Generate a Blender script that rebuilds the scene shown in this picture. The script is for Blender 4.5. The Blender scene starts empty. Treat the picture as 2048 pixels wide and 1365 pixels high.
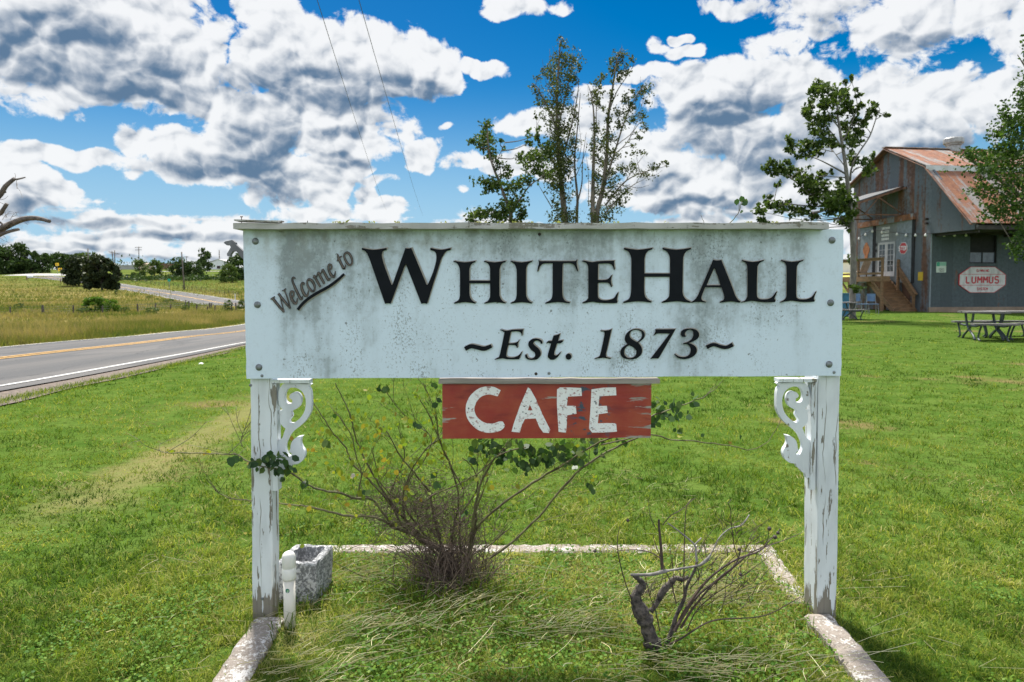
import bpy, math, random
import numpy as np
from mathutils import Vector, Matrix
from mathutils.geometry import tessellate_polygon
from math import radians as R, sin, cos, pi, atan2, sqrt, tan, degrees

# ------------------------------------------------------------------ camera
SC = bpy.context.scene
COL = SC.collection
F, CX, CY, TP = 1365.0, 1024.0, 639.0, math.atan(0.047)   # lens in photo pixels, optical centre, tilt
EYE = 1.39
cam = bpy.data.cameras.new('camera')
cam.sensor_width = 36.0
cam.lens = F * 36.0 / 2048.0
cam.shift_y = -(682.5 - CY) / 2048.0
cam.clip_start = 0.05
cam.clip_end = 6000
cam.dof.use_dof = True
cam.dof.focus_distance = 2.85
cam.dof.aperture_fstop = 6.3
co = bpy.data.objects.new('camera', cam)
co.location = (0, 0, EYE)
co.rotation_euler = (pi / 2 - TP, 0, 0)
COL.objects.link(co)
SC.camera = co

# ------------------------------------------------------------------ light
SUN_DIR = Vector((-0.15, 0.48, 0.86)).normalized()
sl = bpy.data.lights.new('sun', 'SUN')
sl.energy = 4.0
sl.angle = R(6.0)
sl.color = (1.0, 0.95, 0.86)
so = bpy.data.objects.new('sun', sl)
so.rotation_euler = (-SUN_DIR).to_track_quat('-Z', 'Y').to_euler()
COL.objects.link(so)
SC.view_settings.view_transform = 'Standard'
SC.view_settings.look = 'None'
SC.view_settings.gamma = 1.0
SC.view_settings.exposure = 1.22
SC.cycles.use_denoising = True
SC.cycles.max_bounces = 6
SC.cycles.transparent_max_bounces = 8


# ------------------------------------------------------------------ geometry of the view: where a ray of the photograph meets the place
def ray(px, py):
    dx, du = (px - CX) / F, (CY - py) / F
    return Vector((dx, cos(TP) + du * sin(TP), -sin(TP) + du * cos(TP)))


def PT(px, py, Y):
    d = ray(px, py)
    t = Y / d.y
    return Vector((d.x * t, Y, EYE + d.z * t))


def azel(px, py):
    d = ray(px, py).normalized()
    return degrees(atan2(d.x, d.y)), degrees(math.asin(d.z))


# ------------------------------------------------------------------ node helpers
def nn(nt, typ, **kw):
    n = nt.nodes.new(typ)
    for k, v in kw.items():
        if k == 'inp':
            for i, val in v.items():
                if isinstance(val, bpy.types.NodeSocket):
                    nt.links.new(val, n.inputs[i])
                else:
                    n.inputs[i].default_value = val
        else:
            setattr(n, k, v)
    return n


def M(nt, op, a, b=0.0, c=0.0, clamp=False):
    n = nn(nt, 'ShaderNodeMath', operation=op, inp={0: a, 1: b, 2: c})
    n.use_clamp = clamp
    return n.outputs[0]


def VM(nt, op, a, b=(0, 0, 0)):
    n = nn(nt, 'ShaderNodeVectorMath', operation=op, inp={0: a, 1: b})
    return n.outputs['Value'] if op in ('DOT_PRODUCT', 'LENGTH') else n.outputs[0]


def SM(nt, x, lo, hi, a=0.0, b=1.0):
    n = nn(nt, 'ShaderNodeMapRange', interpolation_type='SMOOTHSTEP', inp={0: x, 1: lo, 2: hi, 3: a, 4: b})
    return n.outputs[0]


def MIX(nt, f, a, b, mode='MIX'):
    n = nn(nt, 'ShaderNodeMix', data_type='RGBA', blend_type=mode, inp={0: f})
    for i, v in ((6, a), (7, b)):
        if isinstance(v, bpy.types.NodeSocket):
            nt.links.new(v, n.inputs[i])
        else:
            n.inputs[i].default_value = (*v, 1.0) if len(v) == 3 else v
    return n.outputs[2]


def NOISE(nt, vec, scale, detail=4.0, rough=0.55, lac=2.0, dist=0.0, out='Fac'):
    n = nn(nt, 'ShaderNodeTexNoise', inp={'Vector': vec, 'Scale': scale, 'Detail': detail, 'Roughness': rough, 'Lacunarity': lac, 'Distortion': dist})
    return n.outputs[out]


# ------------------------------------------------------------------ sky: sky texture with procedural cumulus laid out by azimuth and elevation
W = bpy.data.worlds.new('World')
SC.world = W
W.use_nodes = True
wt = W.node_tree
wt.nodes.clear()
# (photo x, photo y, half width, half height, weight)
CLOUDS = [
    (40, 70, 190, 120, 1.0), (210, 60, 170, 110, 1.1), (340, 70, 110, 100, 1.0), (410, 120, 65, 90, .95), (130, 150, 200, 45, .8), (300, 165, 150, 50, 1.0), (360, 195, 80, 40, .8),
    (560, 70, 75, 80, 1.0), (555, 10, 28, 40, .8), (650, 110, 110, 75, 1.05), (740, 110, 130, 80, 1.05), (840, 140, 90, 65, 1.0), (520, 130, 70, 50, .9), (690, 165, 220, 40, 1.0), (905, 165, 32, 32, .7),
    (450, 210, 75, 50, 1.0), (560, 230, 120, 50, 1.0), (690, 240, 115, 48, 1.0), (780, 260, 50, 30, .7),
    (280, 285, 55, 42, .9), (360, 300, 80, 40, .9), (150, 315, 190, 24, .75), (420, 340, 120, 32, .75), (300, 335, 150, 25, .6),
    (520, 300, 110, 70, .95), (660, 290, 130, 36, .9), (560, 355, 100, 60, .9), (640, 375, 50, 62, .95), (690, 320, 60, 40, .7), (490, 390, 40, 30, .6),
    (20, 350, 55, 55, 1.0), (75, 375, 65, 50, 1.0), (135, 385, 35, 32, .7), (40, 400, 90, 26, .8),
    (560, 405, 40, 22, .7), (620, 425, 90, 22, .7),
    (735, 390, 36, 28, .8), (765, 425, 60, 28, .8), (840, 300, 42, 26, .75), (845, 322, 32, 16, .6), (970, 139, 36, 17, .75), (885, 255, 22, 10, .55), (917, 378, 18, 9, .5), (745, 358, 40, 15, .5),
    (1040, 8, 70, 20, .7), (1110, 12, 30, 14, .5), (1378, 105, 34, 13, .7), (1330, 95, 26, 14, .45), (1368, 78, 13, 9, .5), (1325, 140, 32, 14, .6), (1270, 150, 50, 18, .7), (1210, 190, 70, 22, .7),
    (930, 318, 55, 20, .75), (1060, 240, 50, 30, .7), (1150, 250, 120, 45, .85), (1060, 330, 110, 28, .75),
    (1620, 40, 140, 62, 0.58), (1760, 45, 190, 66, 0.65), (1900, 50, 190, 75, 0.61), (1480, 20, 70, 16, 0.34), (2040, 60, 80, 70, 0.54),
    (1400, 190, 120, 50, .68), (1480, 150, 80, 40, .68), (1560, 180, 120, 50, .74), (1480, 240, 190, 60, 1.05), (1580, 280, 180, 70, 1.05), (1640, 190, 60, 50, .9),
    (1760, 190, 90, 50, 0.67), (1850, 220, 130, 70, 0.74), (1980, 210, 120, 65, 0.74), (1800, 280, 160, 60, 0.74), (2040, 170, 60, 40, 0.59),
    (1280, 300, 90, 50, 0.67), (1330, 330, 80, 60, 0.74), (1390, 370, 110, 45, 0.70), (1300, 400, 160, 40, 0.67), (1480, 340, 120, 50, 0.59), (1560, 400, 160, 50, 0.67), (1700, 340, 120, 70, 0.67),
]


def N2(nt, vec, scale, detail=4.0, rough=0.55, out='Fac'):
    n = nn(nt, 'ShaderNodeTexNoise', noise_dimensions='2D', inp={'Vector': vec, 'Scale': scale, 'Detail': detail, 'Roughness': rough})
    return n.outputs[out]


# grey undersides and shaded cores of the larger clouds
CORES = [(120, 95, 190, 85), (250, 165, 130, 45), (350, 200, 70, 28), (640, 178, 190, 34), (780, 190, 120, 28), (470, 165, 50, 40), (520, 355, 75, 62), (540, 290, 80, 48), (400, 330, 90, 22), (690, 268, 110, 13), (650, 320, 90, 12),
         (1480, 250, 150, 48), (1570, 300, 150, 55), (1400, 235, 70, 22), (1370, 430, 90, 20), (1830, 90, 120, 14), (1900, 290, 120, 22), (1330, 370, 60, 18), (60, 420, 60, 14), (1650, 60, 60, 14),
         (180, 446, 190, 9), (330, 474, 210, 9), (90, 492, 180, 9), (400, 425, 110, 8), (250, 515, 240, 7), (20, 455, 90, 10), (1420, 405, 70, 10), (1500, 425, 110, 8)]


def group_of(name, outs):
    g = bpy.data.node_groups.new(name, 'ShaderNodeTree')
    g.interface.new_socket('P', in_out='INPUT', socket_type='NodeSocketVector')
    for o in outs:
        g.interface.new_socket(o, in_out='OUTPUT', socket_type='NodeSocketFloat')
    return g, nn(g, 'NodeGroupInput').outputs['P']


def mass_group():                      # where the large cloud masses stand
    g, P0 = group_of('cloud_mass', ['S', 'K'])
    wob = N2(g, P0, 0.20, 2.0, 0.6, out='Color')
    P1 = VM(g, 'ADD', P0, VM(g, 'MULTIPLY', VM(g, 'SUBTRACT', wob, (.5, .5, .5)), (4.0, 2.6, 0)))
    S = None
    for (x, y, rx, ry, w) in CLOUDS:
        a, e = azel(x, y)
        k = degrees(1 / F) * cos(R(a)) ** 2
        sx, sy = 1 / (rx * 1.0 * k), 1 / (ry * 1.02 * degrees(1 / F) * cos(R(a)))
        n = nn(g, 'ShaderNodeVectorMath', operation='MULTIPLY_ADD', inp={0: P1, 1: (sx, sy, 0), 2: (-a * sx, -e * sy, 0)})
        q = n.outputs[0]
        v = M(g, 'MULTIPLY_ADD', VM(g, 'DOT_PRODUCT', q, q), -w * 1.15, w * 1.15)
        S = v if S is None else nn(g, 'ShaderNodeMath', operation='SMOOTH_MAX', inp={0: S, 1: v, 2: 0.12}).outputs[0]
    sp = nn(g, 'ShaderNodeSeparateXYZ', inp={0: P0})
    az, el = sp.outputs[0], sp.outputs[1]
    low = M(g, 'ADD', SM(g, el, 4.2, 9.8, 0.46, -2.2), M(g, 'MULTIPLY', M(g, 'SUBTRACT', N2(g, VM(g, 'MULTIPLY', P0, (0.08, 0.42, 1)), 1.0, 4.0, .6), .5), 2.4))
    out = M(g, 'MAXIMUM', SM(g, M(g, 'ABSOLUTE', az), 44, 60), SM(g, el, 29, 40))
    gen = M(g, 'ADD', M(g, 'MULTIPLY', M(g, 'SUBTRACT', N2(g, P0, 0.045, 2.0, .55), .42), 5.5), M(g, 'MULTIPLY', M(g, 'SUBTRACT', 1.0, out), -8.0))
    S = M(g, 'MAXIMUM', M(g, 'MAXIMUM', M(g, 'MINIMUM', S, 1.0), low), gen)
    S = M(g, 'MAXIMUM', M(g, 'MINIMUM', S, 1.0), -2.0)
    K = None
    for (x, y, rx, ry) in CORES:
        a, e = azel(x, y)
        sx, sy = 1 / (rx * 1.15 * degrees(1 / F) * cos(R(a)) ** 2), 1 / (ry * 1.25 * degrees(1 / F) * cos(R(a)))
        q = nn(g, 'ShaderNodeVectorMath', operation='MULTIPLY_ADD', inp={0: P1, 1: (sx, sy, 0), 2: (-a * sx, -e * sy, 0)}).outputs[0]
        v = M(g, 'SUBTRACT', 1.0, VM(g, 'DOT_PRODUCT', q, q))
        K = v if K is None else M(g, 'MAXIMUM', K, v)
    nn(g, 'NodeGroupOutput', inp={0: S, 1: K})
    return g


def billow_group():                    # cauliflower heads: rounded bubbles of three sizes, warped, and a little fine noise
    g, P0 = group_of('cloud_billow', ['B', 'L'])
    Pn = VM(g, 'MULTIPLY', P0, (1.0, 1.25, 1.0))
    w1 = VM(g, 'MULTIPLY', VM(g, 'SUBTRACT', N2(g, Pn, .20, 1.0, .5, out='Color'), (.5, .5, .5)), (2.2, 2.2, 0))
    w2 = VM(g, 'MULTIPLY', VM(g, 'SUBTRACT', N2(g, Pn, .9, 2.0, .5, out='Color'), (.5, .5, .5)), (.55, .55, 0))
    Pa = VM(g, 'ADD', Pn, w1)
    Pb = VM(g, 'ADD', Pa, w2)

    def bub(P, sc):
        d = nn(g, 'ShaderNodeTexVoronoi', voronoi_dimensions='2D', feature='F1', inp={'Vector': P, 'Scale': sc}).outputs['Distance']
        return M(g, 'SUBTRACT', .30, M(g, 'MULTIPLY', d, d))
    b1, b2, b3 = bub(Pa, .24), bub(Pb, .58), bub(Pb, 1.35)
    f1 = M(g, 'SUBTRACT', N2(g, Pn, 0.16, 9.0, 0.57), .5)
    L = M(g, 'ADD', M(g, 'ADD', M(g, 'MULTIPLY', b1, 1.0), M(g, 'MULTIPLY', b2, .62)), M(g, 'ADD', M(g, 'MULTIPLY', b3, .20), M(g, 'MULTIPLY', f1, .8)))
    e1 = M(g, 'SUBTRACT', N2(g, Pb, 1.15, 7.0, .66), .5)
    B = M(g, 'ADD', M(g, 'ADD', M(g, 'MULTIPLY', f1, .9), M(g, 'MULTIPLY', e1, 1.0)), M(g, 'MULTIPLY', L, .75))
    nn(g, 'NodeGroupOutput', inp={0: B, 1: L})
    return g


tc = nn(wt, 'ShaderNodeTexCoord')
dv = VM(wt, 'NORMALIZE', tc.outputs['Generated'])
sx = nn(wt, 'ShaderNodeSeparateXYZ', inp={0: dv})
AZ = M(wt, 'MULTIPLY', M(wt, 'ARCTAN2', sx.outputs[0], sx.outputs[1]), 180 / pi)
EL = M(wt, 'MULTIPLY', M(wt, 'ARCSINE', sx.outputs[2]), 180 / pi)
PC = nn(wt, 'ShaderNodeCombineXYZ', inp={0: AZ, 1: EL, 2: 0.0}).outputs[0]
MG, BG = mass_group(), billow_group()


def at(group, off):
    n = nn(wt, 'ShaderNodeGroup', node_tree=group)
    wt.links.new(VM(wt, 'ADD', PC, off), n.inputs[0])
    return n.outputs


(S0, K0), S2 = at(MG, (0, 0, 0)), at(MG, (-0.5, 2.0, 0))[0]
(B0, L0), (B1, L1) = at(BG, (0, 0, 0)), at(BG, (-0.30, 0.55, 0))
D0 = M(wt, 'ADD', S0, M(wt, 'SUBTRACT', B0, 0.06))
D1 = M(wt, 'ADD', S0, M(wt, 'SUBTRACT', B1, 0.06))
sky = nn(wt, 'ShaderNodeTexSky', sky_type='NISHITA', sun_disc=False, altitude=100, air_density=1.0, dust_density=0.6, ozone_density=2.2)
sky.sun_elevation = math.asin(SUN_DIR.z)
sky.sun_rotation = atan2(SUN_DIR.x, SUN_DIR.y)
hs = nn(wt, 'ShaderNodeHueSaturation', inp={'Hue': 0.497, 'Saturation': 1.42, 'Value': 1.0, 'Color': sky.outputs[0]})
blue = VM(wt, 'MAXIMUM', VM(wt, 'SUBTRACT', VM(wt, 'MULTIPLY', hs.outputs[0], (.62, .63, .70)), (0.62, 0, 0)), (0, 0, 0))
blue = MIX(wt, SM(wt, EL, 1.0, 17.0, 0.95, 0.0), blue, (3.4, 5.2, 6.4))
alpha = SM(wt, D0, -0.07, 0.36)
relief = M(wt, 'MULTIPLY', M(wt, 'SUBTRACT', L0, L1), 1.4)                     # sunlit against shaded side of each billow
base = SM(wt, M(wt, 'ADD', S2, M(wt, 'MULTIPLY', L1, 0.5)), 0.0, 1.3)         # how much cloud stands above: grey undersides
core = SM(wt, M(wt, 'ADD', K0, M(wt, 'MULTIPLY', L0, .35)), -0.25, 0.95)
lit = M(wt, 'ADD', M(wt, 'SUBTRACT', M(wt, 'SUBTRACT', 0.98, M(wt, 'MULTIPLY', base, .36)), M(wt, 'MULTIPLY', core, .68)), relief)
lit = M(wt, 'ADD', lit, M(wt, 'MULTIPLY', M(wt, 'SUBTRACT', B0, B1), .28))
lit = SM(wt, M(wt, 'ADD', lit, SM(wt, D0, 0.45, 0.0, 0.0, 0.16)), -0.55, 1.12)
ccol = MIX(wt, lit, (0.34, 0.58, 0.92), (2.68, 2.72, 2.76))
col = MIX(wt, M(wt, 'MULTIPLY', alpha, 0.97), VM(wt, 'MULTIPLY', blue, MIX(wt, SM(wt, EL, 9, 24), (.335, .36, .385), (.285, .29, .355))), ccol)
# sky overhead and out of view, brightened to throw fill light on the sign
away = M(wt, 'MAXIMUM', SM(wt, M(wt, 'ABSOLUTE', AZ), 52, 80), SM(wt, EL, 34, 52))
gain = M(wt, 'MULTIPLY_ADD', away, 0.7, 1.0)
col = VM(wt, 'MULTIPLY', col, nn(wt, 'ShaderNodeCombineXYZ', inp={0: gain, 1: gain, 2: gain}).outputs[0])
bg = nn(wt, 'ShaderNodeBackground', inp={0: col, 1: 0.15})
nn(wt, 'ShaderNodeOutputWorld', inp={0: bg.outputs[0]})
W.cycles.sampling_method = 'MANUAL'
W.cycles.sample_map_resolution = 512


# ================================================================== mesh and object helpers
def tag(o, label=None, cat=None, group=None, kind=None):
    if label: o['label'] = label
    if cat: o['category'] = cat
    if group: o['group'] = group
    if kind: o['kind'] = kind
    return o


def thing(name, label, cat, loc=(0, 0, 0), rz=0.0, group=None):
    o = bpy.data.objects.new(name, None)
    o.empty_display_size = 0.1
    o.location = loc
    o.rotation_euler = (0, 0, rz)
    COL.objects.link(o)
    return tag(o, label, cat, group)


class MB:
    """collects shapes and links them as one mesh object; shapes are given in world space or in the parent's space"""

    def __init__(s):
        s.v, s.f, s.m, s.t = [], [], [], []

    def add(s, vs, fs, mi=0, tone=None):
        b = len(s.v)
        s.v.extend([tuple(p) for p in vs])
        for f in fs:
            s.f.append([b + i for i in f]); s.m.append(mi)
            s.t.append(random.random() if tone is None else tone)
        return s

    def box(s, x0, x1, y0, y1, z0, z1, mi=0, rot=None, bev=0.0):
        """box; bev chamfers the vertical edges slightly"""
        if bev:
            P = [(x0 + bev, y0), (x1 - bev, y0), (x1, y0 + bev), (x1, y1 - bev), (x1 - bev, y1), (x0 + bev, y1), (x0, y1 - bev), (x0, y0 + bev)]
        else:
            P = [(x0, y0), (x1, y0), (x1, y1), (x0, y1)]
        n = len(P)
        vs = [Vector((p[0], p[1], z0)) for p in P] + [Vector((p[0], p[1], z1)) for p in P]
        if rot:
            vs = [rot @ q for q in vs]
        fs = [list(range(n))[::-1], list(range(n, 2 * n))] + [[i, (i + 1) % n, n + (i + 1) % n, n + i] for i in range(n)]
        return s.add(vs, fs, mi)

    def beam(s, a, b, w, h, mi=0, up=(0, 0, 1)):
        """rectangular bar from a to b"""
        a, b = Vector(a), Vector(b)
        d = (b - a).normalized()
        u = Vector(up)
        r = d.cross(u)
        if r.length < 1e-4:
            r = d.cross(Vector((0, 1, 0)))
        r.normalize()
        u = r.cross(d)
        vs = [p + r * (w / 2 * i) + u * (h / 2 * j) for p in (a, b) for (i, j) in ((-1, -1), (1, -1), (1, 1), (-1, 1))]
        return s.add(vs, [[3, 2, 1, 0], [4, 5, 6, 7]] + [[i, (i + 1) % 4, 4 + (i + 1) % 4, 4 + i] for i in range(4)], mi)

    def tube(s, pts, rad, n=6, mi=0, cap=True, tone=None):
        pts = [Vector(p) for p in pts]
        if not isinstance(rad, (list, tuple)):
            rad = [rad] * len(pts)
        vs, fs = [], []
        prev = None
        for i, p in enumerate(pts):
            d = (pts[min(i + 1, len(pts) - 1)] - pts[max(i - 1, 0)])
            if d.length < 1e-7: d = Vector((0, 0, 1))
            d.normalize()
            if prev is None:
                a = d.cross(Vector((0.31, 0.9, 0.2))).normalized()
            else:
                a = (prev - d * prev.dot(d))
                a = a.normalized() if a.length > 1e-5 else d.cross(Vector((0, 1, 0.3))).normalized()
            prev = a
            b = d.cross(a)
            for k in range(n):
                t = 2 * pi * k / n
                vs.append(p + (a * cos(t) + b * sin(t)) * rad[i])
        for i in range(len(pts) - 1):
            for k in range(n):
                fs.append([i * n + k, i * n + (k + 1) % n, (i + 1) * n + (k + 1) % n, (i + 1) * n + k])
        if cap:
            fs.append(list(range(n))[::-1]); fs.append([(len(pts) - 1) * n + k for k in range(n)])
        return s.add(vs, fs, mi, tone)

    def lathe(s, c, prof, n=20, mi=0, axis='z'):
        """prof: (radius, height) pairs round a vertical axis (or along -y) through c"""
        vs, fs = [], []
        for (r, h) in prof:
            for k in range(n):
                t = 2 * pi * k / n
                q = Vector((r * cos(t), r * sin(t), h)) if axis == 'z' else Vector((r * cos(t), -h, r * sin(t)))
                vs.append(Vector(c) + q)
        for i in range(len(prof) - 1):
            for k in range(n):
                fs.append([i * n + k, i * n + (k + 1) % n, (i + 1) * n + (k + 1) % n, (i + 1) * n + k])
        fs.append(list(range(n))[::-1]); fs.append([(len(prof) - 1) * n + k for k in range(n)])
        return s.add(vs, fs, mi)

    def prism(s, loops, fr, back, mi=0, mside=None):
        """flat shape with holes: loops of 2-D points, fr(p) and back(p) place a point on the front and back face"""
        flat = [p for l in loops for p in l]
        tri = tessellate_polygon([[Vector((p[0], p[1], 0)) for p in l] for l in loops])
        n = len(flat)
        vs = [fr(p) for p in flat] + [back(p) for p in flat]
        s.add(vs, [list(t) for t in tri] + [[n + t[2], n + t[1], n + t[0]] for t in tri], mi)
        fs, o = [], 0
        for l in loops:
            k = len(l)
            fs += [[o + i, o + (i + 1) % k, n + o + (i + 1) % k, n + o + i] for i in range(k)]
            o += k
        b = len(s.v) - 2 * n
        for f in fs:
            s.f.append([b + i for i in f]); s.m.append(mi if mside is None else mside); s.t.append(.5)
        return s

    def build(s, name, mats, parent=None, smooth=False, local=None, tone=False):
        me = bpy.data.meshes.new(name)
        vs = s.v
        if local is not None:
            inv = local.inverted()
            vs = [tuple(inv @ Vector(p)) for p in vs]
        me.from_pydata(vs, [], s.f)
        if not isinstance(mats, (list, tuple)): mats = [mats]
        for m in mats: me.materials.append(m)
        if len(mats) > 1: me.polygons.foreach_set('material_index', s.m)
        if smooth: me.polygons.foreach_set('use_smooth', [True] * len(s.f))
        if tone:
            me.attributes.new('tone', 'FLOAT', 'FACE').data.foreach_set('value', s.t)
        me.validate(); me.update()
        o = bpy.data.objects.new(name, me)
        COL.objects.link(o)
        if parent: o.parent = parent
        return o


def world_matrix(o):
    return Matrix.Translation(o.location) @ o.rotation_euler.to_matrix().to_4x4()


def part(name, mb, mats, par, **kw):
    """a part whose shapes were given in world space"""
    return mb.build(name, mats, par, local=world_matrix(par), **kw)


def fix_normals(o):
    import bmesh
    b = bmesh.new(); b.from_mesh(o.data)
    bmesh.ops.recalc_face_normals(b, faces=b.faces)
    b.to_mesh(o.data); b.free()
    return o


def catmull(pts, n=5):
    P = [Vector(p) for p in pts]
    if len(P) < 3: return P
    out = []
    for i in range(len(P) - 1):
        a, b, c, d = P[max(i - 1, 0)], P[i], P[i + 1], P[min(i + 2, len(P) - 1)]
        for k in range(n):
            t = k / n
            out.append(0.5 * ((2 * b) + (c - a) * t + (2 * a - 5 * b + 4 * c - d) * t * t + (3 * b - a - 3 * c + d) * t ** 3))
    out.append(P[-1])
    return out


def smooth_loop(l, n=3):
    """closed 2-D outline through the points, corners kept where it turns sharply"""
    k = len(l); out = []
    for i in range(k):
        a, b, c, d = (Vector((*l[(i + j) % k], 0)) for j in (-1, 0, 1, 2))
        s1 = (b - a).angle(c - b, 0) > 0.75; s2 = (c - b).angle(d - c, 0) > 0.75
        if s1: a = b - (c - b)
        if s2: d = c + (c - b)
        for q in range(n):
            t = q / n
            p = 0.5 * ((2 * b) + (c - a) * t + (2 * a - 5 * b + 4 * c - d) * t * t + (3 * b - a - 3 * c + d) * t ** 3)
            out.append((p.x, p.y))
    return out


def stroke(pts, n=4):
    """outline of a brush stroke: points (x, y, width)"""
    c = catmull([(p[0], p[1], p[2]) for p in pts], n) if len(pts) > 2 else [Vector(p) for p in pts]
    L, Rr = [], []
    for i, p in enumerate(c):
        d = c[min(i + 1, len(c) - 1)] - c[max(i - 1, 0)]
        d = Vector((d.x, d.y)).normalized()
        w = p.z / 2
        L.append((p.x - d.y * w, p.y + d.x * w)); Rr.append((p.x + d.y * w, p.y - d.x * w))
    return L + Rr[::-1]


# ================================================================== materials
def mat(name):
    m = bpy.data.materials.new(name)
    m.use_nodes = True
    nt = m.node_tree
    nt.nodes.clear()
    b = nn(nt, 'ShaderNodeBsdfPrincipled')
    out = nn(nt, 'ShaderNodeOutputMaterial', inp={0: b.outputs[0]})
    return m, nt, b


def setin(nt, b, k, v):
    if isinstance(v, bpy.types.NodeSocket): nt.links.new(v, b.inputs[k])
    else: b.inputs[k].default_value = (*v, 1.0) if isinstance(v, tuple) and len(v) == 3 else v


def bump(nt, b, h, strength=0.3, dist=0.01):
    n = nn(nt, 'ShaderNodeBump', inp={'Height': h, 'Strength': strength, 'Distance': dist})
    nt.links.new(n.outputs[0], b.inputs['Normal'])


def POS(nt, obj=True):
    return nn(nt, 'ShaderNodeTexCoord').outputs['Object'] if obj else nn(nt, 'ShaderNodeNewGeometry').outputs['Position']


def simple(name, c1, c2=None, scale=4.0, rough=.7, metal=0.0, stretch=(1, 1, 1), bmp=0.0, contrast=(.35, .65), detail=5.0):
    m, nt, b = mat(name)
    c2 = c2 or tuple(x * .8 for x in c1)
    P = VM(nt, 'MULTIPLY', POS(nt), stretch)
    n = NOISE(nt, P, scale, detail, .6)
    setin(nt, b, 'Base Color', MIX(nt, SM(nt, n, *contrast), c1, c2))
    setin(nt, b, 'Roughness', rough); setin(nt, b, 'Metallic', metal)
    if bmp: bump(nt, b, n, bmp)
    return m


def leaf_mat(name, cols, trans=.35, rough=.55, spec=.12):
    """foliage: colour differs from leaf to leaf"""
    m, nt, b = mat(name)
    t = nn(nt, 'ShaderNodeAttribute', attribute_name='tone').outputs['Fac']
    n = NOISE(nt, POS(nt), 1.3, 2.0)
    t = M(nt, 'ADD', M(nt, 'MULTIPLY', t, .75), M(nt, 'MULTIPLY', n, .3))
    cr = nn(nt, 'ShaderNodeValToRGB', inp={0: t})
    el = cr.color_ramp.elements
    el[0].position = .08; el[0].color = (*cols[0], 1)
    el[1].position = .98; el[1].color = (*cols[-1], 1)
    for i, c in enumerate(cols[1:-1]):
        e = el.new(.08 + .9 * (i + 1) / (len(cols) - 1)); e.color = (*c, 1)
    setin(nt, b, 'Base Color', cr.outputs[0]); setin(nt, b, 'Roughness', rough)
    b.inputs['Specular IOR Level'].default_value = spec
    tr = nn(nt, 'ShaderNodeBsdfTranslucent', inp={0: MIX(nt, 1.0, cr.outputs[0], (1.15, 1.25, .55), 'MULTIPLY')})
    mx = nn(nt, 'ShaderNodeMixShader', inp={0: trans, 1: b.outputs[0], 2: tr.outputs[0]})
    o = [x for x in nt.nodes if x.type == 'OUTPUT_MATERIAL'][0]
    nt.links.new(mx.outputs[0], o.inputs[0])
    return m


def peeling_paint(name, bare_from=None, grain=(9, 9, 1.1), amount=.62, white=(.68, .72, .75), cracks=True):
    """old white paint on wood, flaking to grey timber; bare_from = height below which most paint is gone"""
    m, nt, b = mat(name)
    P = POS(nt)
    big = NOISE(nt, VM(nt, 'MULTIPLY', P, grain), 3.2, 6.0, .62)
    fine = NOISE(nt, VM(nt, 'MULTIPLY', P, (40, 40, 9)), 1.6, 4.0, .6)
    thr = amount
    k = M(nt, 'ADD', big, M(nt, 'MULTIPLY', M(nt, 'SUBTRACT', fine, .5), .25))
    if bare_from is not None:
        z = nn(nt, 'ShaderNodeSeparateXYZ', inp={0: P}).outputs[2]
        jag = NOISE(nt, VM(nt, 'MULTIPLY', P, (26, 26, 2.0)), 1.5, 4.0, .65)
        k = M(nt, 'ADD', k, SM(nt, M(nt, 'ADD', z, M(nt, 'MULTIPLY', M(nt, 'SUBTRACT', jag, .5), .45)), bare_from + .05, bare_from - .05, 0.0, .5))
    f = SM(nt, k, thr, thr + .015)
    if cracks:
        cw = nn(nt, 'ShaderNodeTexWave', wave_type='BANDS', bands_direction='X', inp={'Vector': VM(nt, 'ADD', VM(nt, 'MULTIPLY', P, (1, 1, .35)), VM(nt, 'MULTIPLY', NOISE(nt, P, 5.0, 3.0, out='Color'), (.035, .035, 0))), 'Scale': 7.0, 'Distortion': 1.5, 'Detail': 3.0, 'Detail Scale': 2.0}).outputs['Fac']
        gate = SM(nt, NOISE(nt, VM(nt, 'MULTIPLY', P, (3, 3, 1.5)), 2.0, 2.0), .45, .55)
        f = M(nt, 'MAXIMUM', f, M(nt, 'MULTIPLY', SM(nt, cw, .985, .995), gate))
    wood = MIX(nt, NOISE(nt, VM(nt, 'MULTIPLY', P, (60, 60, 3)), 2.0, 4.0), (.13, .115, .09), (.27, .25, .21))
    paint = MIX(nt, SM(nt, NOISE(nt, VM(nt, 'MULTIPLY', P, (3, 3, 1)), 4.0, 5.0), .35, .75), white, tuple(c * .80 for c in white))
    setin(nt, b, 'Base Color', MIX(nt, f, paint, wood)); setin(nt, b, 'Roughness', .62)
    bump(nt, b, M(nt, 'ADD', M(nt, 'MULTIPLY', f, -1.0), M(nt, 'MULTIPLY', fine, .3)), .6, .004)
    return m


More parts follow.
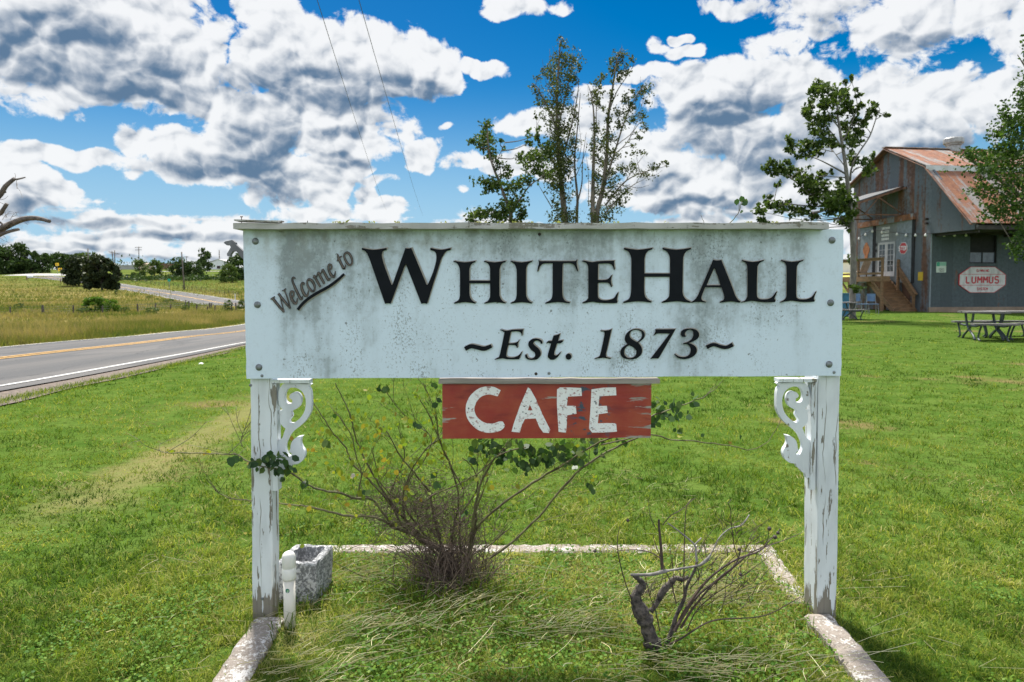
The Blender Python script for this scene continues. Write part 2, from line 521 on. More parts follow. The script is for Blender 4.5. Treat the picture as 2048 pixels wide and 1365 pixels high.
def rusty_metal(name, base=(.235, .265, .295), seams='Y', rust=.53, stretch=(3, 3, .25), rustcol=(.19, .085, .045), corr=0.0, warm=0.0):
    """galvanised sheet metal with rust running down it, panels differ in tone"""
    m, nt, b = mat(name)
    P = POS(nt)
    sp = nn(nt, 'ShaderNodeSeparateXYZ', inp={0: P})
    u = sp.outputs[{'X': 0, 'Y': 1}[seams]]
    pan = nn(nt, 'ShaderNodeTexWhiteNoise', noise_dimensions='1D')
    nt.links.new(M(nt, 'FLOOR', M(nt, 'MULTIPLY', u, 1.45)), pan.inputs['W'])
    pv = pan.outputs[0]
    n1 = NOISE(nt, VM(nt, 'MULTIPLY', P, stretch), 1.0, 6.0, .6)
    n2 = NOISE(nt, P, 6.0, 5.0, .65)
    r = M(nt, 'ADD', M(nt, 'ADD', n1, M(nt, 'MULTIPLY', M(nt, 'SUBTRACT', n2, .5), .35)), M(nt, 'MULTIPLY', M(nt, 'SUBTRACT', pv, .5), .22))
    f = SM(nt, r, rust, rust + .16)
    metalc = MIX(nt, pv, tuple(c * .78 for c in base), tuple(c * 1.15 for c in base))
    metalc = MIX(nt, SM(nt, n2, .35, .7), metalc, tuple(c * .72 for c in base))
    rc = MIX(nt, SM(nt, NOISE(nt, P, 3.0, 4.0), .35, .7), rustcol, tuple(c * .55 for c in rustcol))
    if warm:
        rc = MIX(nt, SM(nt, n2, .4, .75), rc, (rustcol[0] * 1.5, rustcol[1] * 1.9, rustcol[2] * 1.9))
    c = MIX(nt, f, metalc, rc)
    fr = M(nt, 'FRACT', M(nt, 'MULTIPLY', u, 1.45))
    seam = M(nt, 'ADD', SM(nt, fr, .035, .0), 0.0)
    c = MIX(nt, M(nt, 'MULTIPLY', seam, .55), c, tuple(x * .25 for x in base))
    setin(nt, b, 'Base Color', c); setin(nt, b, 'Roughness', .62); setin(nt, b, 'Metallic', .12)
    h = M(nt, 'SINE', M(nt, 'MULTIPLY', u, 2 * pi / .085))
    bump(nt, b, M(nt, 'ADD', h, M(nt, 'MULTIPLY', n2, .6)), .5 if not corr else corr, .012)
    return m


MAT = {}
MAT['wood_deck'] = simple('deck_timber', (.22, .125, .06), (.13, .078, .04), 3.0, .75, stretch=(1, 1, 5))
MAT['old_wood'] = simple('old_timber', (.30, .27, .235), (.17, .15, .13), 5.0, .8, stretch=(.6, 6, 6), bmp=.3)
MAT['grey_metal'] = simple('grey_metal', (.26, .275, .29), (.17, .18, .19), 6, .5, .5)
MAT['dark_metal'] = simple('dark_metal', (.035, .03, .028), (.06, .035, .028), 6, .6, .3)
MAT['black'] = simple('black_void', (.012, .012, .014), (.02, .02, .022), 5, .8)
MAT['white'] = simple('white_paint', (.74, .75, .76), (.62, .63, .64), 5, .55)
MAT['red'] = simple('sign_red', (.50, .035, .045), (.40, .03, .04), 6, .5)
MAT['bark'] = simple('tree_bark', (.19, .16, .13), (.09, .075, .06), 9, .9, stretch=(1, 1, .35), bmp=.5)
MAT['pale_bark'] = simple('pale_bark', (.21, .195, .175), (.12, .11, .10), 8, .9, stretch=(1, 1, .4), bmp=.4)


# ================================================================== terrain
_hy = [-60, 0, 40, 55, 80, 110, 140, 180, 220, 340, 600, 1500, 4000]
_hl = [1.0, .24, -1.0, -1.1, -.75, .15, 1.0, 3.5, 6.2, 10.2, 15.0, 22.0, 26.0]
_hr = [0, 0, 0, 0, .25, 1.0, 2.2, 4.6, 6.6, 10.2, 15.0, 22.0, 26.0]


def _prof(tab):
    xs = np.array(_hy, float); ys = np.array(tab, float)
    yy = np.linspace(-60, 4000, 8121)                      # half-metre steps, softened
    v = np.interp(yy, xs, ys)
    k = np.ones(25) / 25
    v = np.convolve(np.pad(v, 12, mode='edge'), k, mode='valid')
    return yy, v


_PL, _PR = _prof(_hl), _prof(_hr)


def hgt(x, y):
    x = np.asarray(x, float); y = np.asarray(y, float)
    edge = -5.4 - 0.109 * y                                 # the shoulder of the road
    w = np.clip((edge + 2.6 - x) / 3.6, 0, 1); w = w * w * (3 - 2 * w)
    far = np.clip((14 - x + 0.05 * y) / 34, 0, 1); far = far * far * (3 - 2 * far)
    f = np.clip((y - 30) / 40, 0, 1)
    w = w * (1 - f) + far * f
    h = np.interp(y, *_PL) * w + np.interp(y, *_PR) * (1 - w)
    # a shallow roadside bank on the far side
    return h + 0.02 * np.sin(x * .9 + 1.3 * np.sin(y * .35)) * np.clip(np.abs(x) / 6, 0, 1) * (np.abs(y) > 5)


def H(x, y):
    return float(hgt(x, y))


def G(px, py, lift=0.0):
    """where the ray of a photograph pixel meets the ground"""
    d = ray(px, py)
    last = 0.5
    for Y in np.concatenate([np.arange(1.0, 60, .1), np.arange(60, 420, .5), np.arange(420, 3000, 5)]):
        t = Y / d.y
        if EYE + d.z * t <= H(d.x * t, Y):
            lo, hi = last, Y
            for _ in range(24):
                m = (lo + hi) / 2; t = m / d.y
                if EYE + d.z * t <= H(d.x * t, m): hi = m
                else: lo = m
            t = hi / d.y
            return Vector((d.x * t, hi, H(d.x * t, hi) + lift))
        last = Y
    return Vector((d.x / d.y * 900, 900, H(d.x / d.y * 900, 900)))


def axis(stops):
    out = []
    for a, b, st in stops: out += list(np.arange(a, b, st))
    return np.array(out)


def ground_material():
    m, nt, b = mat('ground_grass')
    P = POS(nt, False)
    sp = nn(nt, 'ShaderNodeSeparateXYZ', inp={0: P})
    x, y = sp.outputs[0], sp.outputs[1]
    n1 = NOISE(nt, P, .45, 4.0, .6); n2 = NOISE(nt, P, 2.7, 5.0, .65); n3 = NOISE(nt, P, 22.0, 3.0, .6)
    lawn = MIX(nt, SM(nt, n2, .3, .7), (.045, .090, .014), (.085, .130, .026))
    lawn = MIX(nt, SM(nt, M(nt, 'ADD', n1, M(nt, 'MULTIPLY', n3, .25)), .70, .84), lawn, (.17, .13, .06))
    lawn = MIX(nt, SM(nt, n3, .45, .8), lawn, (.026, .036, .007))
    # dry tracks worn in the lawn beside the road
    tr = M(nt, 'ABSOLUTE', M(nt, 'ADD', x, M(nt, 'ADD', 2.75, M(nt, 'MULTIPLY', M(nt, 'SUBTRACT', y, 4.0), .05))))
    dry = M(nt, 'MULTIPLY', SM(nt, M(nt, 'ADD', tr, M(nt, 'MULTIPLY', M(nt, 'SUBTRACT', n2, .5), 1.2)), .45, .1), SM(nt, n1, .42, .56))
    lawn = MIX(nt, M(nt, 'MULTIPLY', dry, .5), lawn, (.22, .18, .085))
    # pasture beyond the road: pale dry grass, greener far up
    past = MIX(nt, SM(nt, NOISE(nt, VM(nt, 'MULTIPLY', P, (.05, .16, 1)), 1.0, 6.0, .65), .38, .62), (.105, .105, .030), (.205, .165, .065))
    past = MIX(nt, SM(nt, NOISE(nt, VM(nt, 'MULTIPLY', P, (.3, .9, 1)), 1.0, 4.0, .65), .55, .7), past, (.065, .085, .020))
    green = MIX(nt, SM(nt, NOISE(nt, VM(nt, 'MULTIPLY', P, (.06, .12, 1)), 1.0, 5.0, .6), .4, .62), (.065, .10, .022), (.12, .13, .036))
    past = MIX(nt, SM(nt, M(nt, 'ADD', y, M(nt, 'MULTIPLY', x, .55)), 70, 120), past, green)
    isp = SM(nt, M(nt, 'ADD', x, M(nt, 'MULTIPLY', y, .109)), -11.5, -13.0)
    isp = M(nt, 'MAXIMUM', isp, SM(nt, y, 60, 72))
    c = MIX(nt, isp, lawn, past)
    setin(nt, b, 'Base Color', c); setin(nt, b, 'Roughness', .95)
    b.inputs['Specular IOR Level'].default_value = .0
    bump(nt, b, M(nt, 'ADD', n3, n2), .5, .03)
    return m


xs = axis([(-1200, -240, 24), (-240, -60, 5), (-60, -24, 1.2), (-24, 12, .4), (12, 60, 1.2), (60, 240, 6), (240, 1201, 24)])
ys = axis([(-60, -4, 2), (-4, 40, .4), (40, 110, 1.2), (110, 300, 4), (300, 1000, 20), (1000, 4001, 100)])
gx, gy = np.meshgrid(xs, ys)
gz = hgt(gx, gy)
nx, ny = len(xs), len(ys)
co = np.stack([gx, gy, gz], -1).reshape(-1, 3)
idx = np.arange(nx * ny).reshape(ny, nx)
quads = np.stack([idx[:-1, :-1], idx[:-1, 1:], idx[1:, 1:], idx[1:, :-1]], -1).reshape(-1, 4)


def np_mesh(name, verts, faces, mats, tone=None, smooth=False, mi=None):
    """fast mesh from arrays; faces all with the same number of corners"""
    me = bpy.data.meshes.new(name)
    k = faces.shape[1]
    me.vertices.add(len(verts)); me.vertices.foreach_set('co', np.ascontiguousarray(verts, np.float32).ravel())
    me.loops.add(faces.size); me.loops.foreach_set('vertex_index', np.ascontiguousarray(faces, np.int32).ravel())
    me.polygons.add(len(faces))
    me.polygons.foreach_set('loop_start', np.arange(0, faces.size, k, dtype=np.int32))
    if smooth: me.polygons.foreach_set('use_smooth', np.ones(len(faces), bool))
    for m in (mats if isinstance(mats, (list, tuple)) else [mats]): me.materials.append(m)
    if mi is not None: me.polygons.foreach_set('material_index', np.ascontiguousarray(mi, np.int32))
    me.update(calc_edges=True)
    if tone is not None:
        me.attributes.new('tone', 'FLOAT', 'FACE').data.foreach_set('value', np.ascontiguousarray(tone, np.float32))
    o = bpy.data.objects.new(name, me)
    COL.objects.link(o)
    return o


tag(np_mesh('ground', co, quads, ground_material(), smooth=True), kind='structure')


# ------------------------------------------------------------------ roads
def ribbon(name, path, o0, o1, lift, material, jag=0.0, across=6, wob=None):
    """strip along path (x, y), between offsets o0 and o1 to its left, lying on the terrain"""
    p = [Vector((a[0], a[1])) for a in path]
    vs = []
    for i, q in enumerate(p):
        d = (p[min(i + 1, len(p) - 1)] - p[max(i - 1, 0)]).normalized()
        n = Vector((-d.y, d.x))
        a0 = o0 + (random.uniform(-jag, jag) if jag else 0); a1 = o1 + (random.uniform(-jag, jag) * .3 if jag else 0)
        for k in range(across + 1):
            r = q + n * (a0 + (a1 - a0) * k / across)
            vs.append((r.x, r.y, H(r.x, r.y) + lift))
    k = across + 1
    fs = np.array([[i * k + j, i * k + j + 1, (i + 1) * k + j + 1, (i + 1) * k + j] for i in range(len(p) - 1) for j in range(across)])[:, ::-1]
    o = np_mesh(name, np.array(vs), fs, material, smooth=True)
    return tag(o, kind='structure')


def asphalt():
    m, nt, b = mat('asphalt')
    P = POS(nt, False)
    n = NOISE(nt, P, 60, 3.0, .7)
    sp = nn(nt, 'ShaderNodeSeparateXYZ', inp={0: P})
    u = M(nt, 'ADD', sp.outputs[0], M(nt, 'MULTIPLY', sp.outputs[1], .109))
    lanes = NOISE(nt, nn(nt, 'ShaderNodeCombineXYZ', inp={0: M(nt, 'MULTIPLY', u, 1.6), 1: M(nt, 'MULTIPLY', sp.outputs[1], .05), 2: 0.0}).outputs[0], 1.0, 3.0, .6)
    c = MIX(nt, SM(nt, lanes, .35, .68), (.034, .035, .037), (.072, .066, .062))
    c = MIX(nt, SM(nt, n, .4, .7), c, (.070, .066, .064))
    setin(nt, b, 'Base Color', c); setin(nt, b, 'Roughness', .85)
    P2 = nn(nt, 'ShaderNodeCombineXYZ', inp={0: u, 1: sp.outputs[1], 2: 0.0}).outputs[0]
    cr = nn(nt, 'ShaderNodeTexVoronoi', voronoi_dimensions='2D', feature='DISTANCE_TO_EDGE', inp={'Vector': VM(nt, 'ADD', VM(nt, 'MULTIPLY', P2, (1, .33, 1)), VM(nt, 'MULTIPLY', NOISE(nt, P2, 1.5, 3.0, out='Color'), (.5, .5, 0))), 'Scale': .55}).outputs['Distance']
    c = MIX(nt, M(nt, 'MULTIPLY', SM(nt, cr, .018, .004), .8), c, (.018, .018, .019))          # sealed cracks
    tw = M(nt, 'ABSOLUTE', M(nt, 'SUBTRACT', M(nt, 'ABSOLUTE', M(nt, 'SUBTRACT', M(nt, 'FRACT', M(nt, 'DIVIDE', M(nt, 'ADD', u, 6.33), 3.25)), .5)), .26))
    c = MIX(nt, M(nt, 'MULTIPLY', SM(nt, tw, .12, .02), .45), c, (.032, .033, .036))            # worn wheel paths
    pt = SM(nt, NOISE(nt, VM(nt, 'MULTIPLY', P2, (.5, .12, 1)), 1.0, 2.0), .56, .575)
    c = MIX(nt, M(nt, 'MULTIPLY', pt, .5), c, (.095, .088, .082))
    setin(nt, b, 'Base Color', c)
    bump(nt, b, n, .3, .01)
    return m


MAT['asphalt'] = asphalt()
MAT['yellow_line'] = simple('yellow_road_paint', (.50, .27, .035), (.36, .20, .04), 9, .7)
MAT['white_line'] = simple('white_road_paint', (.50, .50, .48), (.32, .315, .30), 9, .7)
MAT['gravel'] = simple('gravel_verge', (.15, .115, .09), (.085, .066, .052), 14, .95, bmp=.6)
MAT['concrete_road'] = simple('pale_road', (.42, .41, .39), (.33, .32, .30), .4, .9)
e0 = [(-7.41 - .109 * (Y - 9.87), Y) for Y in range(-30, 62, 2)]
far_pts = [(495, 603), (440, 595.5), (380, 586.5), (320, 578.5), (272, 571.5), (242, 567), (215, 562)]
fp = [G(*p) for p in far_pts]
mid = [Vector((-20, 74)), Vector((-27, 82))]
tail = [(fp[-1].x - 30, fp[-1].y + 24)]
path = catmull([(*e0[0], 0)] + [(a, b, 0) for a, b in e0[1::4]] + [(p.x, p.y, 0) for p in mid] + [(p.x + 1.5, p.y - 3.0, 0) for p in fp] + [(*tail[0], 0)], 6)
path = [(p.x, p.y) for p in path]
ribbon('gravel_verge', path[:78], -1.2, .2, .016, MAT['gravel'], jag=.16, across=8)
ribbon('road', path, -.42, 6.2, .035, MAT['asphalt'], across=10)
ribbon('road_edge_line', path, -.06, .06, .045, MAT['white_line'], across=1)
ribbon('road_centre_line', path, 3.06, 3.18, .045, MAT['yellow_line'], across=1)
ribbon('road_centre_line', path, 3.32, 3.44, .045, MAT['yellow_line'], across=1)
ribbon('road_edge_line', path, 6.0, 6.12, .045, MAT['white_line'], across=1)
a, b_ = G(18, 551), G(160, 551)
ribbon('side_road', [(a.x + (b_.x - a.x) * t / 8, a.y + (b_.y - a.y) * t / 8) for t in range(9)], -3, 9, .07, MAT['concrete_road'])
a, b_ = G(285, 544), G(520, 543)
ribbon('far_road', [(a.x + (b_.x - a.x) * t / 8, a.y + (b_.y - a.y) * t / 8) for t in range(9)], -3, 7, .07, MAT['concrete_road'])
# a scrap of pale rubble showing where the verge is worn, and litter on the lawn


# ================================================================== the big welcome sign
YB = 2.76                      # front face of the board
YP = 2.785                     # front face of the posts


def board_material():
    m, nt, b = mat('weathered_board_paint')
    P = POS(nt)
    sp = nn(nt, 'ShaderNodeSeparateXYZ', inp={0: P})
    x, z = sp.outputs[0], sp.outputs[2]                       # board space: x from the middle, z up from the lower edge
    big = NOISE(nt, VM(nt, 'MULTIPLY', P, (1.6, 1, 1.0)), 1.7, 5.0, .6)
    streak = NOISE(nt, VM(nt, 'MULTIPLY', P, (13, 1, 1.0)), 1.0, 5.0, .65)
    soft = NOISE(nt, P, 6.0, 4.0, .6)
    grime = M(nt, 'ADD', M(nt, 'MULTIPLY', SM(nt, z, .10, .66), .34), M(nt, 'ADD', M(nt, 'MULTIPLY', M(nt, 'SUBTRACT', big, .5), 1.7), M(nt, 'MULTIPLY', M(nt, 'SUBTRACT', streak, .5), .62)))
    grime = M(nt, 'ADD', grime, M(nt, 'MULTIPLY', M(nt, 'SUBTRACT', soft, .5), .4))
    edge = SM(nt, M(nt, 'ABSOLUTE', x), 1.04, 1.10, 1.0, .12)   # cleaner over the posts
    g = M(nt, 'MULTIPLY', SM(nt, grime, -.06, .62), edge)
    c = MIX(nt, g, (.63, .735, .84), (.33, .395, .43))
    mott = NOISE(nt, VM(nt, 'MULTIPLY', P, (1, 1, .8)), 30, 7.0, .78)
    patch = NOISE(nt, VM(nt, 'MULTIPLY', P, (1.4, 1, 1.0)), 3.4, 5.0, .62)
    c = MIX(nt, M(nt, 'MULTIPLY', SM(nt, M(nt, 'ADD', mott, M(nt, 'MULTIPLY', g, .16)), .50, .68), M(nt, 'MULTIPLY_ADD', g, .55, .12)), c, (.20, .23, .235))
    sp1 = NOISE(nt, VM(nt, 'MULTIPLY', P, (1, 1, .8)), 120, 3.0, .75)
    gate = M(nt, 'ADD', M(nt, 'MULTIPLY', patch, .75), M(nt, 'MULTIPLY', NOISE(nt, VM(nt, 'MULTIPLY', P, (7, 1, 1.4)), 1.4, 4.0, .6), .25))
    spot = M(nt, 'MULTIPLY', SM(nt, M(nt, 'ADD', sp1, M(nt, 'MULTIPLY', M(nt, 'SUBTRACT', gate, .5), .8)), .585, .70), edge)
    c = MIX(nt, M(nt, 'MULTIPLY', spot, .62), c, (.12, .14, .14))
    sp2 = NOISE(nt, P, 46, 2.0, .6)
    c = MIX(nt, M(nt, 'MULTIPLY', M(nt, 'MULTIPLY', SM(nt, M(nt, 'ADD', sp2, M(nt, 'MULTIPLY', M(nt, 'SUBTRACT', patch, .5), .2)), .67, .73), edge), .7), c, (.09, .10, .095))
    moss = M(nt, 'MULTIPLY', SM(nt, z, .42, .62), SM(nt, M(nt, 'ADD', NOISE(nt, P, 14, 4.0), M(nt, 'MULTIPLY', x, -.12)), .55, .72))
    c = MIX(nt, M(nt, 'MULTIPLY', moss, .45), c, (.17, .165, .10))
    setin(nt, b, 'Base Color', c); setin(nt, b, 'Roughness', .55)
    bump(nt, b, M(nt, 'ADD', soft, M(nt, 'MULTIPLY', sp1, .4)), .12, .004)
    return m


MAT['board'] = board_material()
MAT['post'] = peeling_paint('peeling_post_paint', bare_from=.07, amount=.582)
MAT['trim'] = peeling_paint('peeling_trim_paint', grain=(1.3, 9, 9), amount=.56, white=(.43, .42, .40), cracks=False)
MAT['scroll'] = peeling_paint('scroll_white_paint', grain=(5, 5, 4), amount=.665, white=(.68, .72, .75), cracks=False)
MAT['ink'] = simple('black_letter', (.004, .006, .009), (.007, .009, .013), 12, .6)
MAT['ink'].node_tree.nodes['Principled BSDF'].inputs['Specular IOR Level'].default_value = .12
MAT['letter_back'] = simple('letter_edge', (.40, .37, .33), (.30, .28, .25), 12, .7)
MAT['bolt'] = simple('galvanised_bolt', (.23, .25, .26), (.15, .165, .17), 60, .5, .6)
MAT['faded_ink'] = simple('faded_letter', (.12, .098, .085), (.04, .035, .033), 28, .7, contrast=(.5, .7))

sign = thing('welcome_sign', 'large white painted wooden sign on two posts with raised black lettering', 'sign', (0.12, YP, 0))


def outline(pts, Y):
    return [(lambda q: (q.x, q.z))(PT(a, b, Y)) for a, b in pts]


bo = MB()
ob = [(486, 458), (1687, 459), (1682.5, 752), (493, 758)]
loop = outline(ob, YB)
# a slightly uneven lower and outer edge, so that the sheet does not look cut by a machine
edge_pts = []
for i in range(4):
    a, b = Vector((*loop[i], 0)), Vector((*loop[(i + 1) % 4], 0))
    for k in range(24):
        p = a.lerp(b, k / 24)
        edge_pts.append((p.x + random.uniform(-.0012, .0012), p.y + random.uniform(-.0012, .0012)))
zb = loop[3][1]
bo.prism([edge_pts], lambda p: Vector((p[0], YB, p[1])), lambda p: Vector((p[0], YB + .018, p[1])))
board = bo.build('board', MAT['board'], sign, local=Matrix.Translation((0.12, YP, 0)))
# object coordinates of the board start at its lower edge, halfway along
cx = (loop[0][0] + loop[1][0]) / 2
off = Vector((cx - .12, YB - YP, zb))
for v in board.data.vertices: v.co -= off
board.location = off
fix_normals(board)

# posts, a little out of true
for (x0b, x1b, x0t, x1t, dep) in ((505, 545, 497, 541, .082), (1634, 1673, 1638, 1684, .125)):
    bm_ = MB()
    zt = PT(500, 475, YP).z
    rows = 14
    vs, fs = [], []
    for i in range(rows + 1):
        t = i / rows
        z = -.05 + (zt + .05) * t
        py = 1255 + (475 - 1255) * t
        xa, xb = PT(x0b + (x0t - x0b) * t, py, YP).x, PT(x1b + (x1t - x1b) * t, py, YP).x
        w = .0015
        c = .004
        ring = [(xa + c, YP), (xb - c, YP), (xb, YP + c), (xb, YP + dep), (xa, YP + dep), (xa, YP + c)]
        vs += [Vector((p[0] + random.uniform(-w, w), p[1] + random.uniform(-w, w), z)) for p in ring]
    for i in range(rows):
        for k in range(6):
            fs.append([i * 6 + k, i * 6 + (k + 1) % 6, (i + 1) * 6 + (k + 1) % 6, (i + 1) * 6 + k])
    fs += [[5, 4, 3, 2, 1, 0], [rows * 6 + k for k in range(6)]]
    bm_.add(vs, fs)
    part('post', bm_, MAT['post'], sign)

# weathered cap along the top edge
tr = MB()
A, B = PT(466, 451, 2.70), PT(1658, 451, 2.70)
n = 40
vs, fs = [], []
for i in range(n + 1):
    t = i / n
    x = A.x + (B.x - A.x) * t
    wz = .0016 * sin(i * 1.7) + random.uniform(-.0015, .0015)
    z0, z1 = A.z - .0135 + wz * .6, A.z + .0095 + wz
    if t > .90: z1 += .003
    vs += [Vector((x, 2.70 + random.uniform(-.002, .002), z0)), Vector((x, 2.70 + random.uniform(-.002, .002), z1)), Vector((x, 2.90, z1)), Vector((x, 2.90, z0))]
for i in range(n):
    for k in range(4):
        fs.append([i * 4 + k, i * 4 + (k + 1) % 4, (i + 1) * 4 + (k + 1) % 4, (i + 1) * 4 + k])
fs += [[0, 3, 2, 1][::-1], [n * 4 + k for k in range(4)]]
tr.add(vs, fs)
# a second thin board and splinters lying on the cap at the left end
tr.beam(PT(474, 442, 2.72) + Vector((0, 0, 0)), PT(560, 445, 2.72), .06, .006)
tr.beam(PT(545, 443, 2.73), PT(566, 443.5, 2.73), .03, .005)
fix_normals(part('cap_rail', tr, MAT['trim'], sign))
for z0_, z1_, px_, hd_ in ((446, 434, 483, 1), (447, 442, 615, 0), (447, 441, 1040, 0)):
    nl = MB(); nl.tube([PT(px_, z0_, 2.71), PT(px_, z1_, 2.71)], .0016, 6)
    if hd_: nl.tube([PT(px_ - 2.5, z1_, 2.71), PT(px_ + 2.5, z1_, 2.71)], .0022, 6)
    part('nail', nl, MAT['dark_metal'], sign)
# moss and a leaf caught on the cap
mo = MB()
for (px, k) in ((675, 10), (690, 14), (745, 5), (795, 8), (890, 4), (960, 12), (1000, 10), (1030, 14), (1060, 8), (1115, 12), (1210, 6), (1230, 6), (1330, 3), (1550, 6), (1500, 8)):
    for _ in range(k):
        p = PT(px + random.gauss(0, 6), 446.5, 2.71 + random.random() * .05)
        r = random.uniform(.002, .005)
        a = random.uniform(0, 6.3)
        mo.add([p + Vector((cos(a) * r, sin(a) * r, 0)), p + Vector((-sin(a) * r, cos(a) * r, r)), p + Vector((-cos(a) * r, -sin(a) * r, r * 2.0)), p + Vector((sin(a) * r, -cos(a) * r, r * .7))], [[0, 1, 2, 3]])
p = PT(690, 446, 2.72)
mo.add([p, p + Vector((.008, 0, .010)), p + Vector((.02, .002, .014)), p + Vector((.011, 0, .003))], [[0, 1, 2, 3]])
mo_ = part('moss', mo, leaf_mat('cap_moss', [(.12, .15, .04), (.20, .19, .07), (.25, .28, .08)]), sign, tone=True)
tag(mo_, kind='stuff')


# ---------------- lettering: raised letters, black in front of a pale backing set a little up and right
def glyph_part(name, loops, s, ox, oy, dx=2.3, dy=-1.7, sm=2):
    ls = [outline([(ox + a / s, oy + c / s) for a, c in (smooth_loop(l, sm) if sm > 1 else l)], YB) for l in loops]
    sx_, sz_ = (PT(1000 + dx, 600, YB) - PT(1000, 600, YB)).x, -(PT(1000, 600 + dy, YB) - PT(1000, 600, YB)).z
    m = MB()
    m.prism(ls, lambda p: Vector((p[0], YB - .0075, p[1])), lambda p: Vector((p[0], YB - .0036, p[1])), 0, 1)
    m.prism(ls, lambda p: Vector((p[0] + sx_, YB - .0034, p[1] - sz_)), lambda p: Vector((p[0] + sx_, YB - .0002, p[1] - sz_)), 1)
    return fix_normals(part(name, m, [MAT['ink'], MAT['letter_back']], sign))


Wg = [(132, 240), (240, 262), (345, 274), (450, 262), (580, 240), (582, 280), (540, 285), (508, 315), (495, 370), (505, 440), (550, 590), (672, 912), (688, 905), (922, 243), (975, 252), (1030, 240), (1310, 912), (1330, 905), (1420, 690), (1470, 520), (1485, 430), (1478, 350), (1450, 305), (1375, 280), (1375, 240), (1480, 262), (1560, 274), (1640, 265), (1745, 240), (1745, 280), (1690, 292), (1640, 330), (1600, 400), (1560, 480), (1315, 1258), (1265, 1245), (1212, 1258), (940, 560), (925, 548), (910, 572), (655, 1258), (600, 1245), (552, 1258), (270, 440), (215, 330), (180, 290), (132, 280)]
Hs = [(160, 205), (360, 235), (570, 205), (570, 228), (520, 250), (480, 290), (460, 350), (455, 420), (455, 575), (840, 575), (838, 380), (830, 310), (800, 260), (760, 235), (727, 228), (727, 205), (915, 235), (1130, 205), (1130, 228), (1080, 245), (1040, 290), (1020, 350), (1015, 420), (1015, 800), (1025, 870), (1055, 930), (1100, 970), (1130, 978), (1130, 1000), (940, 975), (735, 1003), (733, 982), (790, 960), (825, 910), (840, 850), (840, 625), (458, 625), (458, 800), (470, 880), (500, 935), (545, 970), (570, 978), (570, 1003), (385, 975), (172, 1003), (172, 980), (220, 960), (260, 925), (275, 870), (280, 800), (280, 420), (272, 340), (245, 280), (205, 240), (160, 225)]
Ig = [(1222, 205), (1420, 235), (1620, 205), (1620, 228), (1575, 245), (1530, 290), (1510, 360), (1508, 430), (1508, 800), (1515, 870), (1545, 930), (1590, 970), (1620, 980), (1620, 1000), (1430, 975), (1222, 1003), (1222, 982), (1280, 960), (1318, 915), (1332, 850), (1335, 780), (1335, 430), (1325, 340), (1300, 280), (1260, 240), (1222, 226)]
Tg = [(155, 370), (180, 392), (215, 398), (820, 398), (850, 385), (878, 365), (870, 410), (865, 440), (880, 520), (895, 580), (880, 592), (855, 540), (820, 470), (760, 440), (700, 435), (615, 440), (602, 520), (598, 900), (602, 1030), (620, 1090), (660, 1140), (740, 1162), (740, 1185), (520, 1160), (285, 1190), (285, 1168), (350, 1140), (400, 1090), (415, 1020), (418, 900), (420, 440), (300, 440), (230, 455), (185, 500), (160, 560), (150, 592), (132, 590), (148, 500), (165, 430)]
Eg = [(970, 385), (1060, 400), (1150, 418), (1240, 403), (1400, 392), (1570, 390), (1560, 430), (1575, 555), (1558, 560), (1540, 500), (1500, 455), (1440, 443), (1290, 445), (1265, 460), (1262, 740), (1280, 748), (1400, 745), (1460, 720), (1495, 675), (1510, 660), (1520, 665), (1500, 765), (1525, 875), (1505, 883), (1490, 845), (1455, 805), (1400, 797), (1280, 800), (1260, 815), (1260, 1040), (1280, 1090), (1330, 1120), (1420, 1125), (1500, 1110), (1560, 1080), (1600, 1020), (1625, 980), (1640, 985), (1612, 1110), (1622, 1150), (1610, 1180), (1350, 1178), (1220, 1165), (1160, 1155), (970, 1185), (970, 1165), (1030, 1140), (1070, 1095), (1082, 1030), (1082, 560), (1070, 480), (1040, 430), (970, 405)]
Hb = [(158, 150), (415, 188), (690, 152), (690, 182), (620, 205), (570, 260), (545, 340), (540, 420), (540, 628), (1015, 628), (1015, 380), (1005, 300), (975, 240), (935, 205), (878, 182), (878, 150), (1130, 188), (1405, 150), (1405, 180), (1340, 205), (1290, 255), (1265, 320), (1258, 400), (1250, 900), (1255, 1000), (1275, 1060), (1320, 1110), (1400, 1150), (1400, 1172), (1280, 1160), (1130, 1145), (865, 1175), (862, 1155), (930, 1125), (985, 1070), (1005, 1000), (1010, 690), (540, 690), (535, 900), (545, 1020), (570, 1080), (620, 1125), (672, 1150), (672, 1170), (420, 1145), (152, 1178), (150, 1155), (210, 1130), (265, 1080), (285, 1010), (295, 900), (298, 420), (290, 320), (265, 250), (225, 210), (160, 182)]
Ag = [(330, 148), (385, 158), (450, 150), (600, 520), (650, 660), (690, 725), (732, 758), (715, 775), (590, 755), (430, 775), (430, 758), (470, 740), (492, 710), (485, 650), (450, 548), (215, 548), (170, 660), (160, 710), (175, 740), (220, 757), (225, 772), (120, 760), (10, 775), (10, 762), (50, 740), (100, 680), (150, 570)]
Ah = [(342, 278), (360, 290), (430, 490), (430, 518), (235, 518)]
L1 = [(748, 150), (905, 178), (1070, 150), (1072, 165), (1020, 185), (985, 230), (975, 290), (968, 640), (980, 700), (1020, 722), (1120, 722), (1190, 690), (1230, 640), (1250, 612), (1262, 618), (1225, 710), (1240, 745), (1232, 765), (1080, 768), (960, 755), (885, 748), (755, 772), (738, 764), (790, 745), (825, 690), (830, 600), (830, 290), (820, 225), (795, 185), (748, 165)]
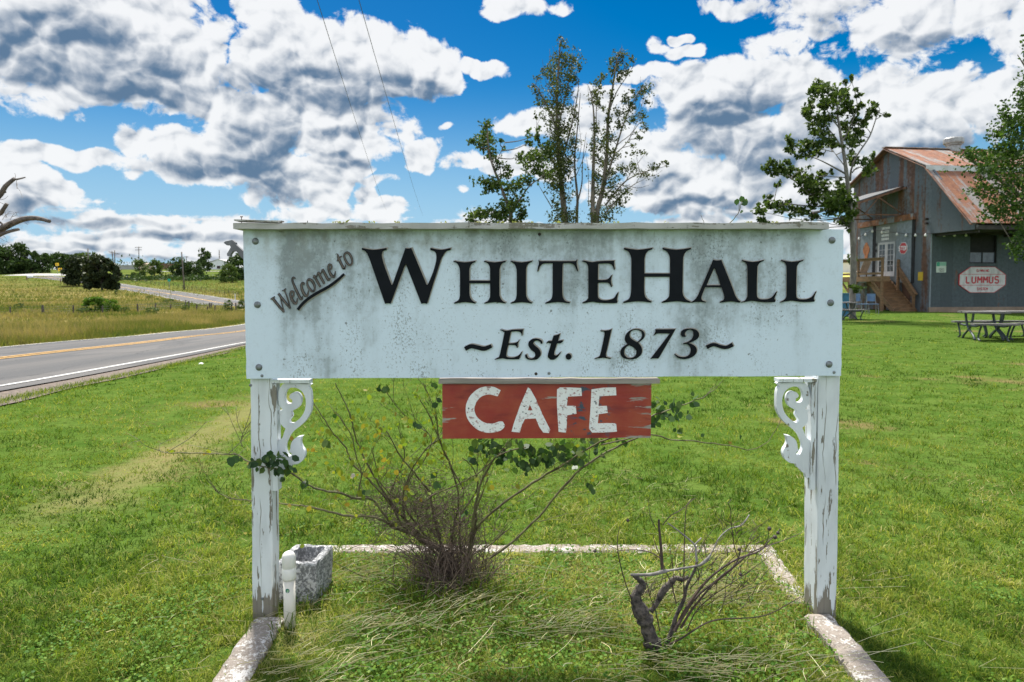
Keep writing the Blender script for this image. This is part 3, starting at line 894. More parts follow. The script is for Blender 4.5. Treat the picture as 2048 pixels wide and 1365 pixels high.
L2 = [(1320, 150), (1478, 178), (1645, 150), (1647, 165), (1595, 185), (1560, 230), (1548, 290), (1543, 640), (1553, 700), (1590, 722), (1690, 722), (1765, 690), (1805, 640), (1825, 610), (1835, 616), (1800, 710), (1813, 745), (1805, 760), (1650, 765), (1530, 752), (1460, 745), (1305, 772), (1303, 765), (1360, 735), (1395, 690), (1400, 600), (1402, 290), (1395, 225), (1368, 185), (1320, 165)]
for loops, s_, ox_, oy_ in (([Wg], 9.1, 710, 470), ([Hs], 9.309, 890, 500), ([Ig], 9.309, 890, 500), ([Tg], 9.309, 1060, 480), ([Eg], 9.309, 1060, 480), ([Hb], 9.309, 1230, 480), ([Ag, Ah], 7.314, 1380, 500), ([L1], 7.314, 1380, 500), ([L2], 7.314, 1380, 500)):
    glyph_part('letter', loops, s_, ox_, oy_)

tl1 = stroke([(148, 425, 62), (235, 385, 62), (330, 402, 62), (430, 420, 64), (535, 380, 52)])
Ei = [(660, 140), (700, 150), (760, 158), (830, 145), (920, 140), (1000, 138), (990, 170), (985, 230), (975, 235), (970, 200), (945, 175), (900, 168), (830, 172), (815, 190), (785, 335), (800, 343), (860, 338), (905, 325), (935, 295), (945, 290), (920, 345), (918, 405), (905, 410), (895, 385), (870, 368), (790, 365), (775, 380), (750, 500), (755, 535), (790, 548), (850, 548), (910, 530), (950, 495), (970, 465), (980, 470), (945, 560), (940, 575), (760, 575), (695, 562), (580, 583), (585, 572), (630, 550), (655, 510), (720, 200), (715, 180), (690, 160), (660, 150)]
sg = stroke([(1266, 350, 22), (1255, 312, 32), (1205, 288, 28), (1145, 298, 46), (1108, 345, 74), (1135, 400, 84), (1195, 450, 84), (1212, 500, 84), (1188, 550, 56), (1130, 574, 24), (1070, 566, 24), (1042, 535, 32), (1038, 505, 26)])
tg = [(1440, 228), (1482, 222), (1538, 198), (1505, 308), (1570, 295), (1580, 310), (1550, 342), (1490, 345), (1450, 480), (1455, 515), (1480, 520), (1510, 500), (1538, 468), (1546, 476), (1495, 548), (1440, 582), (1390, 580), (1358, 545), (1360, 495), (1405, 345), (1360, 335), (1335, 350), (1345, 320), (1370, 308), (1415, 308)]
dot = [(1658 + 42 * cos(t * pi / 8), 537 + 46 * sin(t * pi / 8)) for t in range(16)]
for loops, sm in (([tl1], 1), ([Ei], 2), ([sg], 1), ([tg], 2), ([dot], 1)):
    glyph_part('letter', loops, 7.314, 910, 640, 2.2, -1.6, sm)
n1 = [(200, 138), (240, 142), (310, 135), (350, 118), (285, 400), (272, 450), (280, 490), (340, 505), (335, 515), (235, 500), (120, 517), (125, 508), (180, 485), (205, 430), (255, 190), (245, 155), (200, 148)]
n8 = [[(655, 120), (720, 125), (770, 155), (785, 200), (770, 245), (730, 280), (700, 300), (735, 345), (750, 395), (740, 450), (700, 495), (640, 518), (570, 520), (500, 500), (465, 455), (468, 400), (500, 355), (555, 320), (530, 285), (522, 235), (545, 180), (590, 140)], [(680, 130), (735, 150), (750, 195), (735, 245), (685, 295), (625, 260), (590, 225), (588, 180), (615, 145)], [(580, 335), (640, 365), (675, 405), (672, 450), (640, 490), (590, 505), (545, 490), (515, 450), (515, 400), (540, 360)]]
n7 = [(920, 125), (1180, 122), (1175, 150), (965, 510), (910, 508), (858, 515), (1115, 180), (960, 180), (930, 190), (905, 210), (900, 205), (925, 155)]
n3 = [(1330, 215), (1315, 226), (1278, 222), (1257, 195), (1262, 155), (1300, 125), (1380, 113), (1450, 125), (1492, 160), (1502, 205), (1480, 250), (1420, 285), (1368, 305), (1430, 330), (1466, 370), (1470, 420), (1440, 470), (1370, 508), (1290, 518), (1220, 500), (1175, 458), (1180, 446), (1230, 478), (1295, 490), (1350, 475), (1385, 430), (1388, 375), (1360, 330), (1330, 318), (1290, 320), (1292, 308), (1350, 290), (1400, 255), (1425, 205), (1420, 150), (1390, 125), (1345, 140), (1315, 170), (1316, 200)]
tl2 = stroke([(1600, 362, 52), (1690, 326, 44), (1780, 352, 44), (1860, 364, 44), (1945, 326, 56)])
for loops, sm in (([n1], 2), (n8, 2), ([n7], 2), ([n3], 2), ([tl2], 1)):
    glyph_part('letter', loops, 6.606, 1170, 640, 2.2, -1.6, sm)

# "Welcome to", a thinner hand whose black has worn to brown
WEL = [
    [(195, 992, 14), (232, 972, 26), (270, 945, 18)], [(235, 975, 48), (330, 1095, 46), (440, 1225, 30)], [(440, 1215, 20), (405, 1090, 15), (375, 960, 16)], [(340, 888, 40), (440, 1020, 44), (553, 1155, 30)], [(550, 1140, 20), (505, 980, 17), (452, 835, 20)], [(405, 838, 14), (445, 825, 22), (475, 798, 18)],
    [(568, 965, 18), (612, 925, 26), (612, 862, 30), (578, 842, 28), (556, 892, 34), (575, 975, 44), (618, 1048, 54), (652, 1068, 44), (676, 1030, 24), (682, 972, 12)],
    [(642, 612, 26), (612, 592, 26), (592, 622, 30), (610, 705, 38), (680, 860, 46), (745, 985, 44), (770, 968, 22), (776, 930, 10)],
    [(800, 735, 16), (800, 700, 34), (772, 692, 30), (755, 742, 34), (776, 835, 48), (822, 918, 52), (856, 930, 40), (878, 882, 22), (881, 828, 10)],
    [(895, 620, 34), (862, 665, 28), (872, 742, 36), (922, 822, 44), (968, 850, 34), (1000, 800, 28), (990, 730, 42), (945, 652, 50), (893, 620, 34)],
    [(985, 552, 34), (1040, 660, 42), (1100, 765, 34)], [(1062, 495, 34), (1118, 610, 44), (1175, 710, 34)], [(1142, 440, 34), (1200, 560, 44), (1252, 645, 40), (1276, 602, 12)], [(1010, 615, 12), (1040, 560, 16), (1064, 500, 28)], [(1090, 562, 12), (1118, 505, 16), (1144, 445, 28)], [(972, 612, 8), (988, 560, 18)],
    [(1256, 468, 16), (1300, 432, 26), (1302, 375, 30), (1264, 355, 30), (1246, 412, 34), (1268, 495, 44), (1304, 558, 54), (1342, 590, 42), (1366, 540, 24), (1373, 480, 10)],
    [(1415, 162, 12), (1432, 240, 44), (1482, 350, 46), (1530, 432, 46), (1556, 400, 18), (1556, 362, 8)], [(1403, 298, 12), (1440, 250, 32), (1488, 205, 14)],
    [(1568, 145, 38), (1538, 190, 32), (1550, 262, 38), (1600, 345, 42), (1650, 370, 36), (1682, 312, 32), (1662, 222, 40), (1612, 150, 44), (1566, 145, 38)],
]
we, wf = MB(), MB()
for i, st in enumerate(WEL):
    for m_, k, d0, dy, mi in ((we, 1.0, 0.0, 0.0045, 0), (wf, .66, 5.0, 0.0053, 0)):
        o_ = stroke([(a + d0, c + d0 * .6, w * k) for a, c, w in st])
        l = outline([(520 + a / 9.1, 490 + c / 9.1) for a, c in o_], YB)
        e = i * .00003
        m_.prism([l], lambda p: Vector((p[0], YB - dy - e, p[1])), lambda p: Vector((p[0], YB - .0002, p[1])))
o_ = stroke([(695, 1180, 46), (780, 1075, 50), (900, 970, 50), (1060, 870, 52), (1260, 760, 52), (1420, 640, 48), (1537, 533, 40)])
l = outline([(520 + a / 9.1, 490 + c / 9.1) for a, c in o_], YB)
we.prism([l], lambda p: Vector((p[0], YB - .0075, p[1])), lambda p: Vector((p[0], YB - .0036, p[1])))
l2 = outline([(521.2 + a / 9.1, 491.6 + c / 9.1) for a, c in o_], YB)
wb = MB(); wb.prism([l2], lambda p: Vector((p[0], YB - .0034, p[1])), lambda p: Vector((p[0], YB - .0002, p[1])))
fix_normals(part('lettering', we, MAT['ink'], sign)); fix_normals(part('lettering', wf, MAT['faded_ink'], sign)); fix_normals(part('underline_edge', wb, MAT['letter_back'], sign))

# bolts and screws through the board
for (px, py) in ((511, 483), (515, 610), (518, 735), (1664, 481), (1661, 606), (1658, 729)):
    p = PT(px, py, YB)
    fix_normals(part('bolt', MB().lathe((p.x, YB - .0003, p.z), [(.0138, 0), (.0138, .0016), (.0125, .0035), (.009, .0062), (.004, .0078)], 18, axis='y'), MAT['bolt'], sign, smooth=True))
for (px, py, mt, Yf) in ((1079, 469, 'dark_metal', YB), (1072, 748, 'dark_metal', YB), (1098, 747, 'bolt', YB), (524, 752, 'bolt', YB), (1668, 745, 'bolt', YB), (501, 771, 'bolt', YP), (525, 1198, 'bolt', YP)):
    p = PT(px, py, Yf)
    fix_normals(part('screw', MB().lathe((p.x, Yf - .0002, p.z), [(.0062, 0), (.0062, .0012), (.004, .0022)], 12, axis='y'), MAT[mt], sign, smooth=True))

# battens and scrollwork brackets under the board
SCR = [(130, 110), (150, 85), (190, 72), (280, 72), (370, 78), (440, 80), (470, 65), (490, 85), (455, 118), (478, 150), (490, 210), (492, 330), (485, 400), (460, 460), (420, 520), (360, 575), (300, 620), (255, 660), (225, 700), (205, 740), (185, 790), (180, 830), (185, 870), (205, 915), (225, 938), (248, 938), (258, 915), (250, 895), (235, 890), (225, 880), (240, 850), (245, 810), (260, 765), (290, 730), (330, 708), (385, 698), (365, 740), (362, 785), (380, 830), (405, 870), (413, 920), (395, 975), (355, 1015), (320, 1030), (262, 1036), (240, 1085), (215, 1100), (190, 1135), (150, 1150), (140, 1205), (92, 1200), (92, 1000), (92, 760), (145, 720), (165, 660), (185, 610), (150, 580), (125, 545), (118, 480), (125, 440), (105, 400), (130, 395), (150, 385), (130, 360), (105, 320), (98, 260), (100, 190), (110, 140)]
SCH = [(225, 525), (235, 545), (265, 548), (300, 530), (350, 490), (390, 440), (415, 380), (425, 310), (420, 250), (400, 200), (370, 160), (320, 130), (270, 122), (220, 135), (190, 165), (173, 210), (175, 265), (195, 300), (225, 315), (255, 310), (265, 290), (262, 265), (245, 255), (230, 240), (232, 220), (250, 195), (285, 182), (325, 187), (355, 215), (368, 255), (365, 300), (345, 345), (310, 375), (270, 395), (245, 415), (255, 430), (262, 460), (245, 490), (230, 510)]
for mir in (0, 1):
    fx = (lambda a: 2176 - a) if mir else (lambda a: a)
    fy = -2 if mir else 0
    Ys = YP + .012
    ls = [outline([(fx(540 + a / 5.93), 755 + c / 5.93 + fy) for a, c in smooth_loop(l, 3)], Ys) for l in (SCR, SCH)]
    m_ = MB()
    m_.prism(ls, lambda p: Vector((p[0], Ys, p[1])), lambda p: Vector((p[0], Ys + .026, p[1])))
    fix_normals(part('scroll_bracket', m_, MAT['scroll'], sign))
    m_ = MB()
    pa, pb = PT(fx(541.5), 768 + fy, YP + .004), PT(fx(556), 982 + fy, YP + .004)
    m_.box(min(pa.x, pb.x), max(pa.x, pb.x), YP + .003, YP + .05, pb.z, pa.z)
    pa, pb = PT(fx(541), 760 + fy, YP + .001), PT(fx(618), 767 + fy, YP + .001)
    m_.box(min(pa.x, pb.x), max(pa.x, pb.x), YP + .0005, YP + .055, pb.z, pa.z - .0004)
    fix_normals(part('batten', m_, MAT['post'], sign))

# forked grey bracket reaching out behind the left end
bk = MB()
Yk = 3.05
pl = [(240 + a / 7.877, 470 + c / 7.877) for a, c in ((1630, 125), (1660, 103), (1765, 82), (1815, 122), (1818, 150), (1925, 245), (1990, 300), (1990, 400), (1920, 370), (1885, 335), (1865, 295), (1830, 258), (1775, 262), (1740, 305), (1735, 345), (1690, 335), (1682, 300), (1720, 240), (1745, 195), (1725, 160), (1680, 165))]
l = outline(pl, Yk)
bk.prism([l], lambda p: Vector((p[0], Yk, p[1])), lambda p: Vector((p[0], Yk + .022, p[1])))
bk.beam((PT(505, 530, Yk)).lerp(PT(505, 530, Yk), 0), PT(507, 530, YP + .05), .03, .05)
fix_normals(part('brace', bk, simple('grey_brace', (.20, .20, .215), (.13, .13, .14), 20, .8), sign))

# ================================================================== the cafe sign hung below
cafe = thing('cafe_sign', 'small red board with hand painted white capitals hung under the big white sign', 'sign', (.07, YB, .77))
YC = 2.755


def cafe_material():
    m, nt, b = mat('worn_red_paint')
    P = POS(nt)
    x = nn(nt, 'ShaderNodeSeparateXYZ', inp={0: P}).outputs[0]
    g = NOISE(nt, VM(nt, 'MULTIPLY', P, (3, 1, 36)), 1.4, 5.0, .65)
    n = NOISE(nt, P, 7, 4.0, .6)
    c = MIX(nt, SM(nt, n, .35, .68), (.285, .028, .022), (.335, .062, .032))
    c = MIX(nt, SM(nt, NOISE(nt, VM(nt, 'MULTIPLY', P, (2, 1, 7)), 3.0, 4.0), .5, .72), c, (.20, .020, .020))
    left = SM(nt, x, -.27, -.43)
    right = SM(nt, x, .36, .43)
    bare = SM(nt, M(nt, 'ADD', g, M(nt, 'ADD', M(nt, 'MULTIPLY', left, .17), M(nt, 'MULTIPLY', right, .09))), .63, .67)
    c = MIX(nt, bare, c, MIX(nt, NOISE(nt, VM(nt, 'MULTIPLY', P, (4, 1, 60)), 2.0, 3.0), (.16, .14, .12), (.46, .42, .38)))
    bl = M(nt, 'MULTIPLY', SM(nt, M(nt, 'ABSOLUTE', M(nt, 'SUBTRACT', x, .245)), .12, .03), SM(nt, NOISE(nt, VM(nt, 'MULTIPLY', P, (1, 1, 1.6)), 26, 4.0, .7), .56, .60))
    c = MIX(nt, bl, c, (.045, .065, .10))
    setin(nt, b, 'Base Color', c); setin(nt, b, 'Roughness', .42)
    bump(nt, b, M(nt, 'ADD', g, M(nt, 'MULTIPLY', bare, -.5)), .35, .003)
    return m


def daub_material():
    m, nt, b = mat('brushed_white_paint')
    P = POS(nt)
    n = NOISE(nt, VM(nt, 'MULTIPLY', P, (30, 1, 55)), 1.5, 5.0, .7)
    n2 = NOISE(nt, P, 40, 3.0, .6)
    k = M(nt, 'ADD', n, M(nt, 'MULTIPLY', M(nt, 'SUBTRACT', n2, .5), .3))
    c = MIX(nt, SM(nt, k, .54, .64), (.78, .78, .78), (.36, .20, .20))
    c = MIX(nt, SM(nt, NOISE(nt, P, 55, 4.0, .7), .63, .66), c, (.07, .08, .09))
    setin(nt, b, 'Base Color', c); setin(nt, b, 'Roughness', .5)
    bump(nt, b, n, .3, .002)
    return m


MAT['cafe'], MAT['daub'] = cafe_material(), daub_material()
m_ = MB()
q = [(884.5, 769), (1303, 768), (1301.5, 876), (885, 878)]
l = outline(q, YC)
m_.prism([l], lambda p: Vector((p[0], YC, p[1])), lambda p: Vector((p[0], YC + .02, p[1])))
fix_normals(part('panel', m_, MAT['cafe'], cafe))
m_ = MB()
pa, pb = PT(877, 759.5, YC - .015), PT(1320, 767.8, YC - .015)
vs, fs = [], []
for i in range(21):
    x = pa.x + (pb.x - pa.x) * i / 20
    j = random.uniform(-.0012, .0012)
    vs += [Vector((x, YC - .015, pb.z + j)), Vector((x, YC - .015, pa.z + j)), Vector((x, YC + .05, pa.z + j)), Vector((x, YC + .05, pb.z + j))]
for i in range(20):
    for k in range(4): fs.append([i * 4 + k, i * 4 + (k + 1) % 4, (i + 1) * 4 + (k + 1) % 4, (i + 1) * 4 + k])
fs += [[3, 2, 1, 0], [80, 81, 82, 83]]
m_.add(vs, fs)
fix_normals(part('hanging_rail', m_, MAT['old_wood'], cafe))


def rough(l, j=5):
    return [(a + random.uniform(-j, j), c + random.uniform(-j, j)) for a, c in l]


CAF = [[stroke([(572, 165, 60), (520, 145, 72), (460, 140, 74), (390, 165, 76), (335, 225, 76), (312, 300, 78), (325, 370, 80), (370, 430, 82), (440, 470, 84), (520, 475, 80), (585, 450, 78), (615, 435, 40)], 3)],
       [[(825, 113), (850, 125), (900, 215), (960, 360), (1028, 490), (1012, 522), (962, 516), (930, 465), (895, 390), (800, 392), (775, 450), (752, 515), (680, 506), (700, 440), (760, 270)], [(845, 265), (868, 315), (828, 316)]],
       [[(1088, 130), (1112, 114), (1200, 112), (1302, 116), (1306, 188), (1182, 196), (1172, 275), (1255, 274), (1262, 345), (1178, 358), (1172, 440), (1165, 516), (1102, 510), (1092, 400), (1088, 260)]],
       [[(1392, 128), (1500, 112), (1612, 112), (1612, 182), (1462, 190), (1454, 280), (1532, 278), (1538, 338), (1456, 350), (1448, 432), (1530, 430), (1612, 434), (1622, 505), (1500, 516), (1398, 514), (1372, 480), (1380, 330)]]]
for k, loops in enumerate(CAF):
    ls = [outline([(870 + a / 4.452, 750 + c / 4.452) for a, c in rough(l, 3 if k else 1.5)], YC) for l in loops]
    m_ = MB(); m_.prism(ls, lambda p: Vector((p[0], YC - .0009, p[1])), lambda p: Vector((p[0], YC - .0001, p[1])))
    fix_normals(part('letter', m_, MAT['daub'], cafe))

# ================================================================== kerb, planter, standpipe
kb = MB()


def kerb_run(a, b, w, h, seg):
    a, b = Vector((*a, 0)), Vector((*b, 0))
    d = (b - a).normalized(); nrm = Vector((-d.y, d.x, 0))
    n = max(2, int((b - a).length / seg)); vs, fs = [], []
    for i in range(n + 1):
        p = a.lerp(b, i / n)
        j = lambda s=.006: random.uniform(-s, s)
        hh = h + j(.005)
        vs += [p + nrm * (w / 2 + j()) + Vector((0, 0, -.06)), p + nrm * (w / 2 + j(.004)) + Vector((0, 0, hh - .012)), p + nrm * (w / 2 - .014 + j(.004)) + Vector((0, 0, hh)), p + nrm * j(.01) + Vector((0, 0, hh + j(.003))),
               p - nrm * (w / 2 - .014 + j(.004)) + Vector((0, 0, hh)), p - nrm * (w / 2 + j(.004)) + Vector((0, 0, hh - .012)), p - nrm * (w / 2 + j()) + Vector((0, 0, -.06))]
    for i in range(n):
        for k in range(6): fs.append([i * 7 + k, i * 7 + k + 1, (i + 1) * 7 + k + 1, (i + 1) * 7 + k])
    fs += [[k for k in range(7)][::-1], [n * 7 + k for k in range(7)]]
    kb.add(vs, fs)


kerb_run((-.925, 1.2), (-1.005, 2.76), .125, .03, .03)
kerb_run((-1.06, 2.9), (-1.05, 3.5), .10, .0, .04)
kerb_run((-1.05, 3.56), (1.39, 3.57), .115, .006, .04)
kerb_run((1.335, 3.50), (1.27, 2.92), .105, .008, .04)
kerb_run((1.275, 2.78), (1.225, 1.2), .115, .035, .03)


def kerb_material():
    m, nt, b = mat('old_concrete')
    P = POS(nt, False)
    n = NOISE(nt, P, 9, 6.0, .7); n2 = NOISE(nt, P, 75, 5.0, .75)
    c = MIX(nt, SM(nt, n, .35, .65), (.32, .275, .235), (.20, .17, .14))
    c = MIX(nt, SM(nt, M(nt, 'ADD', n2, M(nt, 'MULTIPLY', M(nt, 'SUBTRACT', n, .5), .9)), .52, .64), c, (.58, .56, .53))
    c = MIX(nt, SM(nt, n2, .40, .30), c, (.10, .085, .07))
    setin(nt, b, 'Base Color', c); setin(nt, b, 'Roughness', .95)
    bump(nt, b, M(nt, 'ADD', n, n2), .8, .012)
    return m


MAT['concrete'] = kerb_material()
tag(fix_normals(kb.build('kerb', MAT['concrete'])), kind='structure')

pln = thing('stone_planter', 'rough grey concrete planter box, empty, beside the left sign post', 'planter', (-.935, 3.02, 0), R(-4))
m_ = MB()
hw, d0, d1, hh = .088, -.095, .125, .185
t = .026
O = [(-hw, d0), (hw, d0), (hw, d1), (-hw, d1)]
I = [(-hw + t, d0 + t), (hw - t, d0 + t), (hw - t, d1 - t), (-hw + t, d1 - t)]


def ring(P, z, k=1.0, j=.003):
    out = []
    for i in range(4):
        a, c = Vector((*P[i], z)), Vector((*P[(i + 1) % 4], z))
        for q in range(6):
            p = a.lerp(c, q / 6) * 1.0
            out.append(Vector((p.x * k + random.uniform(-j, j), p.y * k + random.uniform(-j, j), z + random.uniform(-j, j))))
    return out


R_ = [ring(O, -.03, .95), ring(O, .05, .96), ring(O, .11, .98), ring(O, hh - .01, 1.0), ring(O, hh, .975), ring(I, hh, 1.0), ring(I, hh - .012, .97), ring(I, .07, .85)]
vs = [p for r_ in R_ for p in r_]
fs = [[i * 24 + k, i * 24 + (k + 1) % 24, (i + 1) * 24 + (k + 1) % 24, (i + 1) * 24 + k] for i in range(7) for k in range(24)]
fs += [[7 * 24 + k for k in range(24)], list(range(24))[::-1]]
m_.add(vs, fs)


def whitewash():
    m, nt, b = mat('whitewashed_concrete')
    P = POS(nt)
    n = NOISE(nt, P, 22, 7.0, .78); n2 = NOISE(nt, P, 90, 5.0, .75)
    c = MIX(nt, SM(nt, n2, .3, .7), (.14, .145, .15), (.28, .285, .29))
    c = MIX(nt, SM(nt, M(nt, 'ADD', n, M(nt, 'MULTIPLY', M(nt, 'SUBTRACT', n2, .5), .9)), .44, .60), c, (.56, .56, .57))
    setin(nt, b, 'Base Color', c); setin(nt, b, 'Roughness', .95)
    bump(nt, b, M(nt, 'ADD', n, n2), .8, .01)
    return m


MAT['whitewash'] = whitewash()
fix_normals(m_.build('box', MAT['whitewash'], pln))

pip = thing('standpipe', 'short capped white plastic pipe standing in front of the planter', 'pipe', (-.912, 2.74, 0))
MAT['pvc'] = simple('aged_white_plastic', (.66, .63, .56), (.55, .51, .43), 5, .42, stretch=(1, 1, .3), contrast=(.4, .8))
MAT['pvc_cap'] = simple('white_plastic_cap', (.72, .71, .67), (.62, .60, .55), 6, .4)
r = .0235
fix_normals(MB().lathe((0, 0, 0), [(r, -.05), (r, .20)], 24).build('pipe', MAT['pvc'], pip, smooth=True))
fix_normals(MB().lathe((0, 0, 0), [(r + .0035, .199), (r + .0045, .203), (r + .0045, .243), (r + .0025, .246), (r + .0025, .247), (r + .004, .249), (r + .004, .288), (r + .001, .300), (r - .006, .308), (.008, .313), (.001, .314)], 24).build('cap', MAT['pvc_cap'], pip, smooth=True))
st = MB()
for rr, yy, mi in ((.0085, .0004, 0), (.0045, .0008, 1)):
    vs = []
    for k in range(20):
        a_ = 2 * pi * k / 20
        x_, z_ = rr * cos(a_) + (0 if mi == 0 else .0016), rr * sin(a_) * 1.05
        ang = x_ / r
        vs.append(Vector(((r + yy) * sin(ang), -(r + yy) * cos(ang), .158 + z_)))
    st.add(vs, [list(range(20))], mi)
fix_normals(st.build('sticker', [simple('green_sticker', (.02, .20, .13), (.015, .15, .11), 30, .4), simple('pale_sticker', (.30, .45, .30), (.2, .35, .2), 60, .4)], pip))


# ================================================================== the barn: local x along the long wall, y back along the gable wall, z up
C0 = PT(1858, 600, 38.0); C0.z = 0
BR = atan2(.124, .992)
barn = thing('barn', 'grey and rust corrugated metal barn with a gambrel roof beyond the lawn', 'barn', C0, BR)
BM = Matrix.Translation(C0) @ Matrix.Rotation(BR, 4, 'Z')
BI = BM.inverted()


def on_plane(px, py, axis_, off):
    """photo pixel to barn space, on the plane axis_ = off"""
    o = BI @ Vector((0, 0, EYE)); d = BI.to_3x3() @ ray(px, py)
    t = (off - o[axis_]) / d[axis_]
    return o + d * t


gab = lambda px, py, off=0.0: on_plane(px, py, 0, off)
lng = lambda px, py, off=0.0: on_plane(px, py, 1, off)
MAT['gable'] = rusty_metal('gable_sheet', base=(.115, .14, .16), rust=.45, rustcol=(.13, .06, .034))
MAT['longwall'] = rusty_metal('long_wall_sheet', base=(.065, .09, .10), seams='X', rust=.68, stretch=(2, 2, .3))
MAT['roof'] = rusty_metal('rusty_roof_sheet', base=(.27, .25, .235), seams='X', rust=.36, stretch=(2.6, .35, .35), rustcol=(.21, .072, .03), warm=1)
MAT['fascia'] = simple('rusty_fascia', (.20, .10, .06), (.10, .055, .04), 3, .8)
MAT['foundation'] = simple('tan_concrete', (.30, .225, .165), (.22, .165, .12), 1.6, .95)

LX = 26.0
peak, brk, eave, ltop = (3.57, 9.72), (.15, 8.1), (-3.25, 4.62), (7.0, 8.02)
# gable wall: upper part with the overhanging wing to the right
gw = MB()
hdr = 4.36
poly = [(7.0, -.3), (7.0, ltop[1] - .06), (peak[0], peak[1] - .06), (brk[0], brk[1] - .06), (eave[0] + .08, eave[1] - .08), (eave[0] + .16, 4.33), (0.0, hdr), (0.0, .28), (.0, -.3)]
gw.prism([poly], lambda p: Vector((0, p[0], p[1])), lambda p: Vector((.12, p[0], p[1])))
fix_normals(gw.build('gable_wall', MAT['gable'], barn))
# shaded long wall under the deep eave, with a window opening
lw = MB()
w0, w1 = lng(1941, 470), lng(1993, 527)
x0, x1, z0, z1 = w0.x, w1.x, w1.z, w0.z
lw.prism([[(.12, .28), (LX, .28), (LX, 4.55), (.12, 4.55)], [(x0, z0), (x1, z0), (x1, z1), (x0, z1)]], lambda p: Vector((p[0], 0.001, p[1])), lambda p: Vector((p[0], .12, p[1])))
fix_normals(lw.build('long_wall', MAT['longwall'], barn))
m_ = MB()
m_.box(.0, .07, -.035, -.002, .28, hdr - .01)
m_.build('corner_trim', simple('corner_trim', (.22, .27, .30), (.17, .20, .22), 3, .5, .3), barn)
wn = MB()
zm = z0 + (z1 - z0) * .40
wg = MB(); wg.box(x0 + .05, x1 - .05, .10, .115, z0 + .05, zm - .03, 0)
wn.box(x0, x1, .16, .19, zm, z1, 1)
wn.box(x0, x1, .04, .10, zm - .03, zm + .03, 1); wn.box(x0, x0 + .05, .04, .1, z0, z1, 1); wn.box(x1 - .05, x1, .04, .1, z0, z1, 1)
wn.box(x0, x1, .04, .1, z0, z0 + .05, 1); wn.box((x0 + x1) / 2 - .02, (x0 + x1) / 2 + .02, .06, .1, z0 + .05, zm - .03, 1)
wno = wn.build('window', [MAT['dark_metal'], MAT['black']], barn)
wg.build('pane', simple('dusty_glass', (.10, .13, .17), (.06, .08, .11), 2, .25), wno)
fd = MB()
vs, fs = [], []
n = 60
for i in range(n + 1):
    x = .0 + LX * i / n
    j = random.uniform(-.03, .03)
    vs += [Vector((x, -.06 + j, -.4)), Vector((x, -.05 + j * .5, .279)), Vector((x, .1, .279)), Vector((x, .1, -.4))]
for i in range(n):
    for k in range(4): fs.append([i * 4 + k, i * 4 + (k + 1) % 4, (i + 1) * 4 + (k + 1) % 4, (i + 1) * 4 + k])
fd.add(vs, fs + [[3, 2, 1, 0], [n * 4 + k for k in range(4)]])
fix_normals(fd.build('foundation', MAT['foundation'], barn))
# back and far walls, so that the building is whole
m_ = MB()
m_.box(.12, LX, 6.88, 7.0, -.3, 7.95); m_.box(LX - .12, LX, .12, 6.88, -.3, 7.95)
m_.build('rear_wall', MAT['gable'], barn)
# roofs: upper slopes, a pale flashing at the break, lower slope flaring to the eave
OV = -.38


def slope(a, b, th=.05, x0=OV, x1=LX + .3):
    m = MB()
    n_ = Vector((0, -(b[1] - a[1]), b[0] - a[0])).normalized()
    if n_.z < 0: n_ = -n_
    segs = 14
    vs, fs = [], []
    for i in range(segs + 1):
        t = i / segs
        y, z = a[0] + (b[0] - a[0]) * t, a[1] + (b[1] - a[1]) * t
        for x in (x0, x1):
            vs += [Vector((x, y, z)) + n_ * th, Vector((x, y, z))]
    for i in range(segs):
        k = i * 4
        fs += [[k, k + 2, k + 6, k + 4], [k + 1, k + 5, k + 7, k + 3], [k, k + 4, k + 5, k + 1], [k + 2, k + 3, k + 7, k + 6]]
    fs += [[0, 1, 3, 2], [segs * 4, segs * 4 + 2, segs * 4 + 3, segs * 4 + 1]]
    return m.add(vs, fs)


fix_normals(slope(peak, (brk[0] - .1, brk[1] - .02)).build('upper_roof', MAT['roof'], barn))
fix_normals(slope((brk[0] - .02, brk[1] - .22), eave).build('lower_roof', MAT['roof'], barn))
fix_normals(slope(peak, (7.25, 7.90)).build('rear_roof', MAT['roof'], barn))
m_ = MB()
m_.beam((OV, brk[0] - .13, brk[1] - .14), (LX, brk[0] - .13, brk[1] - .14), .05, .30)
fix_normals(m_.build('roof_flashing', simple('pale_flashing', (.52, .54, .55), (.40, .40, .38), 2, .5, .3), barn))
m_ = MB(); m_.beam((OV - .03, peak[0], peak[1] + .07), (LX, peak[0], peak[1] + .07), .4, .04)
fix_normals(m_.build('ridge_cap', simple('ridge_cap', (.42, .40, .38), (.30, .18, .12), 2, .6, .3, stretch=(1, 1, 1)), barn))
m_ = MB()
for a, b in ((peak, brk), (brk, eave), (peak, (7.2, 7.9))):
    m_.beam((OV + .02, a[0], a[1] - .06), (OV + .02, b[0], b[1] - .06), .03, .16, up=(1, 0, 0))
fix_normals(m_.build('barge_board', MAT['fascia'], barn))
m_ = MB()
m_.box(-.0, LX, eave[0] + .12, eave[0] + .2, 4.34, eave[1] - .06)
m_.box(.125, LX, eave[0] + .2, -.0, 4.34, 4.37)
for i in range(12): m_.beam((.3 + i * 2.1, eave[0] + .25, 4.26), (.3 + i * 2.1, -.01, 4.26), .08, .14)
fix_normals(m_.build('soffit', simple('dark_soffit', (.045, .04, .037), (.025, .023, .022), 2, .9), barn))
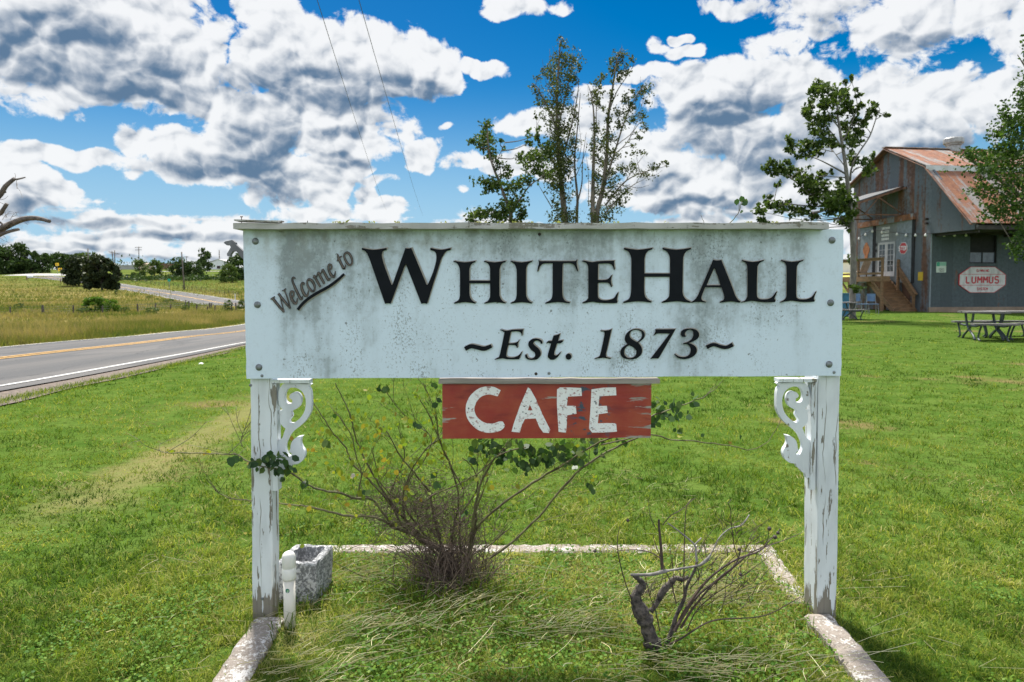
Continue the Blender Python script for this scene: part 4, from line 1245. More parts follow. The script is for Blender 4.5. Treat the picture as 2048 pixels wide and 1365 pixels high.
# ridge ventilator
vb = on_plane(1907, 286, 1, peak[0])
v_ = MB()
v_.lathe((vb.x, peak[0], peak[1] - .2), [(.38, 0), (.38, .45), (.46, .52), (.46, .58), (.40, .60)], 20)
v_.lathe((vb.x, peak[0], peak[1] + .38), [(.52, 0), (.56, .06), (.56, .30), (.50, .36), (.1, .42)], 20)
fix_normals(v_.build('ventilator', simple('pale_sheet', (.34, .35, .35), (.24, .24, .24), 5, .5, .3), barn, smooth=False))
# door track, sliding doors, glazed double door
a, b = gab(1719, 452, -.1), gab(1829, 433, -.1)
m_ = MB(); m_.beam((-.12, a.y, a.z), (-.12, b.y, b.z), .16, .34)
fix_normals(m_.build('door_track', rusty_metal('track_rust', seams='Y', rust=.40, rustcol=(.25, .10, .045), stretch=(3, 1.2, 1)), barn))


def panel(name, pxa, pxb, zb_, zt_, off, material, th=.05):
    ya, yb = gab(pxa, 500, -off).y, gab(pxb, 500, -off).y
    m = MB()
    m.box(-off - th, -off, min(ya, yb), max(ya, yb), zb_, zt_)
    return m, min(ya, yb), max(ya, yb)


DZ = 2.02
for (pa_, pb_) in ((1722, 1746), (1794, 1824)):
    m, ya, yb = panel('sliding_door', pa_, pb_, DZ - .35, 5.28, .05, None)
    fix_normals(m.build('sliding_door', rusty_metal('door_sheet', base=(.20, .235, .265), seams='Y', rust=.80), barn))
for (pa_, pb_) in ((1746, 1752), (1824, 1830)):
    dk = MB()
    ya, yb = gab(pa_, 500).y, gab(pb_, 500).y
    dk.box(-.06, -.002, min(ya, yb), max(ya, yb), DZ - .4, 5.25)
    fix_normals(dk.build('door_gap', MAT['black'], barn))
m, ya, yb = panel('transom', 1752, 1794, DZ - .3, 5.26, .012, None, .025)
fix_normals(m.build('transom', simple('grey_panel', (.20, .215, .22), (.15, .165, .17), 3, .6), barn))
zt = gab(1776, 485).z; zbm = DZ + .02
frm, gl = MB(), MB()
yA, yB_ = gab(1759, 500).y, gab(1792.5, 500).y
y0, y1 = min(yA, yB_), max(yA, yB_)
ymid = (y0 + y1) / 2
for (p, q) in ((y0, ymid - .01), (ymid + .01, y1)):
    st_ = .11
    frm.box(-.10, -.045, p, p + st_, zbm, zt); frm.box(-.10, -.045, q - st_, q, zbm, zt)
    frm.box(-.10, -.045, p + st_, q - st_, zbm, zbm + .30); frm.box(-.10, -.045, p + st_, q - st_, zt - .12, zt)
    for k in range(1, 5):
        z = zbm + .3 + (zt - zbm - .42) * k / 5
        frm.box(-.095, -.055, p + st_, q - st_, z - .012, z + .012)
    frm.box(-.095, -.055, (p + q) / 2 - .012, (p + q) / 2 + .012, zbm + .3, zt - .12)
    gl.box(-.078, -.07, p + st_, q - st_, zbm + .3, zt - .12)
frm = frm.build('double_door', simple('door_paint', (.42, .43, .44), (.34, .35, .36), 4, .5), barn)
gm, gnt, gb = mat('door_glass')
setin(gnt, gb, 'Base Color', (.05, .06, .065)); setin(gnt, gb, 'Roughness', .06)
gl.build('glass', gm, frm)
# white writing panel over the door: rows of small block letters too far to read
wr = MB()
pa_, pb_ = gab(1765, 455), gab(1780, 482)
for r_ in range(4):
    z = pa_.z - (pa_.z - pb_.z) * (r_ + .1) / 4
    y = max(pa_.y, pb_.y)
    while y > min(pa_.y, pb_.y) + .06:
        w = random.uniform(.06, .13)
        wr.box(-.044, -.0375, y - w, y, z - .13, z)
        if random.random() < .5: wr.box(-.044, -.0375, y - w, y - w * .7, z - .16, z - .13)
        y -= w + .035
fix_normals(wr.build('painted_writing', MAT['white'], barn))
for (px, py) in ((1754, 490), (1754, 502), (1789, 498), (1788, 510)):
    p = gab(px, py); m_ = MB()
    o6 = [((.12 if k % 2 else .06) * cos(k * pi / 6), (.13 if k % 2 else .07) * sin(k * pi / 6)) for k in range(12)]
    m_.prism([o6], lambda q: Vector((-.05, p.y + q[0], p.z + q[1])), lambda q: Vector((-.0375, p.y + q[0], p.z + q[1])))
    fix_normals(m_.build('door_ornament', MAT['black'], barn))
# sloping awning on iron brackets over the door, running away to the left
aw = MB()
YW = 2.4
A_ = gab(1808, 372); Ya, Yb2 = A_.y, A_.y + 2.9
aw0, aw1 = Vector((-.02, 0, 7.25)), Vector((-4.2, 0, 5.92))
aw.add([Vector((p.x, y, p.z + dz)) for y in (Ya, Yb2) for p in (aw0, aw1) for dz in (0, .06)], [[0, 1, 3, 2], [4, 6, 7, 5], [0, 4, 5, 1], [2, 3, 7, 6], [1, 5, 7, 3], [0, 2, 6, 4]])
fix_normals(aw.build('awning', rusty_metal('awning_sheet', base=(.075, .085, .095), seams='Y', rust=.60, stretch=(.4, 2, .4)), barn))
br_ = MB()
for y in (Ya + .05, Yb2 - .1):
    br_.beam((.0, y, 7.18), (-4.2, y, 5.84), .09, .12)
    br_.beam((-.02, y, 5.62), (-2.4, y, 5.62), .07, .07)
    br_.beam((-.02, y, 5.70), (-1.55, y, 6.62), .06, .06)
    br_.beam((-1.55, y, 6.62), (-2.4, y, 5.66), .05, .05)
br_.beam((-.02, Ya - .25, 7.16), (-.02, Yb2 + .3, 7.16), .10, .12)
br_.beam((-2.4, Ya, 5.62), (-2.4, Yb2, 5.62), .06, .06)
fix_normals(br_.build('awning_bracket', MAT['fascia'], barn))
for (px, py) in ((1858, 438), (1858, 447)):
    p = gab(px, py); m_ = MB(); m_.box(-.18, -.002, p.y + .02, p.y + .16, p.z - .05, p.z + .05, bev=.02)
    fix_normals(m_.build('flood_lamp', MAT['dark_metal'], barn))


# ---------------- small signs on the barn, each its own thing
def wall_sign(name, label, pos, rz, cat='sign', group=None):
    return thing(name, label, cat, BM @ Vector(pos), BR + rz, group)


def block(ch):
    """strokes of a plain capital on a 4 x 6 grid"""
    return {'L': [(0, 6, 0, 0), (0, 0, 3.4, 0)], 'U': [(0, 6, 0, 1), (0, 1, 1, 0), (1, 0, 2.6, 0), (2.6, 0, 3.6, 1), (3.6, 1, 3.6, 6)], 'M': [(0, 0, 0, 6), (0, 6, 2, 2.4), (2, 2.4, 4, 6), (4, 6, 4, 0)],
            'S': [(3.6, 5.2, 2.8, 6), (2.8, 6, .8, 6), (.8, 6, 0, 5.2), (0, 5.2, 0, 3.8), (0, 3.8, .6, 3.1), (.6, 3.1, 3, 3.0), (3, 3.0, 3.6, 2.2), (3.6, 2.2, 3.6, .8), (3.6, .8, 2.8, 0), (2.8, 0, .8, 0), (.8, 0, 0, .8)],
            'T': [(0, 6, 4, 6), (2, 6, 2, 0)], 'O': [(.8, 0, 0, 1), (0, 1, 0, 5), (0, 5, .8, 6), (.8, 6, 3, 6), (3, 6, 3.8, 5), (3.8, 5, 3.8, 1), (3.8, 1, 3, 0), (3, 0, .8, 0)], 'P': [(0, 0, 0, 6), (0, 6, 2.8, 6), (2.8, 6, 3.6, 5.2), (3.6, 5.2, 3.6, 3.8), (3.6, 3.8, 2.8, 3), (2.8, 3, 0, 3)],
            'I': [(1, 0, 1, 6)], 'N': [(0, 0, 0, 6), (0, 6, 3.6, 0), (3.6, 0, 3.6, 6)], 'G': [(3.6, 5, 2.8, 6), (2.8, 6, .8, 6), (.8, 6, 0, 5), (0, 5, 0, 1), (0, 1, .8, 0), (.8, 0, 3.6, 0), (3.6, 0, 3.6, 2.6), (3.6, 2.6, 2, 2.6)],
            'Y': [(0, 6, 2, 3), (4, 6, 2, 3), (2, 3, 2, 0)], 'E': [(3.4, 6, 0, 6), (0, 6, 0, 0), (0, 0, 3.4, 0), (0, 3, 2.8, 3)]}[ch]


def word(mb, text, x, z, size, th, y0, sp=5.4):
    """block lettering in the plane y = y0"""
    k = size / 6
    wd = ((len(text) - 1) * sp + 4) * k
    for i, ch in enumerate(text):
        for j, (a, b, c, d) in enumerate(block(ch)):
            ox = x - wd / 2 + i * sp * k
            mb.beam((ox + a * k, y0 - j * .0006, z - size / 2 + b * k), (ox + c * k, y0 - j * .0006, z - size / 2 + d * k), th, .004, up=(0, 1, 0))


# octagonal sign on the long wall
lc = lng(1964, 560)
oc = wall_sign('octagonal_sign', 'white octagonal plate with red lettering on the shaded long wall of the barn', (lc.x, -.003, lc.z), 0)
hw_, hh_ = (lng(2011, 560).x - lng(1917, 560).x) / 2, (lng(1964, 534).z - lng(1964, 586).z) / 2
octo = lambda k: [(-hw_ * k, -hh_ * .40 * k), (-hw_ * .52 * k, -hh_ * k), (hw_ * .52 * k, -hh_ * k), (hw_ * k, -hh_ * .40 * k), (hw_ * k, hh_ * .40 * k), (hw_ * .52 * k, hh_ * k), (-hw_ * .52 * k, hh_ * k), (-hw_ * k, hh_ * .40 * k)]
o1 = MB(); o1.prism([octo(1.0)], lambda p: Vector((p[0], -.035, p[1])), lambda p: Vector((p[0], 0, p[1])))
fix_normals(o1.build('plate', MAT['red'], oc))
o1 = MB(); o1.prism([octo(.965)], lambda p: Vector((p[0], -.039, p[1])), lambda p: Vector((p[0], -.0352, p[1])))
fix_normals(o1.build('face', simple('stained_white', (.60, .60, .59), (.34, .33, .31), 2.2, .6, stretch=(1.5, 1, .6), contrast=(.4, .8)), oc))
o1 = MB()
for z in (hh_ * .42, -hh_ * .42): o1.box(-hw_ * .95, hw_ * .95, -.042, -.0392, z - .012, z + .012)
word(o1, 'LUMMUS', 0, 0, .36, .085, -.043, 5.9)
word(o1, 'GINNING', 0, hh_ * .70, .13, .03, -.043, 5.2)
word(o1, 'SYSTEM', 0, -hh_ * .70, .13, .03, -.043, 5.2)
o1.build('lettering', MAT['red'], oc)
# stop sign on the right sliding door
p = gab(1807, 497, -.1)
ss = wall_sign('stop_sign', 'round red stop sign on the sliding door right of the glazed doors', (-.102, p.y, p.z), -pi / 2)
rr = .37
og = [(rr * cos(pi / 8 + k * pi / 4), rr * sin(pi / 8 + k * pi / 4)) for k in range(8)]
o1 = MB(); o1.prism([og], lambda q: Vector((q[0], -.02, q[1])), lambda q: Vector((q[0], 0, q[1])))
fix_normals(o1.build('plate', MAT['white'], ss))
o1 = MB(); o1.prism([[(a * .92, c * .92) for a, c in og]], lambda q: Vector((q[0], -.024, q[1])), lambda q: Vector((q[0], -.0202, q[1])))
fix_normals(o1.build('face', MAT['red'], ss))
o1 = MB(); word(o1, 'STOP', 0, 0, .22, .05, -.027); o1.build('lettering', MAT['white'], ss)
# rusty fish-shaped plaque on the left door
p = gab(1733, 502, -.1)
fs_ = wall_sign('rusty_plaque', 'rust orange diamond shaped plaque on the left sliding door', (-.102, p.y, p.z), -pi / 2, 'plaque')
og = [(0, -.55), (.16, -.42), (.13, -.30), (.30, -.05), (.32, .12), (.20, .30), (.05, .52), (-.05, .52), (-.2, .30), (-.32, .12), (-.30, -.05), (-.13, -.30), (-.16, -.42)]
o1 = MB(); o1.prism([og], lambda q: Vector((q[0], -.03, q[1])), lambda q: Vector((q[0], 0, q[1])))
fix_normals(o1.build('plate', simple('rust_orange', (.42, .16, .06), (.28, .11, .05), 7, .8), fs_))
# yellow notice at the corner, green and white notice on the long wall
p = gab(1841, 553, -.01)
yn = wall_sign('yellow_notice', 'plain yellow rectangular notice near the corner of the barn', (-.004, p.y, p.z), -pi / 2, 'notice')
o1 = MB(); o1.box(-.19, .19, -.02, 0, -.24, .24, bev=.004); fix_normals(o1.build('plate', simple('sign_yellow', (.62, .42, .02), (.52, .34, .02), 5, .5), yn))
o1 = MB()
for k in range(4): o1.box(-.14, .14 - .07 * (k % 2), -.0225, -.0202, .15 - k * .10, .165 - k * .10)
fix_normals(o1.build('print', simple('notice_print', (.50, .33, .03), (.42, .28, .03), 5, .5), yn))
p = lng(1882, 535)
gn = wall_sign('green_white_notice', 'small green and white notice on the long barn wall left of the octagonal plate', (p.x, -.003, p.z), 0, 'notice')
o1 = MB(); o1.box(-.30, .30, -.02, 0, -.29, .29, bev=.004); o1.build('plate', simple('pale_green_sign', (.52, .60, .52), (.45, .52, .46), 5, .5), gn)
o1 = MB(); o1.box(-.29, -.10, -.0225, -.0202, .05, .28, 0); o1.box(-.09, .29, -.0225, -.0202, .08, .28, 1)
for k in range(3): o1.box(-.16 + .03 * k, .18, -.0225, -.0202, -.10 - k * .07, -.075 - k * .07, 2)
o1.build('print', [simple('sign_green', (.02, .30, .17), (.02, .25, .15), 5, .5), simple('sign_pale_green', (.20, .42, .30), (.16, .36, .26), 30, .5), MAT['dark_metal']], gn)

# string of bulbs under the eave and across the gable wall
sl_ = thing('string_lights', 'cable of white hanging bulbs strung along the barn eave and gable', 'string lights', BM @ Vector((0, -.4, 4.2)), BR)
SB = Matrix.Translation((0, -.4, 4.2))
bulbs_px = [(1888, 471), (1909, 471), (1932, 471), (1955, 469), (1980, 468), (2007, 465), (2033, 463)]
L_ = [lng(px, py, -.45) for px, py in bulbs_px]
Lg = [gab(px, py, -.22) for px, py in ((1718, 478), (1731, 470), (1745, 463), (1764, 465), (1794, 469), (1812, 471), (1831, 471), (1851, 471))]
cab = MB()
pts = [Vector((p.x, p.y, p.z + .12)) for p in Lg] + [Vector((p.x, p.y, p.z + .12)) for p in L_] + [L_[-1] + Vector((4, 0, .3))]
pp = []
for i in range(len(pts) - 1):
    for t in (0, .25, .5, .75):
        q = pts[i].lerp(pts[i + 1], t); q.z -= .18 * t * (1 - t); pp.append(q)
cab.tube(pp + [pts[-1]], .012, 5)
fix_normals(cab.build('cable', MAT['dark_metal'], sl_, local=SB))
MAT['bulb'] = simple('white_bulb', (.80, .80, .77), (.74, .74, .72), 5, .3)
for p in L_ + Lg:
    m_ = MB()
    m_.lathe((p.x, p.y, p.z), [(.01, -.075), (.05, -.06), (.07, -.02), (.062, .02), (.035, .06), (.03, .10)], 10)
    fix_normals(m_.build('bulb', MAT['bulb'], sl_, local=SB, smooth=True))

# ---------------- timber deck and stair at the door
dk_ = thing('wooden_deck', 'raised brown timber deck with railings and stair at the barn doors', 'deck', BM @ Vector((-1.0, 3.6, 0)), BR)
DL = Matrix.Translation((-1.0, 3.6, 0))
WD = MAT['wood_deck']
X0, X1 = -2.0, -.14
yR, yS, yL = 1.2, 3.3, 6.9           # outer corner, head of the stair, far end
XS = -1.55
m_ = MB()
for k in range(12):
    x = X0 + (X1 - X0) * k / 12; xe = x + (X1 - X0) / 12 - .006
    m_.box(x + .006, xe, yR if xe < XS else yS, yL, DZ - .04, DZ)
m_.box(X0 - .03, X0, yR, yL, DZ - .30, DZ - .002); m_.box(X0 - .03, XS, yR - .04, yR, DZ - .30, DZ - .002)
m_.box(XS - .04, XS, yR, yS, DZ - .3, DZ - .041); m_.box(XS, X1, yS - .04, yS, DZ - .3, DZ - .002)
m_.box(X0, X1, yL, yL + .04, DZ - .3, DZ - .002)
for y in (3.9, 4.8, 5.8): m_.box(X0 + .001, X1, y, y + .05, DZ - .25, DZ - .041)
fix_normals(m_.build('platform', WD, dk_, local=DL))
for (x, y) in ((X0 + .05, yR + .06), (X0 + .05, 4.3), (X0 + .05, yL - .1), (X1 - .1, yS + .1), (X1 - .1, yL - .1)):
    m_ = MB(); m_.box(x - .06, x + .06, y - .06, y + .06, -.1, DZ - .041)
    m_.build('deck_post', WD, dk_, local=DL)
for (y, s_) in ((yR + .06, 1), (4.3, -1), (4.3, 1), (yL - .1, -1)):
    m_ = MB(); m_.beam((X0 + .05, y, DZ - 1.0), (X0 + .05, y + s_ * .8, DZ - .28), .05, .12)
    fix_normals(m_.build('brace', WD, dk_, local=DL))
m_ = MB()
rt = DZ + 1.02
for (x, y) in ((X0 + .02, yR + .02), (X0 + .02, 3.4), (X0 + .02, yL - .05)): m_.box(x - .05, x + .05, y - .05, y + .05, DZ, rt)
m_.box(X0 - .07, X0 + .10, yR - .06, yL, rt, rt + .05)
m_.box(X0 - .01, X0 + .04, yR + .07, 3.35, DZ + .10, DZ + .22); m_.box(X0 - .01, X0 + .04, 3.45, yL - .1, DZ + .10, DZ + .22)
m_.box(X0 - .01, X0 + .04, yR + .07, 3.35, rt - .13, rt - .001); m_.box(X0 - .01, X0 + .04, 3.45, yL - .1, rt - .13, rt - .001)
fix_normals(m_.build('railing', WD, dk_, local=DL))
stp = MB()
NS = 9
sy0, sy1 = yS - .05, .80
for k in range(NS):
    z = DZ - (k + 1) * DZ / (NS + 1)
    y1_ = sy0 + (sy1 - sy0) * k / NS; y0_ = sy0 + (sy1 - sy0) * (k + 1) / NS
    stp.box(-1.50, -.16, y0_ - .03, y1_ - .001, z - .045, z)
    stp.box(-1.48, -.18, y0_ + .0, y0_ + .02, z - .2, z - .046)
for x in (-1.52, -.155):
    stp.beam((x, sy0, DZ - .18), (x, sy1, -.02), .04, .26)
fix_normals(stp.build('stair', WD, dk_, local=DL))
hr = MB()
hr.beam((-.22, 2.32, 2.64), (-.22, .72, .97), .18, .05)
hr.beam((-.22, 2.22, 2.28), (-.22, .86, .82), .04, .30)
hr.box(-.28, -.16, 2.22, 2.34, DZ - 1.2, DZ + 1.0); hr.box(-.28, -.16, .88, 1.0, -.05, 1.1)
fix_normals(hr.build('handrail', WD, dk_, local=DL))

# slanted plank chair standing on the deck
ch_ = thing('deck_chair', 'low slanted plank chair standing on the barn deck behind the railing', 'chair', BM @ Vector((-1.0, 4.6, DZ)), BR)
m_ = MB()
m_.beam((-.15, -.45, .28), (-.15, .35, .36), .5, .03); fix_normals(m_.build('seat', simple('grey_plank', (.32, .25, .2), (.24, .19, .15), 5, .8), ch_))
m_ = MB(); m_.beam((-.15, -.40, .25), (-.15, -.85, .95), .5, .03); fix_normals(m_.build('backrest', simple('pale_plank', (.40, .33, .28), (.3, .25, .2), 5, .8), ch_))
for x in (-.38, .08):
    for y in (-.42, .33):
        m_ = MB(); m_.box(x - .03, x + .03, y - .03, y + .03, 0, .34); m_.build('leg', WD, ch_)

# two blue school chairs under the deck
MAT['blue_plastic'] = simple('blue_plastic', (.10, .18, .31), (.07, .13, .24), 4, .45)


def blue_chair(px, py, rz, label):
    g = G(px, py)
    c = thing('blue_chair', label, 'chair', (g.x, g.y, g.z), rz, 'blue chairs below the deck')
    m = MB(); m.box(-.27, .27, -.25, .25, .50, .53, bev=.05); m.build('seat', MAT['blue_plastic'], c)
    m = MB()
    for k in range(6):
        a = -.9 + 1.8 * k / 5; b = -.9 + 1.8 * (k + 1) / 5
        if k >= 5: break
        m.beam((.27 * sin(a), .33 - .08 * cos(a) * .6, .86), (.27 * sin(b), .33 - .08 * cos(b) * .6, .86), .02, .40)
    fix_normals(m.build('backrest', MAT['blue_plastic'], c))
    for (x, y) in ((-.22, -.22), (.22, -.22), (-.22, .22), (.22, .22)):
        m = MB(); m.tube([(x * 1.18, y * 1.25, 0), (x, y, .5)] + ([(x * .9, .30, .95)] if y > 0 else []), .016, 6)
        fix_normals(m.build('leg', MAT['grey_metal'], c))


blue_chair(1723, 628, R(20), 'blue moulded chair under the barn deck, nearer the pale tree trunk')
blue_chair(1744, 628, R(-15), 'blue moulded chair under the barn deck, nearer the timber stair')

# blue bin between the sign post and the tree
g = G(1690, 633)
bn = thing('blue_bin', 'tall blue bin half hidden behind the right sign post', 'bin', (g.x, g.y, 0), R(10))
m_ = MB(); m_.prism([[(-.30, -.30), (.30, -.30), (.30, .30), (-.30, .30)]], lambda p: Vector((p[0], p[1], 1.05)), lambda p: Vector((p[0] * .85, p[1] * .85, .0)))
fix_normals(m_.build('body', simple('bin_blue', (.02, .14, .26), (.015, .1, .2), 3, .5), bn))
m_ = MB(); m_.box(-.33, .33, -.33, .33, 1.05, 1.11, bev=.05); m_.build('lid', simple('bin_lid', (.02, .11, .2), (.015, .09, .16), 3, .5), bn)

# ---------------- picnic tables
MAT['table_top'] = simple('weathered_table_boards', (.15, .145, .14), (.09, .085, .08), 5, .75, stretch=(.5, 8, 8))
MAT['table_frame'] = simple('painted_steel_frame', (.075, .10, .105), (.05, .06, .06), 6, .5, .3)


def picnic(x, y, rz, L, label, z=0.0):
    t = thing('picnic_table', label, 'picnic table', (x, y, z), rz, 'picnic tables on the lawn')
    m = MB()
    for k in range(5): m.box(-L / 2 + random.uniform(-.02, .02), L / 2, -.36 + k * .145, -.36 + k * .145 + .135, .70, .745)
    m.build('table_top', MAT['table_top'], t)
    for s in (-1, 1):
        m = MB()
        for k in range(2): m.box(-L / 2 + random.uniform(-.02, .02), L / 2, s * .70 - .15 + k * .15, s * .70 - .15 + k * .15 + .14, .405, .45)
        m.build('bench', MAT['table_top'], t)
    for x_ in (-L * .33, L * .33):
        m = MB()
        for s in (-1, 1):
            m.tube(catmull([(x_, s * .26, .70), (x_, s * .20, .50), (x_, s * .05, .30), (x_, -s * .30, .10), (x_, -s * .40, .0)], 4), .030, 8)
            m.tube(catmull([(x_, s * .12, .36), (x_, s * .45, .36), (x_, s * .68, .405)], 4), .028, 8)
            m.tube(catmull([(x_, s * .78, .40), (x_, s * .66, .22), (x_, s * .60, .06), (x_, s * .72, .0)], 4), .024, 8)
        fix_normals(m.build('frame', MAT['table_frame'], t, smooth=True))


g = G(1962, 683)
picnic(g.x + .42, g.y + .55, R(-14), 1.0, 'grey topped picnic table with its bench facing the sign, left of the pair')
g = G(2040, 680)
picnic(g.x + .30, g.y + .5, R(-8), 1.5, 'picnic table cut off by the right edge of the photo')
g = G(1694, 640)
picnic(g.x - .1, g.y + .3, R(15), 1.4, 'dark picnic bench and table half hidden behind the right sign post', 0)


# ================================================================== plants
rng = np.random.default_rng(7)
random.seed(11)


def leaf_cloud(name, centers, sizes, material, par=None, aspect=.62, mat4=None, flat=0.0, tone=None, fold=True):
    """many leaf-shaped faces; each leaf is a folded blade of four corners"""
    c = np.asarray(centers, float); n = len(c)
    s = np.asarray(sizes, float).reshape(-1, 1)
    a = rng.normal(size=(n, 3)); a[:, 2] *= (1 - flat)
    a /= np.linalg.norm(a, axis=1, keepdims=True)
    r = rng.normal(size=(n, 3)); b = np.cross(a, r); b /= np.linalg.norm(b, axis=1, keepdims=True)
    nr = np.cross(a, b)
    w = aspect / 2
    v = np.stack([c - a * s * .5, c + b * s * w - a * s * .05 + nr * s * .10, c + a * s * .5, c - b * s * w - a * s * .05 + nr * s * .10], 1).reshape(-1, 3)
    if mat4 is not None:
        v = (np.c_[v, np.ones(len(v))] @ np.array(mat4.inverted()).T)[:, :3]
    f = np.arange(4 * n).reshape(n, 4)
    o = np_mesh(name, v, f, material, tone=rng.random(n) if tone is None else tone)
    if par: o.parent = par
    return o


def cluster_points(cl, s, ox, oy, Y, dens, depth=.55, size_px=1.0, jit=.5):
    """leaf positions for clusters given in picture space as (x, y, rx, ry); each gets its own distance"""
    out = []
    for (x, y, rx, ry) in cl:
        px, py = ox + x / s, oy + y / s
        rx, ry = rx / s, ry / s
        yc = Y + random.gauss(0, depth)
        n = max(3, int(dens * rx * ry))
        k = Y / F
        sub = [(random.gauss(0, .42), random.gauss(0, .42), random.gauss(0, .5)) for _ in range(max(2, n // 9))]
        for _ in range(n):
            q = random.choice(sub)
            u, v, w = q[0] + random.gauss(0, .24), q[1] + random.gauss(0, .24), q[2] + random.gauss(0, .3)
            p = PT(px + u * rx * 1.25, py + v * ry * 1.25, yc + w * (rx + ry) / 2 * k)
            out.append(p)
    return out


def px_path(pts, s, ox, oy, Y, n=4, wob=.0):
    w = [PT(ox + x / s, oy + y / s, Y + random.uniform(-wob, wob)) for x, y in pts]
    return catmull(w, n)


def limb(mb, pts, r0, r1, n=6, mi=0):
    k = len(pts)
    mb.tube(pts, [r0 + (r1 - r0) * i / (k - 1) for i in range(k)], n, mi)


def auto_twigs(mb, cl, s, ox, oy, Y, mains, r=.02):
    """thin branches from the nearest main limb to each leaf cluster"""
    allp = [p for m in mains for p in m]
    for (x, y, rx, ry) in cl:
        t = PT(ox + x / s, oy + y / s, Y + random.gauss(0, .4))
        cand = [p for p in allp if p.z < t.z + .1] or allp
        b = min(cand, key=lambda p: (p - t).length + max(0, p.z - t.z + .15) * 2)
        if (b - t).length < .08: continue
        m = b.lerp(t, .5) + Vector((random.gauss(0, .05), random.gauss(0, .05), -.06 * (b - t).length))
        limb(mb, catmull([b, m, t], 3), r, r * .35, 4)


LEAF_A = leaf_mat('dark_leaf', [(.026, .045, .014), (.046, .078, .020), (.074, .112, .028), (.11, .145, .04)], .36)
LEAF_B = leaf_mat('small_leaf', [(.034, .044, .020), (.056, .072, .026), (.082, .100, .034), (.12, .13, .05)], .34)
LEAF_OAK = leaf_mat('bright_leaf', [(.018, .040, .012), (.034, .068, .016), (.058, .105, .022), (.085, .14, .03)], .34)


def tree(name, label, base, mains, cl, s, ox, oy, Y, leaf, leafm, dens, twig=.018, bark='bark', group=None, depth=.5, extra=None):
    """mains: list of (points, r0, r1) in picture space"""
    t = thing(name, label, 'tree', base, 0, group)
    tb = MB(); paths = []
    for pts, r0, r1 in mains:
        p = px_path(pts, s, ox, oy, Y, 4, .12)
        paths.append(p); limb(tb, p, r0, r1, 7)
    fix_normals(part('trunk', tb, MAT[bark], t, smooth=True))
    bb = MB(); auto_twigs(bb, cl, s, ox, oy, Y, paths, twig)
    if extra:
        for pts, r0, r1 in extra: limb(bb, px_path(pts, s, ox, oy, Y, 4, .2), r0, r1, 4)
    part('branches', bb, MAT[bark], t)
    P = cluster_points(cl, s, ox, oy, Y, dens, depth)
    leaf_cloud('crown', P, rng.uniform(.65, 1.25, len(P)) * leaf, leafm, t, .7, world_matrix(t))
    return t


Z3 = (3.413, 900, 60)
CA = [(262, 640, 30, 40), (240, 720, 60, 50), (150, 775, 40, 25), (230, 800, 60, 50), (350, 765, 25, 15), (290, 850, 50, 50), (340, 930, 40, 25), (385, 970, 40, 35), (240, 1030, 70, 30), (280, 1080, 50, 40), (330, 1050, 40, 40), (400, 1070, 50, 40), (470, 1060, 50, 50), (540, 1020, 40, 40), (430, 1180, 90, 40), (380, 1230, 70, 40), (220, 1250, 70, 40), (150, 1290, 40, 40), (320, 1270, 80, 40), (490, 1250, 40, 50), (430, 1300, 50, 20), (480, 860, 30, 30), (560, 880, 80, 60), (590, 720, 30, 40), (540, 770, 30, 40), (600, 950, 60, 40), (640, 830, 60, 60), (650, 1000, 40, 30), (300, 1380, 120, 60), (450, 1400, 90, 60)]
CB = [(755, 70, 40, 25), (780, 110, 30, 20), (740, 190, 50, 40), (790, 200, 40, 40), (850, 190, 50, 50), (870, 250, 30, 40), (760, 260, 50, 50), (690, 290, 30, 60), (640, 290, 30, 30), (600, 330, 30, 30), (570, 375, 30, 20), (600, 430, 40, 40), (640, 490, 50, 40), (720, 330, 50, 60), (800, 330, 50, 60), (850, 330, 30, 40), (720, 430, 60, 60), (790, 440, 60, 50), (700, 520, 60, 50), (770, 540, 70, 50), (850, 570, 30, 50), (700, 600, 50, 60), (730, 680, 70, 80), (800, 660, 50, 60), (740, 780, 80, 70), (840, 780, 40, 50), (740, 880, 90, 80), (820, 880, 40, 50), (720, 980, 80, 60), (790, 980, 60, 60), (740, 1060, 70, 60), (780, 1150, 60, 60), (700, 1180, 30, 30), (780, 1250, 70, 50), (710, 1280, 40, 30), (860, 1280, 30, 30), (620, 600, 40, 20), (590, 600, 20, 20), (735, 730, 50, 60), (750, 830, 60, 60), (745, 930, 60, 60), (770, 1350, 90, 70), (720, 1020, 50, 50)]
CC = [(1175, 160, 50, 30), (1150, 220, 60, 40), (1120, 270, 40, 40), (1180, 290, 50, 40), (1240, 200, 20, 30), (1130, 340, 40, 30), (1050, 310, 30, 25), (1010, 360, 40, 40), (1000, 420, 40, 40), (985, 480, 40, 40), (1020, 510, 30, 30), (1110, 450, 30, 40), (1320, 400, 50, 40), (1280, 440, 50, 30), (1250, 420, 20, 20), (1330, 490, 30, 25), (1200, 480, 40, 40), (1250, 520, 40, 30), (1170, 560, 50, 40), (1240, 600, 40, 30), (1300, 590, 40, 40), (1150, 640, 40, 40), (1060, 560, 30, 30), (1080, 630, 30, 40), (1330, 670, 30, 30), (1280, 730, 30, 25), (1050, 720, 50, 50), (990, 680, 30, 60), (1110, 740, 40, 40), (1050, 800, 60, 50), (980, 800, 30, 40), (1120, 850, 50, 40), (1000, 880, 40, 50), (1070, 920, 60, 50), (1240, 780, 30, 20), (1270, 850, 40, 30), (1190, 960, 40, 30), (1240, 940, 40, 40), (1310, 980, 60, 30), (1390, 940, 50, 25), (1460, 910, 30, 20), (1100, 1000, 60, 50), (1000, 1000, 40, 60), (1000, 1100, 40, 60), (1080, 1100, 60, 60), (1160, 1120, 70, 40), (1160, 1170, 50, 40), (980, 1200, 30, 60), (1080, 1220, 60, 50), (1060, 1280, 60, 40), (980, 1290, 30, 40), (1020, 1380, 90, 60)]
